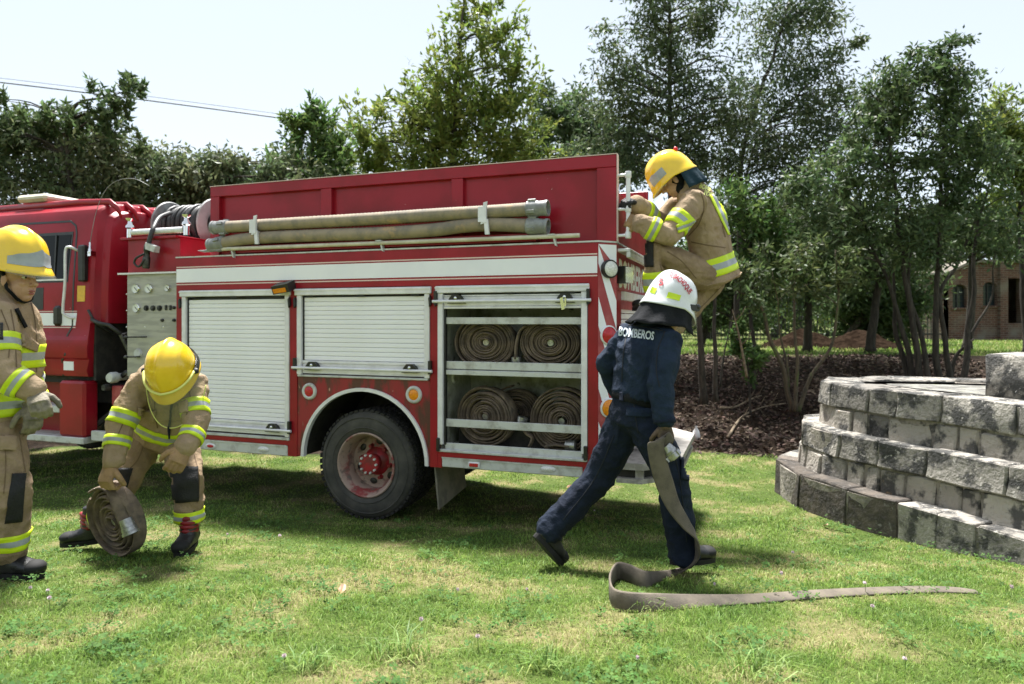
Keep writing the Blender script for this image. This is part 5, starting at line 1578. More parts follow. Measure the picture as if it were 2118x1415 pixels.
# ---- shared turnout details
def turnout_legs(b, tb, tr, J, sides='LR', t0=.74, t1=.93, knee=True):
    for sd in sides:
        band(tb, tr, J[sd+'kn'], J[sd+'an'], t0, t1, .16)

# ---- person bending over a hose roll
def person_bending():
    J = dict(pelvis=P(338, 893, 4.40), chest=P(346, 802, 4.20), neck=P(353, 768, 4.08), Rsh=P(288, 796, 4.13), Rel=P(247, 885, 4.02), Rwr=P(234, 950, 3.94),
             Lsh=P(404, 796, 4.13), Lel=P(406, 880, 4.02), Lwr=P(385, 922, 3.92),
             Rhip=P(306, 905, 4.42), Rkn=P(258, 995, 4.30), Ran=P(198, 1085, 4.40), Lhip=P(370, 905, 4.42), Lkn=P(388, 990, 4.24), Lan=P(393, 1090, 4.26))
    spine = (J['neck']-J['pelvis']).normalized(); h = Vector((.05, -1, 0)); fw = (h - spine*h.dot(spine)).normalized(); sd = spine.cross(fw)
    hf, hs_, hu = frame((.02, -.62, -.72), (0.04, -.75, .66))
    rim = P(355, 763, 3.98)
    b = body_core('person', J, (rim - hu*.055, hf, hs_, hu, 1.0), 'person in tan turnout gear bending over a rolled hose beside the cab steps')
    jm = jacket_mesh(J, sd, fw, 1.0, J['pelvis'] - spine*.03, (.080, .072, .060), [(.188, .14), (.178, .13), (.188, .13), (.175, .115), (.095, .085)], (.011, 8.0, 3.0))
    jk = link('jacket', jm, MAT['tan'], b, smooth=True); jb = bvh_of(jm)
    tm = trousers_mesh(J, sd, fw, (.168, .13), (.102, .088, .080, .084), (.011, 7.0, 8.0), cut=.075); tr = link('trousers', tm, MAT['tan_trouser'], b, smooth=True); tb = bvh_of(tm)
    band(jb, jk, J['Rsh'], J['Rel'], .62, .93, .14); band(jb, jk, J['Lsh'], J['Lel'], .42, .74, .14)
    band(jb, jk, J['Rel'], J['Rwr'], .30, .62, .12); band(jb, jk, J['Lel'], J['Lwr'], .30, .72, .12)
    band(jb, jk, J['pelvis'], J['chest'], .10, .34, .30)
    turnout_legs(b, tb, tr, J, 'LR', .62, .86)
    px_patch(tb, [(352, 965), (408, 965), (410, 1036), (360, 1040)], 'knee_pad', 'knee', tr, .006, 10, 10)
    px_patch(tb, [(236, 968), (275, 968), (262, 1010), (230, 1010)], 'knee_pad', 'knee', tr, .006, 10, 10)
    px_patch(jb, [(283, 843), (325, 848), (322, 868), (283, 858)], 'chest_pocket', 'tan', jk, .014, 8, 8, .016)
    px_patch(jb, [(362, 836), (390, 828), (391, 852), (364, 858)], 'chest_pocket', 'tan', jk, .014, 8, 8, .016)
    px_patch(jb, [(354, 815), (358, 815), (352, 905), (348, 905)], 'zip', 'charcoal', jk, .007, 3, 14)
    mb = MB(); q = [P(352, 868, 3.99), P(348, 885, 3.97), P(350, 905, 3.97)]; mb.tube(q, .006, 6); mb.build('zip_cord', MAT['charcoal'], jk)
    boot(b, J['Lan'] + Vector((0.01, -.02, -.0)), (.08, -1, -.05), k=1.0, red='bootred')
    boot(b, J['Ran'] + Vector((-.0, -.01, .0)), (-.93, -.25, -.05), k=1.0, red='bootred')
    ho, surf, patch, (c, f, s, u) = helmet(b, rim, hf, hu, 'yhelmet', .166, .130, .178, ridge=.012)
    MAT['tan_seam'] = M('tan seam', (.17, .112, .066), rough=.9)
    for q in ([(310, 792), (304, 825), (312, 860)], [(388, 792), (394, 826), (386, 858)], [(322, 800), (320, 845), (326, 885)], [(262, 860), (250, 885), (242, 905)]): seam(jb, q, 'tan_seam', jk)
    for q in ([(360, 910), (372, 950), (350, 1010), (362, 1060)], [(300, 910), (285, 950), (262, 975)], [(402, 940), (412, 990), (408, 1040)]): seam(tb, q, 'tan_seam', tr)
    # goggle strap round the shell and raised clear shield
    mb = MB(); n = 48; vs = []
    for i in range(n+1):
        a = R(95) + R(170)*i/n
        vs += [surf(a, .84, .004), surf(a, .84, .012), surf(a, .93, .012), surf(a, .93, .004)]
    mb.add(vs, [(i*4+k, i*4+(k+1) % 4, i*4+4+(k+1) % 4, i*4+4+k) for i in range(n) for k in range(4)]); mb.build('rubber_strap', MAT['black'], ho, smooth=False)
    mb = MB(); n = 28; vs = []; e0, e1 = [], []
    for i in range(n+1):
        a = -R(82) + R(164)*i/n
        p0 = surf(a, .86, .014); ca = max(0, math.cos(a))
        p1 = surf(a, 1.0, .03) - u*(.02 + .135*ca**.6) + f*.02*ca
        vs += [p0, p0.lerp(p1, .5) + (f*ca)*.012, p1]; e0.append(p0); e1.append(p1)
    mb.add(vs, [(i*3+k, i*3+3+k, i*3+4+k, i*3+1+k) for i in range(n) for k in range(2)]); sh = mb.build('face_shield', MAT['visor'], ho, smooth=True, fix=False)
    mb = MB(); mb.tube(e1, .0035, 6); mb.tube(e0, .006, 6, flat=1.4); mb.build('shield_rim', MAT['lime_text'], sh, smooth=True)
    for sg in (1, -1):
        p = surf(R(84)*sg, .88, .014); mb = MB(); mb.lathe([(0, .018), (.014, .016), (.018, 0)], p, s*sg, 12); mb.obox(p - f*.015, f*.022, s*.006, u*.01); mb.build('shield_hinge', MAT['black'], ho)
    gm = hand_mesh(J['Rwr'] + Vector((-.01, -.01, -.02)), P(222, 990, 3.90) - J['Rwr'], (-.35, -.85, .35), [.95, 1.0, 1.0, 1.0], -1, 1.12, .05, .5, cuff=.06, fat=1.12); link('glove', gm, MAT['glove'], b, smooth=True)
    gm = hand_mesh(J['Lwr'], P(366, 958, 3.86) - J['Lwr'], (.5, -.75, .2), [.75, .8, .8, .85], 1, 1.12, .05, .5, cuff=.06, fat=1.12); g = link('glove', gm, MAT['glove'], b, smooth=True)
person_bending()

# ---- the roll under that person's hand
def ground_roll():
    up = Vector((-.38, .02, .92)).normalized(); ax = Vector((-.44, -.87, -.22)); ax = (ax - up*ax.dot(up)).normalized()
    c = P(244, 1074, 4.05)
    r = hose_roll('rolled canvas hose standing on edge on the grass under a gloved hand', c, ax, up, .212, .085, 9, 1.03, 'hose', seed=21, r0=.03)
    sd = ax.cross(up)
    # free end over the rim with its coupling
    pts = [up*.214 + sd*.10 - ax*.0, up*.219 + sd*.02, up*.208 - sd*.075 + ax*.01, up*.165 - sd*.14 + ax*.030, up*.08 - sd*.175 + ax*.05, up*-.03 - sd*.18 + ax*.055]
    m = ribbon(pts, [-ax*.055, -ax*.055, -ax*.052 - sd*.02, -ax*.046 - sd*.012, -ax*.040 - sd*.02, -ax*.038 - sd*.02], .007, 6); m.build('free_end', MAT['hose'], r, smooth=True)
    e = pts[-1]; d = (pts[-1]-pts[-2]).normalized()
    mb = MB(); mb.lathe([(.0, -.02), (.036, -.02), (.038, .03), (.042, .032), (.042, .055), (.047, .057), (.047, .072), (.038, .074), (.034, .02)], e, d, 20); mb.build('coupling', MAT['coupling'], r, smooth=True, auto=35)
ground_roll()

# ---- person at the picture's edge, in profile
def person_edge():
    J = dict(pelvis=P(4, 875, 3.60), chest=P(12, 705, 3.60), neck=P(8, 612, 3.60), Rsh=P(-6, 652, 3.43), Rel=P(8, 775, 3.36), Rwr=P(66, 806, 3.40),
             Lsh=P(6, 652, 3.78), Lel=P(40, 790, 3.80), Lwr=P(74, 826, 3.58),
             Rhip=P(-2, 900, 3.51), Rkn=P(20, 1020, 3.48), Ran=P(16, 1146, 3.52), Lhip=P(4, 900, 3.70), Lkn=P(8, 1020, 3.72), Lan=P(-28, 1130, 3.74))
    h = Vector((.985, -.17, 0)).normalized(); sd = Vector((.17, .985, 0)); fw = h
    hf, hs_, hu = frame((.97, -.24, -.07))
    rim = P(30, 540, 3.60)
    hc = rim - hu*.092 + hf*.034
    b = body_core('person', J, (hc, hf, hs_, hu, .98), 'person in tan turnout gear and yellow helmet standing in profile beside the cab door')
    head_extras(b, hc, hf, hs_, hu, .98)
    jm = jacket_mesh(J, sd, fw, 1.0, J['pelvis'] + Vector((0, 0, -.045)), (.080, .073, .061), [(.19, .140), (.19, .138), (.185, .138), (.17, .115), (.092, .085)], (.011, 8.0, 13.0))
    jk = link('jacket', jm, MAT['tan'], b, smooth=True); jb = bvh_of(jm)
    tm = trousers_mesh(J, sd, fw, (.17, .128), (.104, .094, .088, .092), (.011, 7.0, 18.0), cut=.03); tr = link('trousers', tm, MAT['tan_trouser'], b, smooth=True); tb = bvh_of(tm)
    band(jb, jk, J['chest'] + Vector((0, 0, -.13)), J['chest'] + Vector((0, 0, -.02)), -.1, 1.0, .26)
    band(jb, jk, J['pelvis'] + Vector((0, 0, .05)), J['pelvis'] + Vector((0, 0, .17)), 0, 1, .26)
    band(jb, jk, J['Rsh'], J['Rel'], .36, .66, .13); band(jb, jk, J['Rel'], J['Rwr'], .28, .74, .12); band(jb, jk, J['Lel'], J['Lwr'], .35, .75, .12)
    turnout_legs(b, tb, tr, J, 'LR', .60, .86)
    px_patch(tb, [(25, 978), (52, 978), (44, 1078), (10, 1082)], 'knee_pad', 'knee', tr, .006, 10, 10)
    px_patch(jb, [(40, 690), (74, 712), (70, 728), (42, 716)], 'pocket_flap', 'tan', jk, .014, 8, 8, .016)
    px_patch(jb, [(0, 668), (6, 668), (6, 703), (0, 703)], 'shoulder_patch', 'knee', jk, .007)
    px_patch(jb, [(28, 640), (34, 638), (54, 676), (49, 679)], 'radio_loop', 'charcoal', jk, .008, 4, 8)
    px_patch(tb, [(0, 902), (30, 905), (30, 930), (0, 932)], 'pocket_flap', 'tan', tr, .014, 8, 8, .016)
    boot(b, J['Ran'] + Vector((0, 0, -.0)), (1, -.1, -.02), k=1.0); boot(b, J['Lan'] + Vector((0, 0, -.03)), (1, .1, -.02), k=1.0)
    ho, surf, patch, (c, f, s, u) = helmet(b, rim, hf, hu, 'yhelmet', .176, .138, .180, ridge=.012)
    patch(-R(58), R(58), .72, .92, 'silver', 'reflective_patch', skew=.55)
    mb = MB(); n = 20; vs = []
    for i in range(n+1):
        a = -R(60) + R(120)*i/n; ca = math.cos(a)
        vs += [surf(a, .99, .0), surf(a, 1.0, .006) - u*.022*ca + f*.006*ca]
    mb.add(vs, [(i*2, i*2+2, i*2+3, i*2+1) for i in range(n)]); mb.build('visor', MAT['visor'], ho, smooth=True, fix=False)
    for q in ([(60, 612), (72, 660), (76, 720), (74, 790)], [(22, 640), (30, 690), (34, 760)], [(2, 640), (20, 690), (18, 740)]): seam(jb, q, 'tan_seam', jk)
    for q in ([(8, 900), (12, 960), (8, 1020)], [(40, 900), (48, 950), (52, 975)]): seam(tb, q, 'tan_seam', tr)
    # dark hair and strap behind the face
    mb = MB(); cc = hc
    mb.ell(cc - hf*.045 + hu*.02, hf*.075, hs_*.083, hu*.085, 18, 12); mb.ell(cc - hf*.06 - hu*.06, hf*.05, hs_*.07, hu*.06, 16, 10)
    link('hair', remesh(mb, .007, 3, (.004, 20, 1)), MAT['hair'], b, smooth=True)
    mb = MB()
    for sg in (1, -1): mb.tube([cc + (hf*(-.01) + hs_*.08*sg + hu*.04), cc + (hf*.012 + hs_*.074*sg - hu*.05), cc + (hf*.045 + hs_*.04*sg - hu*.105)], .010, 8, flat=.5)
    mb.tube([cc + hf*.045 + hs_*.04*q - hu*(.105 + .012*(1-abs(q))) for q in (-1, -.5, 0, .5, 1)], .010, 8, flat=.5); mb.build('chin_strap', MAT['charcoal'], b, smooth=True)
    gm = hand_mesh(J['Rwr'] + Vector((.01, 0, -.005)), Vector((.42, -.35, -.40)), (.45, -.72, .5), [.75, .8, .85, .9], -1, 1.02, .03, .35, cuff=.05, fat=1.15); link('glove', gm, MAT['glove_grey'], b, smooth=True)
    gm = hand_mesh(J['Lwr'] + Vector((-.005, -.03, -.02)), Vector((.30, -.25, -.62)), (.75, -.45, .35), [.7, .7, .75, .8], 1, 1.0, .04, .35, cuff=.05, fat=1.15); link('glove', gm, MAT['glove_grey'], b, smooth=True)
person_edge()

# ---- person climbing the tail of the truck
def person_climbing():
    J = dict(pelvis=P(1478, 568, 5.46), chest=P(1458, 452, 5.44), neck=P(1424, 378, 5.41), Lsh=P(1436, 418, 5.22), Lel=P(1382, 488, 5.13), Lwr=P(1326, 462, 5.14),
             Rsh=P(1424, 410, 5.60), Rel=P(1364, 462, 5.52), Rwr=P(1316, 424, 5.28),
             Lhip=P(1462, 572, 5.36), Lkn=P(1350, 518, 5.24), Lan=P(1360, 618, 5.30), Rhip=P(1466, 584, 5.56), Rkn=P(1384, 678, 5.50), Ran=P(1334, 878, 5.58))
    spine = (J['neck']-J['pelvis']).normalized(); h = Vector((-.86, .50, 0)); fw = (h - spine*h.dot(spine)).normalized(); sd = spine.cross(fw)
    hf, hs_, hu = frame((-.78, .16, -.60))
    rim = P(1386, 360, 5.40)
    hc = rim - hu*.060 + hf*.01
    b = body_core('person', J, (hc, hf, hs_, hu, 1.0), 'person in tan turnout gear climbing the tail of the fire truck by its grab bar')
    head_extras(b, hc, hf, hs_, hu, 1.0)
    jm = jacket_mesh(J, sd, fw, 1.0, J['pelvis'] - spine*.06, (.098, .088, .072), [(.232, .185), (.205, .155), (.215, .155), (.20, .125), (.10, .085)], (.013, 7.0, 23.0))
    jk = link('jacket', jm, MAT['tan'], b, smooth=True); jb = bvh_of(jm)
    tm = trousers_mesh(J, sd, fw, (.18, .145), (.108, .100, .088, .09), (.013, 7.5, 28.0)); tr = link('trousers', tm, MAT['tan_trouser'], b, smooth=True); tb = bvh_of(tm)
    band(jb, jk, J['pelvis'] - spine*.0, J['pelvis'] + spine*.14, 0, 1, .30)
    band(jb, jk, J['Lsh'], J['Lel'], .45, .78, .15); band(jb, jk, J['Lel'], J['Lwr'], .38, .72, .12); band(jb, jk, J['Rel'], J['Rwr'], .4, .75, .12)
    band(jb, jk, J['pelvis'] - spine*.085, J['pelvis'] - spine*.045, 0, 1, .34, 'jacket_hem', ('tan',), .010)
    # stripe along the back, and one under the arm
    for (w0, w1, m) in ((0, .30, 'lime'), (.30, .70, 'silver'), (.70, 1, 'lime')):
        a = [(1466, 404), (1482, 400)]; bq = [(1505, 486), (1518, 484)]
        L = lambda pq, t: (pq[0][0]*(1-t)+pq[1][0]*t, pq[0][1]*(1-t)+pq[1][1]*t)
        px_patch(jb, [L(a, w0), L(a, w1), L(bq, w1), L(bq, w0)], 'reflective_band', m, jk, .006, 3, 16)
    for (w0, w1, m) in ((0, .33, 'lime'), (.33, .66, 'silver'), (.66, 1, 'lime')):
        a = [(1398, 466), (1402, 482)]; bq = [(1432, 450), (1446, 466)]
        px_patch(jb, [L(a, w0), L(bq, w0), L(bq, w1), L(a, w1)], 'reflective_band', m, jk, .006, 8, 3)
    text_px(jb, 'BOMB', 1458, 388, (.88, .26), 9, jk, 'lime_text', bold=.05, sx=.7); text_px(jb, 'FORE', 1466, 402, (.88, .26), 9, jk, 'lime_text', bold=.05, sx=.7)
    band(tb, tr, J['Lkn'], J['Lan'], .42, .82, .16); band(tb, tr, J['Rkn'], J['Ran'], .70, .86, .16)
    px_patch(tb, [(1316, 502), (1352, 494), (1352, 552), (1322, 552)], 'knee_pad', 'knee', tr, .007, 9, 9)
    boot(b, J['Lan'] + Vector((.0, .0, .02)), (-.85, .45, .0), k=1.0); boot(b, J['Ran'] + Vector((-.0, .0, -.06)), (-.85, .45, .0), k=1.0)
    ho, surf, patch, (c, f, s, u) = helmet(b, rim, hf, hu, 'yhelmet', .176, .138, .185, ridge=.012)
    patch(R(22), R(78), .72, .90, 'silver', 'reflective_patch')
    mb = MB(); mb.ell(surf(R(180), .52, .008), u*.02, s*.018, f*.016); mb.build('rear_beacon', MAT['redplastic'], ho, smooth=True)
    mb = MB(); n = 20; vs = []
    for i in range(n+1):
        a = -R(60) + R(120)*i/n; ca = math.cos(a)
        vs += [surf(a, .99, .0), surf(a, 1.0, .008) - u*.03*ca + f*.008*ca]
    mb.add(vs, [(i*2, i*2+2, i*2+3, i*2+1) for i in range(n)]); mb.build('visor', MAT['visor'], ho, smooth=True, fix=False)
    for q in ([(1448, 392), (1456, 425), (1446, 462), (1424, 488)], [(1440, 388), (1462, 402), (1486, 440), (1500, 490)], [(1430, 500), (1460, 506), (1500, 512)]): seam(jb, q, 'tan_seam', jk)
    for q in ([(1498, 585), (1470, 615), (1440, 645)], [(1380, 520), (1410, 540), (1440, 575)], [(1365, 545), (1372, 570), (1376, 600)]): seam(tb, q, 'tan_seam', tr)
    mb = MB(); n = 32; rows = 7; vs = []
    for j in range(rows):
        t = j/(rows-1)
        for i in range(n+1):
            a = R(105) + R(150)*i/n
            top = c + (surf(a, 1.0) - c)*.94
            dirn = (surf(a, .93) - c); dirn = (dirn - u*dirn.dot(u)).normalized()
            p = top - u*.10*t - Vector((0, 0, .06))*t + dirn*.035*t + dirn*.010*math.sin(i*1.1)*t
            h_ = jb.find_nearest(p)
            if h_[0] is not None and (p - h_[0]).dot(h_[1]) < .010: p = h_[0] + h_[1]*.011
            vs.append(p)
    mb.add(vs, [(j*(n+1)+i, j*(n+1)+i+1, (j+1)*(n+1)+i+1, (j+1)*(n+1)+i) for j in range(rows-1) for i in range(n)])
    o = mb.build('neck_cape', MAT['teal'], b, smooth=True, fix=False); m = o.modifiers.new('thick', 'SOLIDIFY'); m.thickness = .005
    mb = MB(); mb.ell(hc - hf*.03 + hu*.01, hf*.085, hs_*.082, hu*.085, 18, 12); mb.ell(hc - hf*.0 - hu*.075, hf*.06, hs_*.07, hu*.05, 16, 10)
    link('balaclava', remesh(mb, .007, 3), MAT['charcoal'], b, smooth=True)
    # gloved hands closed round the bar
    g1 = TW(2.205, .14, CAM_H + (660-455)/FPX*5.2)
    w1 = J['Lwr']; gm = hand_mesh(w1 + Vector((-.0, .0, .0)), g1 - w1, (-.25, -.95, .1), [1.15]*4, -1, 1.15, .02, .7, cuff=.07, fat=1.15); link('glove', gm, MAT['glove'], b, smooth=True)
    w2 = J['Rwr']; g2 = TW(2.205, .14, CAM_H + (660-412)/FPX*5.2)
    gm = hand_mesh(w2, g2 - w2, (.15, -.3, .9), [1.1]*4, 1, 1.1, .02, .7, cuff=.07, fat=1.1); link('glove', gm, MAT['knee'], b, smooth=True)
person_climbing()
# folding foothold on the truck's rear that carries the raised foot
_mb = MB(); _mb.box((2.119, .24, 1.665), (2.42, .48, 1.685), bev=.004); _mb.box((2.119, .26, 1.58), (2.14, .46, 1.665)); _mb.build('folding_step', MAT['alu_dirty'], TRUCK)
# ------------------------------------------------------------------ background structures
def mat_brick():
    m = bpy.data.materials.new('old brick'); m.use_nodes = True
    N, L = m.node_tree.nodes, m.node_tree.links; b = N['Principled BSDF']; b.inputs['Roughness'].default_value = .95
    tc = N.new('ShaderNodeTexCoord'); mp = N.new('ShaderNodeMapping'); mp.inputs['Rotation'].default_value = (R(90), 0, 0)
    L.new(tc.outputs['Object'], mp.inputs['Vector'])
    br = N.new('ShaderNodeTexBrick'); br.inputs['Scale'].default_value = 1.0; br.inputs['Brick Width'].default_value = .25; br.inputs['Row Height'].default_value = .085; br.inputs['Mortar Size'].default_value = .012
    br.inputs['Color1'].default_value = (.13, .062, .042, 1); br.inputs['Color2'].default_value = (.075, .036, .026, 1); br.inputs['Mortar'].default_value = (.15, .115, .09, 1)
    L.new(mp.outputs[0], br.inputs['Vector'])
    n = N.new('ShaderNodeTexNoise'); n.inputs['Scale'].default_value = 1.3; n.inputs['Detail'].default_value = 6; L.new(tc.outputs['Object'], n.inputs['Vector'])
    r = N.new('ShaderNodeMapRange'); r.inputs['From Min'].default_value = .5; r.inputs['From Max'].default_value = .72; L.new(n.outputs['Fac'], r.inputs['Value'])
    mx = N.new('ShaderNodeMix'); mx.data_type = 'RGBA'; L.new(r.outputs[0], mx.inputs['Factor']); L.new(br.outputs['Color'], mx.inputs[6]); mx.inputs[7].default_value = (.17, .15, .12, 1)
    L.new(mx.outputs[2], b.inputs['Base Color'])
    bp = N.new('ShaderNodeBump'); bp.inputs['Strength'].default_value = .6; bp.inputs['Distance'].default_value = .02; L.new(br.outputs['Fac'], bp.inputs['Height']); bp.invert = True; L.new(bp.outputs[0], b.inputs['Normal'])
    return m
MAT['brick'] = mat_brick()
MAT['plaster'] = M('weathered plaster', (.20, .18, .15), (.12, .10, .08), 3, rough=.95, bump=.3)
MAT['iron'] = M('dark iron', (.02, .022, .022), rough=.6)
MAT['winglass'] = M('dim window glass', (.03, .04, .045), rough=.1, spec=.4)
MAT['soil'] = M('bare earth', (.030, .020, .014), (.015, .010, .007), 6, rough=1, bump=.9, bscale=12, bdist=.06, spec=.0)

def build_house():
    Y = 26.0
    A = P(1962, 712, Y); z0 = gz(A.x, Y) - .1
    root = empty('brick_house', (A.x, Y, z0)); tag(root, 'small red brick house with arched windows behind the trees', 'house')
    def X(px): return (px - CXP)/FPX*Y - A.x
    def Z(py): return CAM_H - (py - HYP)/FPX*Y - z0
    w = [(X(1985), Z(636), Z(588)), (X(2048), Z(632), Z(583))]
    hw = .27
    # front wall with two arched openings, built as a strip of quads round each opening
    mb = MB(); top = lambda x: Z(566) + min(max((x - X(1962))/(X(2005)-X(1962)), 0), 1)*(Z(541)-Z(566))
    xs = [0, w[0][0]-hw, w[0][0]+hw, w[1][0]-hw, w[1][0]+hw, X(2082)]
    def panel(x0, x1, za0, za1, zb0, zb1):
        mb.add([(x0, 0, za0), (x1, 0, za1), (x1, 0, zb1), (x0, 0, zb0)], [(0, 1, 2, 3)])
        mb.add([(x0, .3, za0), (x1, .3, za1), (x1, .3, zb1), (x0, .3, zb0)], [(3, 2, 1, 0)])
    for i in range(5):
        x0, x1 = xs[i], xs[i+1]
        if i in (1, 3):
            cx, zb, zt = w[i//2]
            panel(x0, x1, 0, 0, zb, zb)
            n = 8
            for k in range(n):
                a, b = x0 + (x1-x0)*k/n, x0 + (x1-x0)*(k+1)/n
                f = lambda x: zt - .16 + .16*math.sqrt(max(0, 1 - ((x-cx)/hw)**2))
                panel(a, b, f(a), f(b), top(a), top(b))
                mb.add([(a, 0, f(a)), (b, 0, f(b)), (b, .3, f(b)), (a, .3, f(a))], [(0, 1, 2, 3)])
            for xx in (x0, x1): mb.add([(xx, 0, zb), (xx, .3, zb), (xx, .3, zt-.16), (xx, 0, zt-.16)], [(0, 1, 2, 3)])
            mb.add([(x0, 0, zb), (x1, 0, zb), (x1, .3, zb), (x0, .3, zb)], [(0, 1, 2, 3)])
        else:
            panel(x0, x1, 0, 0, top(x0), top(x1))
    mb.box((X(2064), -.14, 0), (X(2080), -.002, Z(541)))
    mb.box((X(2114), -.02, 0), (X(2190), .3, Z(541))); mb.box((X(2082), .0, Z(575)), (X(2114), .3, Z(541))); mb.box((X(2082), -.05, 0), (X(2114), .25, Z(668)))
    mb.box((0, .3, 0), (.3, 5, Z(566))); mb.box((X(2190)-.3, .3, 0), (X(2190), 5, Z(545)))
    mb.build('wall', MAT['brick'], root)
    mb = MB(); mb.add([(-.2, -.2, Z(566)+.05), (X(2005), -.2, Z(541)+.06), (X(2200), -.2, Z(541)+.06), (X(2200), 5.2, Z(541)+.3), (-.2, 5.2, Z(566)+.3), (-.2, -.2, Z(566)-.05), (X(2005), -.2, Z(541)-.04), (X(2200), -.2, Z(541)-.04), (X(2200), 5.2, Z(541)+.2), (-.2, 5.2, Z(566)+.2)],
                      [(0, 1, 2, 3, 4), (9, 8, 7, 6, 5), (0, 5, 6, 1), (1, 6, 7, 2), (2, 7, 8, 3), (3, 8, 9, 4), (4, 9, 5, 0)]); mb.build('roof', MAT['plaster'], root)
    mb = MB(); mb.box((X(2082), 1.2, 0), (X(2114), 1.3, Z(541))); mb.box((.31, 2, 0), (X(2080), 2.1, Z(545))); mb.build('inner_wall', MAT['soil'], root)
    for cx, zb, zt in w:
        mb = MB(); mb.box((cx-hw, .2, zb), (cx+hw, .22, zt)); wd = mb.build('window', MAT['winglass'], root)
        mb = MB()
        for k in range(3): xx = cx - hw + 2*hw*k/2; mb.box((xx-.018, .15, zb), (xx+.018, .19, zt))
        for k in range(4): zz = zb + (zt-zb)*k/3.4; mb.box((cx-hw, .145, zz-.015), (cx+hw, .149, zz+.015))
        mb.build('frame', MAT['iron'], wd)
        mb = MB(); mb.box((cx-hw-.06, -.06, zb-.07), (cx+hw+.06, -.004, zb-.005)); mb.build('sill', MAT['brick'], wd)
build_house()

def build_fence():
    Y = 24.0
    x0, x1 = (1470-CXP)/FPX*Y, (1958-CXP)/FPX*Y
    z = gz(x0, Y)
    root = empty('iron_fence', (x0, Y, z)); tag(root, 'dark iron fence of thin upright bars beyond the dirt mounds', 'fence')
    me = None
    n = int((x1-x0)/.125)
    for k in range(n):
        if me is None:
            mb = MB(); mb.box((-.012, -.012, 0), (.012, .012, 1.75)); mb.add([(-.012, -.012, 1.751), (.012, -.012, 1.751), (.012, .012, 1.751), (-.012, .012, 1.751), (0, 0, 1.83)], [(0, 1, 4), (1, 2, 4), (2, 3, 4), (3, 0, 4)])
            me = mb.mesh('bar'); me.materials.append(MAT['iron'])
        o = bpy.data.objects.new('bar', me); COL.objects.link(o); o.parent = root; o.location = (k*.125, 0, 0)
    for zz in (.25, 1.5):
        mb = MB(); mb.box((0, .014, zz), (x1-x0, .04, zz+.05)); mb.build('rail', MAT['iron'], root)
build_fence()

def mound(label, px, pyt, rx_px, Y):
    c = P(px, pyt, Y); z0 = gz(c.x, Y); h = c.z - z0; rx = rx_px/FPX*Y
    n = 26; vs, fs = [], []
    for j in range(n+1):
        for i in range(n+1):
            x, y = -1 + 2*i/n, -1 + 2*j/n; r = math.hypot(x, y)
            k = max(0, 1-r)**.8 if r < 1 else 0
            z = h*(k*1.0) + .16*h*noise.noise(Vector((x*3.1, y*3.1, px)))*min(1, k*3) + .07*h*noise.noise(Vector((x*9, y*9, px)))*min(1, k*4)
            vs.append((x*rx, y*rx*.8, z - .04))
    fs = [(j*(n+1)+i, j*(n+1)+i+1, (j+1)*(n+1)+i+1, (j+1)*(n+1)+i) for j in range(n) for i in range(n)]
    mb = MB(); mb.add(vs, fs); o = mb.build('dirt_mound', MAT['soil'], None, smooth=True, fix=False); o.location = (c.x, Y, z0)
    tag(o, label, 'mound')
mound('low dark dirt mound behind the thin forked shrub', 1662, 676, 95, 19.0)
mound('pointed brown dirt mound beside the multi-stemmed tree', 1778, 678, 95, 18.5)

# overhead cables
for k, (lab, ya, yb, r) in enumerate([('lower thick overhead cable crossing the sky', 170, 265, .020), ('upper thin overhead cable crossing the sky', 161, 257, .008)]):
    Y = 22.0
    pts = [P(-900 + 180*i, 0, Y) for i in range(13)]
    out = []
    for i in range(13):
        px = -900 + 180*i; t = px/730.0
        out.append(P(px, ya + (yb-ya)*t + 10*(t*(t-1)) , Y + .0*i))
    mb = MB(); mb.tube(curve_pts(out, 4), r, 6); o = mb.build('overhead_cable', MAT['rubber'], None, smooth=True); tag(o, lab, 'cable')

# ------------------------------------------------------------------ trees and shrubs
def leafmat(name, c, c2, tr=.35, isl=.45, rough=.5):
    return M(name, c, c2, 1.2, rough=rough, lo=.38, hi=.62, island=isl, transl=tr, spec=.35)
LM = dict(
    dark=leafmat('dark leaf', (.062, .105, .040), (.098, .145, .055), .45),
    olive=leafmat('olive leaf', (.065, .098, .034), (.098, .128, .046), .45),
    mid=leafmat('green leaf', (.072, .140, .038), (.118, .190, .052), .48),
    bright=leafmat('bright leaf', (.140, .205, .040), (.200, .250, .058), .50),
    vine=leafmat('vine leaf', (.088, .130, .056), (.155, .175, .088), .45),
    grey=leafmat('eucalyptus leaf', (.075, .115, .054), (.110, .145, .062), .45))
MAT['bark'] = M('grey bark', (.062, .052, .040), (.030, .026, .020), 8, rough=.95, bump=.8, bscale=25, bdist=.02, stretch=(3, 3, .6))
MAT['bark_pale'] = M('pale brown bark', (.115, .090, .055), (.06, .05, .034), 8, rough=.95, bump=.7, bscale=25, bdist=.02, stretch=(3, 3, .6), c3=(.10, .12, .04), s3=4, t3=(.55, .65))

def leaf_arrays(C, D, ln, wd, rng):
    n = len(C)
    D = D/np.linalg.norm(D, axis=1, keepdims=True)
    r = rng.normal(size=(n, 3)); S = np.cross(D, r); S /= np.linalg.norm(S, axis=1, keepdims=True) + 1e-9
    N_ = np.cross(D, S)
    ln = ln*rng.uniform(.65, 1.35, (n, 1)); wd = wd*rng.uniform(.7, 1.3, (n, 1))
    b = C; t = C + D*ln + N_*ln*rng.uniform(-.25, .25, (n, 1)); m = C + D*ln*.45
    V = np.stack([b, m - S*wd*.5 + N_*wd*.15, t, m + S*wd*.5 + N_*wd*.15], 1).reshape(-1, 3)
    F = np.arange(n*4).reshape(-1, 4)
    return V, F

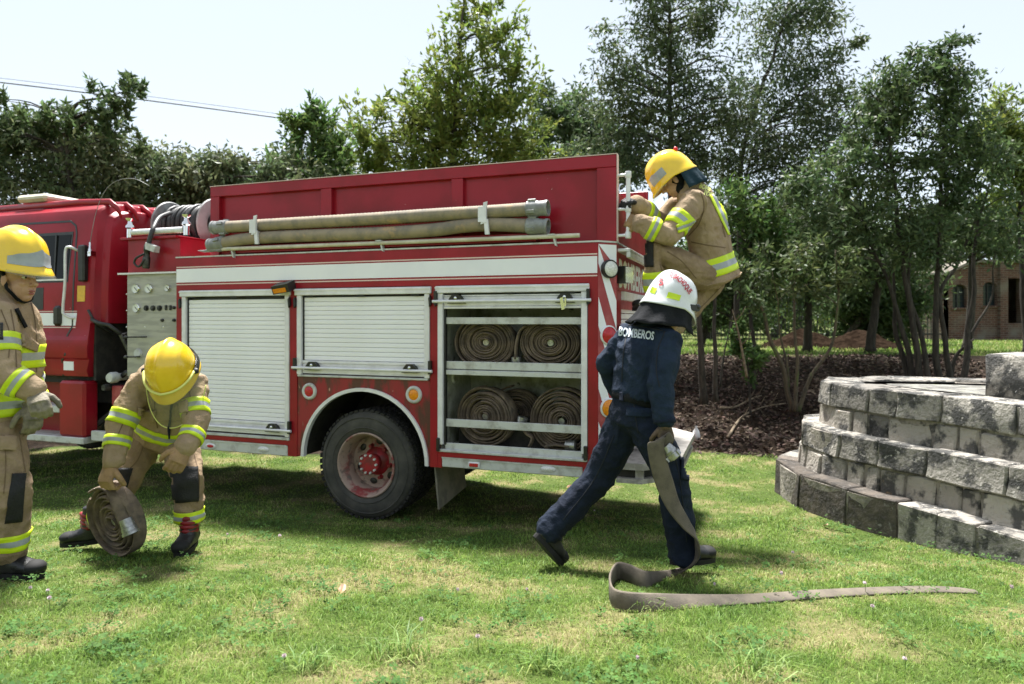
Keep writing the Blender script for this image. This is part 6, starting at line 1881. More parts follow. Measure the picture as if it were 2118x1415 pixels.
LAI_K = dict(dark=1.9, olive=1.7, mid=1.6, bright=1.45, vine=1.5, grey=1.45)
def tree(name, label, cat, base_px, blobs, leaf, mat, lai=2.2, stems=None, trunk_r=.10, clump=.26, seed=0, droop=.3, barkm='bark', group=None, nbranch=60, spiky=False, base_z=None, fill=1.0):
    rng = np.random.default_rng(100 + seed); rnd = random.Random(seed)
    bx, by, BY = base_px
    B = P(bx, by, BY); gz0 = gsurf(B.x, B.y) if base_z is None else base_z
    root = empty(name, (B.x, B.y, gz0)); tag(root, label, cat, group)
    O = np.array([B.x, B.y, gz0])
    Cs, Ds, cl_all = [], [], []
    la = leaf[0]*leaf[1]*.5; lai = lai*LAI_K[mat]
    for bl in blobs:
        px, py, rx, ry, Y = bl[:5]; dens = bl[5] if len(bl) > 5 else 1.0
        c = P(px, py, Y); k = Y/FPX; ax, az = rx*k, ry*k; ay = max(ax, az)*.75
        nl = int(math.pi*ax*az*lai*dens/la*fill)
        per = 55
        nc = max(3, int(nl/per))
        u = rng.normal(size=(nc, 3)); u /= np.linalg.norm(u, axis=1, keepdims=True)
        rad = rng.uniform(.15, 1, (nc, 1))**(1/2.4)
        cc = np.array(c) + u*rad*np.array([ax, ay, az])
        cl_all.append(cc)
        for q in cc:
            m = rng.poisson(per)
            if m < 4: continue
            cr = clump*rng.uniform(.6, 1.3)*min(1, (ax+az)*.9)
            if spiky:
                dv = (q - np.array(c))/max(ax, az) + np.array([0, 0, .6]) + rng.normal(size=3)*.25; dv /= np.linalg.norm(dv)
                t = rng.uniform(0, 1, (m, 1)); p = q + dv*(t-.5)*cr*3.2 + rng.normal(size=(m, 3))*cr*.22
                d = dv*.7 + rng.normal(size=(m, 3))*.75
            else:
                p = q + rng.normal(size=(m, 3))*cr*np.array([.55, .55, .45])
                d = rng.normal(size=(m, 3)) + (p - q)/cr*.5; d[:, 2] -= droop
            Cs.append(p); Ds.append(d)
    C = np.concatenate(Cs); D = np.concatenate(Ds)
    V, F = leaf_arrays(C - O, D, leaf[0], leaf[1], rng)
    me = np_mesh('crown', V, F); link('crown', me, LM[mat], root)
    # trunk, limbs and twigs
    allc = np.concatenate(cl_all)
    stem_pts = []
    if stems is None:
        top = allc[np.argmax(allc[:, 2])]; mid = allc.mean(0)
        stems = [[(0, 0, 0), tuple((mid - O)*np.array([.4, .4, .45])), tuple((mid - O)*np.array([.9, .9, 1.0])), tuple((top - O)*np.array([1, 1, .97]))]]
        radii = [[trunk_r, trunk_r*.8, trunk_r*.5, trunk_r*.12]]
    else:
        st2, radii = [], []
        for s_ in stems:
            st2.append([tuple(Vector(P(*q)) - Vector(O)) for q in s_[0]])
            radii.append([s_[1]*(1 - .72*i/(len(s_[0])-1)) for i in range(len(s_[0]))])
        stems = st2
    mb = MB(); lib = []
    for s_, r_ in zip(stems, radii):
        c = curve_pts(s_, 7); rr = np.interp(np.linspace(0, len(r_)-1, len(c)), range(len(r_)), r_)
        c = [Vector(p) + noise.noise_vector(Vector(p)*1.7 + Vector((seed, 0, 0)))*.05*min(1, i/4) for i, p in enumerate(c)]
        rr[0] *= 1.35
        mb.tube(c, list(rr), 9); lib += list(zip(c, rr))
    mb.build('trunk', MAT[barkm], root, smooth=True)
    mb = MB(); sel = rng.choice(len(allc), min(nbranch, len(allc)), replace=False)
    for q in sel:
        e = Vector(allc[q] - O)
        best = min(lib, key=lambda s_: (s_[0]-e).length + max(0, s_[0].z - e.z + .2)*1.5)
        s0 = best[0]; l = (e-s0).length
        if l < .1: continue
        mid = s0.lerp(e, .5) + Vector((rnd.uniform(-.1, .1)*l, rnd.uniform(-.1, .1)*l, .10*l))
        r0 = min(best[1]*.6, .010 + .010*l)
        mb.tube(curve_pts([s0, mid, e], 3), list(np.linspace(r0, .004, 7)), 5)
    if mb.v: mb.build('branches', MAT[barkm], root, smooth=True)
    return root

LS = (.13, .052)
tree('vine_hedge', 'tall vine-covered hedge running behind the cab and the hose reel', 'hedge', (250, 700, 13.5),
     [(40, 330, 130, 75, 13), (180, 345, 130, 80, 13.2), (310, 375, 120, 62, 13.4), (430, 385, 110, 55, 13.6), (540, 372, 100, 55, 13.8), (90, 420, 150, 55, 13, .55), (270, 430, 150, 45, 13.4, .55), (430, 430, 100, 40, 13.6, .4), (-120, 380, 120, 110, 13, .8), (300, 560, 420, 110, 13.6, .5), (620, 400, 90, 50, 13.8), (380, 345, 60, 30, 13.3), (470, 345, 50, 28, 13.4)],
     (.125, .05), 'vine', 3.6, None, .12, .30, 1, .75, nbranch=90)
tree('young_tree', 'leafy young tree with upright shoots rising above the hedge beside the cables', 'tree', (200, 700, 12.6),
     [(214, 215, 24, 55, 12.6), (250, 200, 30, 45, 12.6), (285, 178, 22, 28, 12.6, .8), (240, 260, 45, 50, 12.6), (120, 255, 40, 38, 12.6, .8), (20, 235, 35, 42, 12.6, .7), (70, 270, 60, 40, 12.6), (170, 275, 60, 38, 12.6), (300, 285, 35, 26, 12.6, .6), (160, 235, 16, 40, 12.6, .6), (-10, 290, 60, 50, 12.6)],
     (.13, .05), 'dark', 1.9, None, .07, .20, 2, .1, nbranch=60, spiky=True)
tree('bushy_tree', 'rounded green tree between the hedge and the tall leafy tree', 'tree', (640, 700, 14.5),
     [(640, 232, 22, 38, 14.5), (618, 262, 34, 36, 14.5), (664, 268, 36, 38, 14.5), (640, 310, 62, 50, 14.5), (690, 335, 50, 42, 14.5), (600, 350, 50, 36, 14.5), (650, 380, 90, 45, 14.5)],
     (.14, .055), 'mid', 3.2, None, .10, .24, 3, .0, spiky=True)
tree('leafy_tree', 'tall broad yellow-green tree rising behind the middle of the truck', 'tree', (960, 700, 16),
     [(965, 20, 36, 42, 16, .8), (1020, 30, 30, 36, 16, .7), (1000, 85, 62, 50, 16, .8), (1060, 110, 44, 42, 16, .8), (930, 110, 40, 50, 16, .8), (960, 170, 85, 60, 16, .9), (885, 200, 42, 60, 16, .8), (1050, 190, 60, 60, 16), (930, 250, 110, 65, 16), (860, 290, 90, 55, 16), (1040, 270, 100, 70, 16), (775, 215, 22, 36, 16, .8), (760, 270, 50, 40, 16), (740, 320, 70, 48, 16), (830, 340, 90, 42, 16), (960, 330, 120, 50, 16), (1080, 340, 90, 45, 16), (900, 480, 250, 120, 16, .35)],
     (.17, .065), 'bright', 2.7, None, .17, .30, 4, -.1, nbranch=110, spiky=True)
tree('leafy_tree', 'dull green tree between the yellow-green tree and the slender trees', 'tree', (1180, 700, 18),
     [(1130, 215, 40, 40, 18, .8), (1190, 230, 60, 40, 18, .8), (1150, 280, 90, 55, 18), (1240, 290, 70, 55, 18), (1180, 345, 130, 50, 18), (1270, 350, 80, 45, 18), (1180, 450, 150, 80, 18, .5)],
     (.17, .06), 'dark', 2.5, None, .13, .30, 5, .1, nbranch=70)
tree('slender_tree', 'slender sparse tree with upright trunk behind the climbing person', 'tree', (1392, 780, 14.5),
     [(1400, 10, 110, 45, 14.5), (1330, 50, 45, 40, 14.5, .8), (1245, 70, 26, 26, 14.5, .8), (1280, 110, 40, 42, 14.5, .9), (1390, 80, 95, 45, 14.5), (1480, 60, 50, 45, 14.5, .9), (1350, 145, 80, 50, 14.5), (1430, 150, 70, 45, 14.5, .8), (1310, 195, 70, 50, 14.5), (1400, 215, 80, 50, 14.5), (1350, 270, 90, 55, 14.5), (1440, 270, 60, 50, 14.5, .8), (1290, 260, 50, 45, 14.5, .8), (1350, 340, 110, 50, 14.5), (1470, 340, 70, 40, 14.5, .8), (1400, -40, 120, 40, 14.5), (1500, 150, 50, 60, 14.5, .5), (1500, 220, 70, 60, 14.5, .6), (1240, 190, 50, 60, 14.5, .7), (1480, 290, 80, 50, 14.5, .8), (1250, 320, 80, 50, 14.5)],
     (.125, .042), 'grey', 1.55, [([(1392, 790, 14.5), (1390, 560, 14.5), (1388, 330, 14.5), (1386, 120, 14.5), (1384, -40, 14.5)], .085)], .1, .32, 6, .75, nbranch=150)
tree('slender_tree', 'slender sparse tree with leaning trunk and bare fork at the skyline', 'tree', (1522, 790, 15),
     [(1640, 15, 100, 40, 15), (1690, 60, 75, 48, 15), (1560, 40, 45, 30, 15, .7), (1620, 80, 80, 45, 15), (1745, 95, 40, 30, 15, .8), (1780, 85, 18, 16, 15, .7), (1650, 135, 70, 42, 15, .85), (1720, 150, 50, 40, 15, .8), (1580, 170, 55, 42, 15, .8), (1650, 200, 80, 48, 15, .85), (1560, 240, 80, 50, 15, .9), (1640, 265, 90, 50, 15, .9), (1720, 230, 60, 50, 15, .8), (1540, 310, 90, 45, 15), (1640, 330, 90, 45, 15), (1640, -40, 90, 35, 15), (1770, 170, 60, 50, 15, .7), (1790, 240, 70, 50, 15, .7), (1720, 300, 80, 50, 15, .8), (1600, 390, 100, 50, 15, .8), (1700, 380, 90, 50, 15, .8), (1500, 380, 80, 50, 15, .7)],
     (.125, .042), 'grey', 1.45, [([(1522, 790, 15), (1528, 560, 15), (1535, 330, 15), (1565, 210, 15), (1608, 90, 15), (1640, -30, 15)], .07), ([(1528, 560, 15), (1560, 300, 15), (1680, 170, 15), (1750, 100, 15)], .03)], .1, .32, 7, .75, nbranch=150)
tree('multi_stemmed_tree', 'large dark multi-stemmed tree standing behind the stone platform', 'tree', (1905, 790, 11.6),
     [(1985, 95, 24, 30, 11.6, .9), (1930, 120, 50, 36, 11.6), (1870, 145, 60, 40, 11.6), (1820, 185, 45, 45, 11.6, .8), (1960, 175, 70, 50, 11.6), (1890, 215, 85, 55, 11.6), (1980, 250, 80, 55, 11.6), (1800, 270, 70, 55, 11.6), (1900, 300, 110, 55, 11.6), (2020, 330, 90, 55, 11.6), (1770, 350, 90, 55, 11.6), (1880, 385, 130, 50, 11.6, .9), (1700, 400, 90, 55, 11.6, .9), (2040, 420, 90, 45, 11.6, .8), (1800, 450, 130, 50, 11.6), (1940, 470, 120, 45, 11.6, .8), (1700, 490, 110, 45, 11.6, .8), (2070, 500, 80, 40, 11.6, .9), (1860, 520, 140, 40, 11.6, .8)],
     (.12, .042), 'dark', 1.75, [([(1890, 800, 11.6), (1870, 690, 11.6), (1835, 580, 11.6), (1780, 450, 11.6)], .055), ([(1905, 805, 11.5), (1890, 680, 11.5), (1870, 560, 11.5), (1850, 380, 11.5), (1840, 240, 11.5)], .06), ([(1925, 808, 11.4), (1905, 690, 11.5), (1880, 600, 11.5), (1885, 420, 11.6)], .05), ([(1945, 808, 11.5), (1935, 690, 11.5), (1940, 560, 11.5), (1950, 350, 11.6), (1960, 150, 11.6)], .06), ([(1968, 808, 11.5), (1955, 700, 11.5), (1945, 610, 11.5), (1985, 540, 11.6), (2030, 430, 11.6)], .05), ([(1988, 808, 11.4), (2005, 690, 11.5), (2012, 600, 11.5), (2020, 480, 11.6), (2045, 380, 11.6)], .055), ([(2005, 700, 11.5), (2045, 620, 11.5), (2058, 520, 11.5)], .025), ([(1880, 800, 11.7), (1850, 650, 11.8), (1845, 520, 11.8)], .05), ([(1960, 800, 11.7), (1975, 740, 11.7), (2015, 700, 11.6)], .045)],
     .1, .22, 8, .3, nbranch=160)
tree('bushy_tree', 'bright sunlit green tree at the right edge above the brick house', 'tree', (2130, 720, 14),
     [(2075, 225, 50, 38, 14), (2110, 265, 60, 50, 14), (2040, 270, 45, 36, 14), (2080, 320, 70, 45, 14), (2150, 330, 80, 80, 14), (2030, 320, 35, 30, 14, .8), (2120, 400, 70, 60, 14, .7)],
     (.13, .048), 'bright', 2.6, None, .12, .22, 9, .1, nbranch=60)
tree('shrub', 'bright green shrub just behind the climbing person', 'shrub', (1560, 800, 11.9),
     [(1520, 410, 55, 34, 11.9), (1560, 450, 70, 45, 11.9), (1500, 480, 60, 45, 11.9, .8), (1600, 500, 70, 45, 11.9), (1550, 540, 80, 45, 11.9, .9), (1620, 560, 60, 35, 11.9, .7), (1470, 540, 50, 50, 11.9, .8)],
     (.12, .045), 'mid', 2.3, [([(1560, 800, 11.9), (1555, 650, 11.9), (1550, 520, 11.9), (1540, 420, 11.9)], .04)], .05, .2, 10, .2, nbranch=70)
tree('forked_shrub', 'thin forked shrub with pale mossy stems on the leaf-littered bank', 'shrub', (1640, 830, 10.6),
     [(1560, 610, 50, 35, 10.6, .4), (1640, 585, 70, 40, 10.6, .6), (1720, 570, 70, 45, 10.6, .6), (1600, 545, 80, 40, 10.6, .7), (1700, 520, 70, 40, 10.6, .7)],
     (.11, .04), 'olive', 1.5, [([(1640, 850, 10.6), (1620, 780, 10.6), (1595, 690, 10.6), (1570, 630, 10.6), (1520, 600, 10.6)], .045), ([(1645, 850, 10.5), (1648, 760, 10.5), (1640, 640, 10.5), (1630, 540, 10.5)], .035), ([(1650, 850, 10.6), (1680, 780, 10.6), (1720, 710, 10.6), (1735, 600, 10.6), (1732, 520, 10.6)], .035), ([(1632, 800, 10.6), (1618, 700, 10.7), (1600, 560, 10.7)], .022)],
     .04, .2, 11, .2, 'bark_pale', nbranch=50)
tree('twin_trunk_tree', 'pair of slim grey trunks with a thin crown beside the climbing person', 'tree', (1462, 800, 10.4),
     [(1450, 500, 60, 50, 10.4, .7), (1500, 560, 60, 50, 10.4, .5), (1430, 570, 60, 50, 10.4, .6), (1530, 610, 40, 40, 10.4, .3)],
     (.11, .04), 'dark', 1.6, [([(1455, 835, 10.4), (1448, 700, 10.4), (1446, 560, 10.4), (1440, 430, 10.4)], .06), ([(1480, 830, 10.3), (1478, 700, 10.3), (1482, 560, 10.4), (1500, 450, 10.4)], .04), ([(1490, 800, 10.5), (1500, 720, 10.5), (1512, 650, 10.5)], .018)],
     .04, .2, 12, .2, nbranch=50)
tree('small_bush', 'small glossy green bush low on the bank beside the forked shrub', 'bush', (1552, 800, 10.8),
     [(1552, 735, 30, 32, 10.8), (1528, 690, 20, 22, 10.8, .7), (1562, 765, 26, 22, 10.8), (1535, 725, 18, 24, 10.8)],
     (.10, .042), 'mid', 3.0, None, .02, .14, 13, -.1, nbranch=20)
tree('conifer_hedge', 'dense dark evergreen mass beyond the dirt mounds', 'hedge', (1790, 705, 21.5),
     [(1785, 560, 50, 70, 21.5), (1800, 640, 60, 60, 21.5), (1830, 600, 40, 70, 21.5), (1760, 650, 40, 45, 21.5), (1850, 660, 50, 45, 21.5)],
     (.16, .055), 'dark', 4.0, None, .15, .3, 14, .2, nbranch=20)
tree('far_hedge', 'far hedge closing the view behind the iron fence', 'hedge', (1700, 700, 33), [(1380 + 90*q, 640, 75, 62, 33 + (q % 3)*.7) for q in range(19)], (.26, .11), 'mid', 2.2, None, .1, .45, 40, .1, nbranch=20)
for k, (lab, bl, mt) in enumerate([
    ('far green tree seen through the fence beside the twin trunks', [(1470, 560, 70, 70, 28), (1500, 640, 90, 50, 28, .8), (1420, 600, 70, 80, 28), (1540, 580, 60, 60, 28)], 'mid'),
    ('far pale tree glimpsed behind the forked shrub', [(1600, 560, 70, 50, 30), (1640, 620, 80, 40, 30, .7), (1690, 560, 70, 60, 30), (1720, 630, 60, 40, 30, .6)], 'bright'),
    ('far dark tree filling the gap above the dirt mounds', [(1650, 500, 110, 60, 27), (1720, 520, 90, 60, 27), (1600, 520, 70, 50, 27)], 'dark'),
    ('far tree standing close behind the brick house', [(1920, 600, 60, 60, 31), (1900, 520, 90, 60, 31), (2000, 500, 90, 45, 31), (2100, 480, 90, 55, 31), (1930, 660, 60, 35, 31, .6)], 'olive')]):
    tree('far_tree', lab, 'tree', (bl[0][0], 700, bl[0][4]), bl, (.22, .09), mt, 2.6, None, .16, .4, 30 + k, .1, nbranch=24, group='trees beyond the fence')

for k, (lab, bl) in enumerate([
    ('shaded dark tree between the twin trunks and the forked shrub', [(1520, 470, 70, 60, 16.5), (1500, 560, 70, 60, 16.5), (1560, 600, 60, 60, 16.5, .8), (1450, 600, 60, 70, 16.5), (1590, 520, 60, 50, 16.5)]),
    ('shaded dark tree with ivy-clad trunk behind the forked shrub', [(1670, 450, 90, 60, 17), (1660, 540, 70, 60, 17), (1664, 620, 26, 60, 17), (1740, 500, 80, 50, 17), (1620, 470, 60, 50, 17)]),
    ('shaded dark tree just left of the multi-stemmed tree', [(1800, 480, 90, 60, 16), (1840, 540, 80, 50, 16), (1770, 560, 60, 50, 16, .8), (1880, 500, 70, 50, 16)]),
    ('dense dark thicket at the foot of the dark trees beside the twin trunks', [(1450, 640, 60, 50, 20.5), (1520, 640, 60, 50, 20.5), (1570, 650, 45, 42, 20.5), (1500, 580, 70, 50, 20.5), (1410, 620, 60, 60, 20.5)]),
    ('dense dark thicket between the dirt mounds and the multi-stemmed tree', [(1740, 600, 50, 60, 21), (1800, 620, 60, 60, 21), (1860, 630, 55, 55, 21), (1900, 580, 60, 60, 21), (1830, 560, 80, 50, 21)]),
    ('shaded dark tree overhanging the brick house', [(2000, 450, 90, 55, 17), (2080, 500, 80, 40, 17), (1940, 480, 80, 50, 17, .8), (2110, 440, 60, 50, 17)])]):
    tree('shade_tree', lab, 'tree', (bl[0][0], 720, bl[0][4]), bl, (.15, .055), 'dark', 1.9, None, .11, .3, 50 + k, .15, nbranch=40, group='shaded trees above the bank')

# ------------------------------------------------------------------ lawn, clover and litter
def in_platform(x, y):
    poly = [(5.6, 7.15), (4.6, 7.55), (3.6, 7.72), (2.98, 7.45), (2.68, 6.95), (2.62, 6.45), (2.70, 6.05), (2.86, 5.58), (3.02, 5.28), (3.22, 4.72), (3.40, 4.25), (3.62, 3.6), (3.8, 3.0), (12, 2.8), (12, 5)]
    c = np.zeros(len(x), bool); n = len(poly)
    for i in range(n):
        (x0, y0), (x1, y1) = poly[i], poly[(i+1) % n]
        cond = ((y0 > y) != (y1 > y)) & (x < (x1-x0)*(y-y0)/(y1-y0+1e-12) + x0)
        c ^= cond
    return c

def vnoise(x, y, f, seed):
    """cheap smooth value noise"""
    rg = np.random.default_rng(seed); g = rg.random((64, 64))
    X, Y = x*f, y*f; i, j = np.floor(X).astype(int), np.floor(Y).astype(int); a, b = X-i, Y-j
    a = a*a*(3-2*a); b = b*b*(3-2*b)
    G = lambda p, q: g[p % 64, q % 64]
    return G(i, j)*(1-a)*(1-b) + G(i+1, j)*a*(1-b) + G(i, j+1)*(1-a)*b + G(i+1, j+1)*a*b

def lawn_points(n_at, rng):
    """n_at: list of (y0, y1, per m2, margin)"""
    xs, ys = [], []
    for y0, y1, d in n_at:
        w = .80*y1 + 1.9; A = 2*w*(y1-y0); n = int(A*d)
        xs.append(rng.uniform(-w, w, n)); ys.append(rng.uniform(y0, y1, n))
    x, y = np.concatenate(xs), np.concatenate(ys)
    keep = (np.abs(x) < .80*y + .25 + 1.5*(rng.random(len(x)) < .42)) & ~in_platform(x, y)
    s = soil_amount(x, y); keep &= s < rng.uniform(.2, .7, len(x))
    return x[keep], y[keep]

def surf_z(x, y):
    return ground_z(x, y)

def mat_grass(name, stops, tr=.40):
    m = bpy.data.materials.new(name); m.use_nodes = True
    N, L = m.node_tree.nodes, m.node_tree.links; b = N['Principled BSDF']; b.inputs['Roughness'].default_value = .55; b.inputs['Specular IOR Level'].default_value = .3
    tc = N.new('ShaderNodeTexCoord'); n = N.new('ShaderNodeTexNoise'); n.inputs['Scale'].default_value = 1.7; n.inputs['Detail'].default_value = 6; n.inputs['Roughness'].default_value = .65
    L.new(tc.outputs['Object'], n.inputs['Vector'])
    g = N.new('ShaderNodeNewGeometry')
    ad = N.new('ShaderNodeMath'); ad.operation = 'MULTIPLY_ADD'; ad.inputs[1].default_value = .22; L.new(g.outputs['Random Per Island'], ad.inputs[0])
    sb = N.new('ShaderNodeMath'); sb.operation = 'SUBTRACT'; sb.inputs[1].default_value = .11; L.new(n.outputs['Fac'], sb.inputs[0]); L.new(sb.outputs[0], ad.inputs[2])
    r = N.new('ShaderNodeValToRGB'); e = r.color_ramp.elements
    e[0].position, e[0].color = stops[0][0], (*stops[0][1], 1); e[1].position, e[1].color = stops[-1][0], (*stops[-1][1], 1)
    for p, c in stops[1:-1]: q = e.new(p); q.color = (*c, 1)
    L.new(ad.outputs[0], r.inputs[0])
    h = N.new('ShaderNodeHueSaturation'); mr = N.new('ShaderNodeMapRange'); mr.inputs['To Min'].default_value = .65; mr.inputs['To Max'].default_value = 1.3
    wn_ = N.new('ShaderNodeTexWhiteNoise'); wn_.noise_dimensions = '1D'; L.new(g.outputs['Random Per Island'], wn_.inputs['W']); L.new(wn_.outputs['Value'], mr.inputs['Value'])
    L.new(mr.outputs[0], h.inputs['Value']); L.new(r.outputs[0], h.inputs['Color']); L.new(h.outputs[0], b.inputs['Base Color'])
    t = N.new('ShaderNodeBsdfTranslucent'); L.new(h.outputs[0], t.inputs['Color']); ms = N.new('ShaderNodeMixShader'); ms.inputs[0].default_value = tr
    L.new(b.outputs[0], ms.inputs[1]); L.new(t.outputs[0], ms.inputs[2]); L.new(ms.outputs[0], N['Material Output'].inputs['Surface'])
    return m
MAT['grass'] = mat_grass('grass blades', [(.26, (.080, .165, .030)), (.41, (.150, .260, .046)), (.55, (.235, .330, .068)), (.66, (.430, .400, .190)), (.80, (.270, .320, .090))])
MAT['clover'] = M('clover leaf', (.055, .125, .028), (.080, .160, .036), 3, rough=.7, island=.3, transl=.25, spec=.15)
MAT['weed'] = M('weed leaf', (.15, .26, .05), (.24, .32, .09), 3, rough=.6, island=.35, transl=.3)

def blades(x, y, h, w, lean, rng):
    n = len(x); z = surf_z(x, y) - .004
    a = rng.uniform(0, 2*np.pi, n); la = rng.uniform(0, 2*np.pi, n)
    l = lean*rng.uniform(.2, 1.4, n)
    B = np.stack([x, y, z], 1); S = np.stack([np.cos(a), np.sin(a), 0*a], 1)*(w*.5)[:, None]; Lv = np.stack([np.cos(la), np.sin(la), 0*la], 1)
    M_ = B + Lv*(h*l*.35)[:, None]; M_[:, 2] += h*.62
    T_ = B + Lv*(h*l)[:, None]; T_[:, 2] += h*(1 - .28*np.minimum(l, 1.5))
    V = np.stack([B-S, B+S, M_-S*.75, M_+S*.75, T_], 1).reshape(-1, 3)
    o = (np.arange(n)*5)[:, None]
    F = np.concatenate([o + np.array([[0, 1, 3]]), o + np.array([[0, 3, 2]]), o + np.array([[2, 3, 4]])], 0)
    return V, F

def build_lawn():
    rng = np.random.default_rng(5)
    x, y = lawn_points([(.7, 1.75, 2600), (1.75, 2.6, 9500), (2.6, 3.4, 7500), (3.4, 4.4, 5000), (4.4, 6.0, 3000), (6.0, 9.6, 1300)], rng)
    n = len(x)
    tuft = vnoise(x, y, 3.1, 1)*.6 + vnoise(x, y, 9.0, 2)*.4
    dry = vnoise(x, y, 1.1, 3)
    h = (.016 + .036*tuft**1.6*rng.uniform(.6, 1.3, n))*np.where(dry > .62, .75, 1)
    tall = rng.random(n) < .02; h[tall] *= 1.7
    w = (.0030 + .0012*rng.random(n))*np.clip(y/3.2, .9, 2.6)
    V, F = blades(x, y, h, w, 1.15, rng)
    o = link('grass', np_mesh('grass', V, F), MAT['grass']); tag(o, 'short green and straw-coloured lawn grass', 'grass', kind='stuff')
    # strip of lawn beyond the bank
    xs = rng.uniform(-2, 22, 26000); ys = rng.uniform(15, 25, 26000); k = soil_amount(xs, ys) < .4
    xs, ys = xs[k], ys[k]; V, F = blades(xs, ys, rng.uniform(.06, .13, len(xs)), np.full(len(xs), .02), .8, rng)
    o = link('grass', np_mesh('grass', V, F), MAT['grass']); tag(o, 'sunlit strip of grass beyond the bank', 'grass', kind='stuff')
    # clover
    x, y = lawn_points([(1.75, 3.4, 2900), (3.4, 6.0, 1300)], rng)
    m = (vnoise(x, y, 2.3, 8)*.40 + vnoise(x, y, 7.5, 9)*.60) > rng.uniform(.52, .95, len(x)); x, y = x[m], y[m]
    n = len(x); z = surf_z(x, y) + rng.uniform(.018, .05, n)
    Vs, Fs, b = [], [], 0
    rot = rng.uniform(0, 2*np.pi, n); sz = rng.uniform(.008, .014, n); tilt = rng.normal(size=(n, 2))*.35
    for k in range(3):
        a = rot + k*2.094
        d = np.stack([np.cos(a), np.sin(a)], 1); s = np.stack([-np.sin(a), np.cos(a)], 1)
        def pt(u, v):
            q = d*(u*sz)[:, None] + s*(v*sz)[:, None]
            return np.stack([x + q[:, 0], y + q[:, 1], z + q[:, 0]*tilt[:, 0] + q[:, 1]*tilt[:, 1] + .0*u], 1)
        Vs.append(np.stack([pt(.05, 0), pt(.8, -.62), pt(1.25, 0), pt(.8, .62)], 1).reshape(-1, 3))
    V = np.concatenate(Vs); F = np.arange(len(V)).reshape(-1, 4)
    o = link('clover', np_mesh('clover', V, F), MAT['clover']); tag(o, 'patches of dark green clover leaves in the lawn', 'clover', kind='stuff')
build_lawn()

def ground_at_px(px, py, dz=0.0):
    Y = 4.0
    for _ in range(60):
        p = P(px, py, Y); Y += (p.z - gz(p.x, p.y) - dz)*1.2
        Y = min(max(Y, 1.0), 15)
    p = P(px, py, Y); return Vector((p.x, p.y, gz(p.x, p.y)))

MAT['petal'] = M('clover bloom', (.62, .48, .54), (.72, .62, .64), 200, rough=.8)
MAT['stem'] = M('green stem', (.12, .17, .05), rough=.7)
_fl = None
for i, (px, py) in enumerate([(62, 1232), (100, 1236), (104, 1256), (470, 1116), (945, 1238), (1230, 1060), (580, 1122), (1478, 1222), (1614, 1206), (1804, 1274), (1873, 1384), (990, 1340), (1090, 1232), (2090, 1234), (870, 1308), (1790, 1222), (590, 1380), (1318, 1384), (1160, 1108), (1640, 1155)]):
    g = ground_at_px(px, py + 8)
    rt = empty('clover_flower', g, i*1.3); tag(rt, 'tiny pinkish clover bloom on a thin stem in the lawn', 'flower', 'clover blooms in the lawn')
    if _fl is None:
        mb = MB(); mb.tube([(0, 0, 0), (.004, .002, .035), (.0, .004, .062)], .0012, 5); s_ = mb.mesh('stem'); s_.materials.append(MAT['stem'])
        mb = MB(); rn = random.Random(1)
        for q in range(60):
            u = Vector((rn.gauss(0, 1), rn.gauss(0, 1), rn.gauss(.3, 1))).normalized(); c = Vector((0, .004, .068)) + u*.005; t_ = u.orthogonal()*.0022
            mb.add([c - t_, c + u*.006, c + t_], [(0, 1, 2)])
        mb.ell((0, .004, .068), (.006, 0, 0), (0, .006, 0), (0, 0, .006), 10, 6)
        h_ = mb.mesh('bloom'); h_.materials.append(MAT['petal']); _fl = (s_, h_)
    for nm, me in zip(('stem', 'bloom'), _fl):
        o = bpy.data.objects.new(nm, me); COL.objects.link(o); o.parent = rt; sc = random.uniform(.75, 1.15); o.scale = (sc, sc, sc)

# long grass tufts
for i, (px, py, k, lab) in enumerate([(820, 1362, 1.0, 'largest tuft of long grass in the front lawn'), (1560, 1395, .85, 'tuft of long pale grass near the bottom edge, below the hose'), (1330, 1262, .5, 'little tuft of bright grass against the hose loop'), (640, 1385, .6, 'tuft of long grass near the bottom edge, below the bending person'), (1120, 1385, .6, 'tuft of long grass near the bottom edge, below the walking person')]):
    g = ground_at_px(px, py); rng = np.random.default_rng(60 + i); n = int(110*k) + 20
    x = g.x + rng.normal(size=n)*.06*k; y = g.y + rng.normal(size=n)*.045*k
    V, F = blades(x, y, rng.uniform(.05, .13, n)*(.5 + .5*k), rng.uniform(.004, .007, n), 1.3, rng)
    o = link('grass_tuft', np_mesh('grass_tuft', V - np.array(g), F), MAT['weed']); o.location = g; tag(o, lab, 'grass tuft')

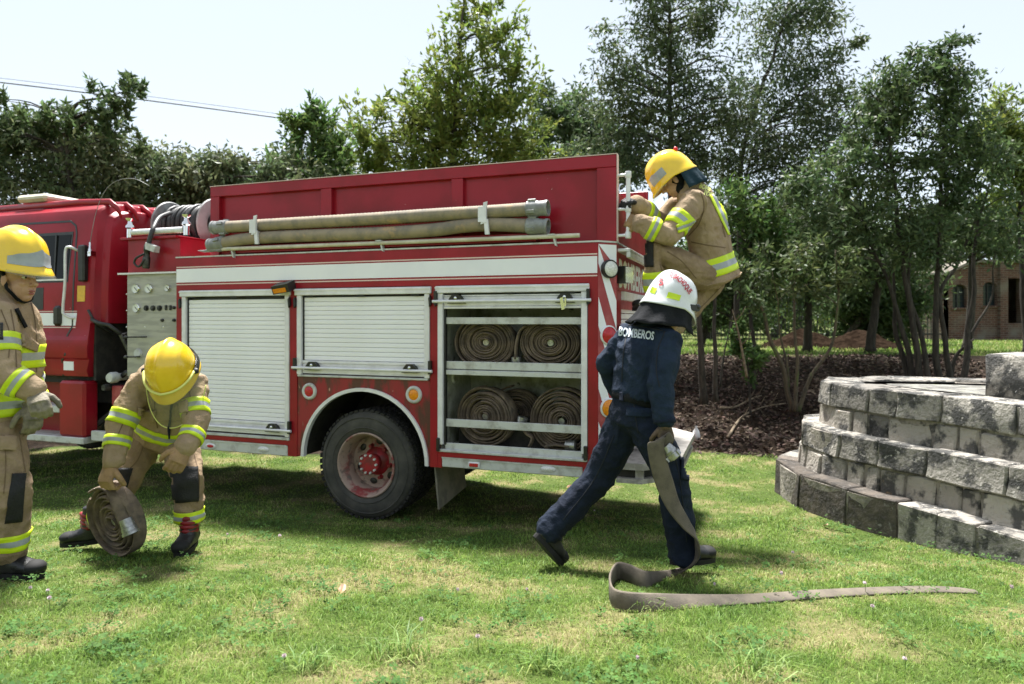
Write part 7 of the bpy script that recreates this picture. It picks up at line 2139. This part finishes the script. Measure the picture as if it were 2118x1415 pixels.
# leaf litter on the bank, a few fallen leaves on the lawn
MAT['litter'] = M('dead leaves', (.050, .032, .021), (.120, .086, .060), 4, rough=.9, island=.6)
def litter():
    rng = np.random.default_rng(9); n = 26000
    x = rng.uniform(1.0, 9.5, n); y = rng.uniform(8.4, 16, n); k = soil_amount(x, y) > rng.uniform(.15, .8, n); x, y = x[k], y[k]
    z = np.array([gsurf(a, b) for a, b in zip(x, y)]) + rng.uniform(.004, .02, len(x))
    D = rng.normal(size=(len(x), 3)); D[:, 2] *= .3
    V, F = leaf_arrays(np.stack([x, y, z], 1), D, .075, .04, rng)
    o = link('leaf_litter', np_mesh('leaf_litter', V, F), MAT['litter']); tag(o, 'brown dead leaves littering the bank', 'leaves', kind='stuff')
litter()
MAT['dryleaf'] = M('dry leaf', (.42, .24, .14), (.50, .36, .26), 30, rough=.8)
for i, (px, py, lab) in enumerate([(707, 1226, 'reddish dry leaf lying on the lawn in front of the truck'), (1428, 1250, 'small brown leaf lying against the trailing hose'), (1710, 1092, 'pale dry leaf on the lawn in front of the stone platform'), (1178, 1010, 'dry leaf on the lawn behind the walking person')]):
    g = ground_at_px(px, py); mb = MB()
    mb.add([(0, -.03, .02), (.018, -.006, .032), (.012, .024, .03), (0, .04, .022), (-.012, .022, .034), (-.018, -.008, .03)], [(0, 1, 2, 3), (0, 3, 4, 5)])
    o = mb.build('fallen_leaf', MAT['dryleaf'], fix=False); o.location = g; o.rotation_euler = (.4, .2, i*1.7); tag(o, lab, 'leaf')
MAT['deadwood'] = M('pale dead wood', (.24, .185, .12), (.14, .105, .07), 12, rough=.9, bump=.4)
for i, (lab, pts) in enumerate([('pale fallen branch lying on the bank below the forked shrub', [(1505, 905), (1535, 865), (1580, 840), (1625, 832)]), ('crooked pale twig on the bank beside the twin trunks', [(1490, 850), (1520, 842), (1555, 825), (1575, 815)]), ('dead leaning branch arching from the bank behind the climbing person', [(1545, 780), (1530, 700), (1515, 640)])]):
    P3 = []
    for k, (a, b) in enumerate(pts):
        Y = 9.3
        for _ in range(40):
            p = P(a, b, Y); Y += (p.z - gz(p.x, p.y) - .03)*.8; Y = min(max(Y, 8.6), 12)
        p = P(a, b, Y if i < 2 else 10.2); P3.append(Vector((p.x, p.y, gsurf(p.x, p.y) + .04 if i < 2 else p.z)))
    o0 = P3[0].copy(); mb = MB(); c = curve_pts([q - o0 for q in P3], 5); mb.tube(c, list(np.linspace(.022, .008, len(c))), 7)
    for j in (4, 8, 11):
        if j < len(c): mb.tube([c[j], c[j] + Vector((.08, -.05, .10)), c[j] + Vector((.12, -.10, .22))], [.009, .006, .003], 6)
    o = mb.build('fallen_branch', MAT['deadwood'], smooth=True); o.location = o0; tag(o, lab, 'branch')
_b = P(1440, 745, 10.0); _g = gsurf(_b.x, _b.y)
_mb = MB(); _mb.lathe([(.0, 0), (.05, .0), (.06, .05), (.045, .12), (.015, .17), (.02, .19)], (0, 0, 0), (0, 0, 1), 14)
_o = _mb.build('plastic_bag', MAT['white'], smooth=True); _o.location = (_b.x, _b.y, _g); tag(_o, 'small crumpled white bag lying at the foot of the twin trunks', 'bag')
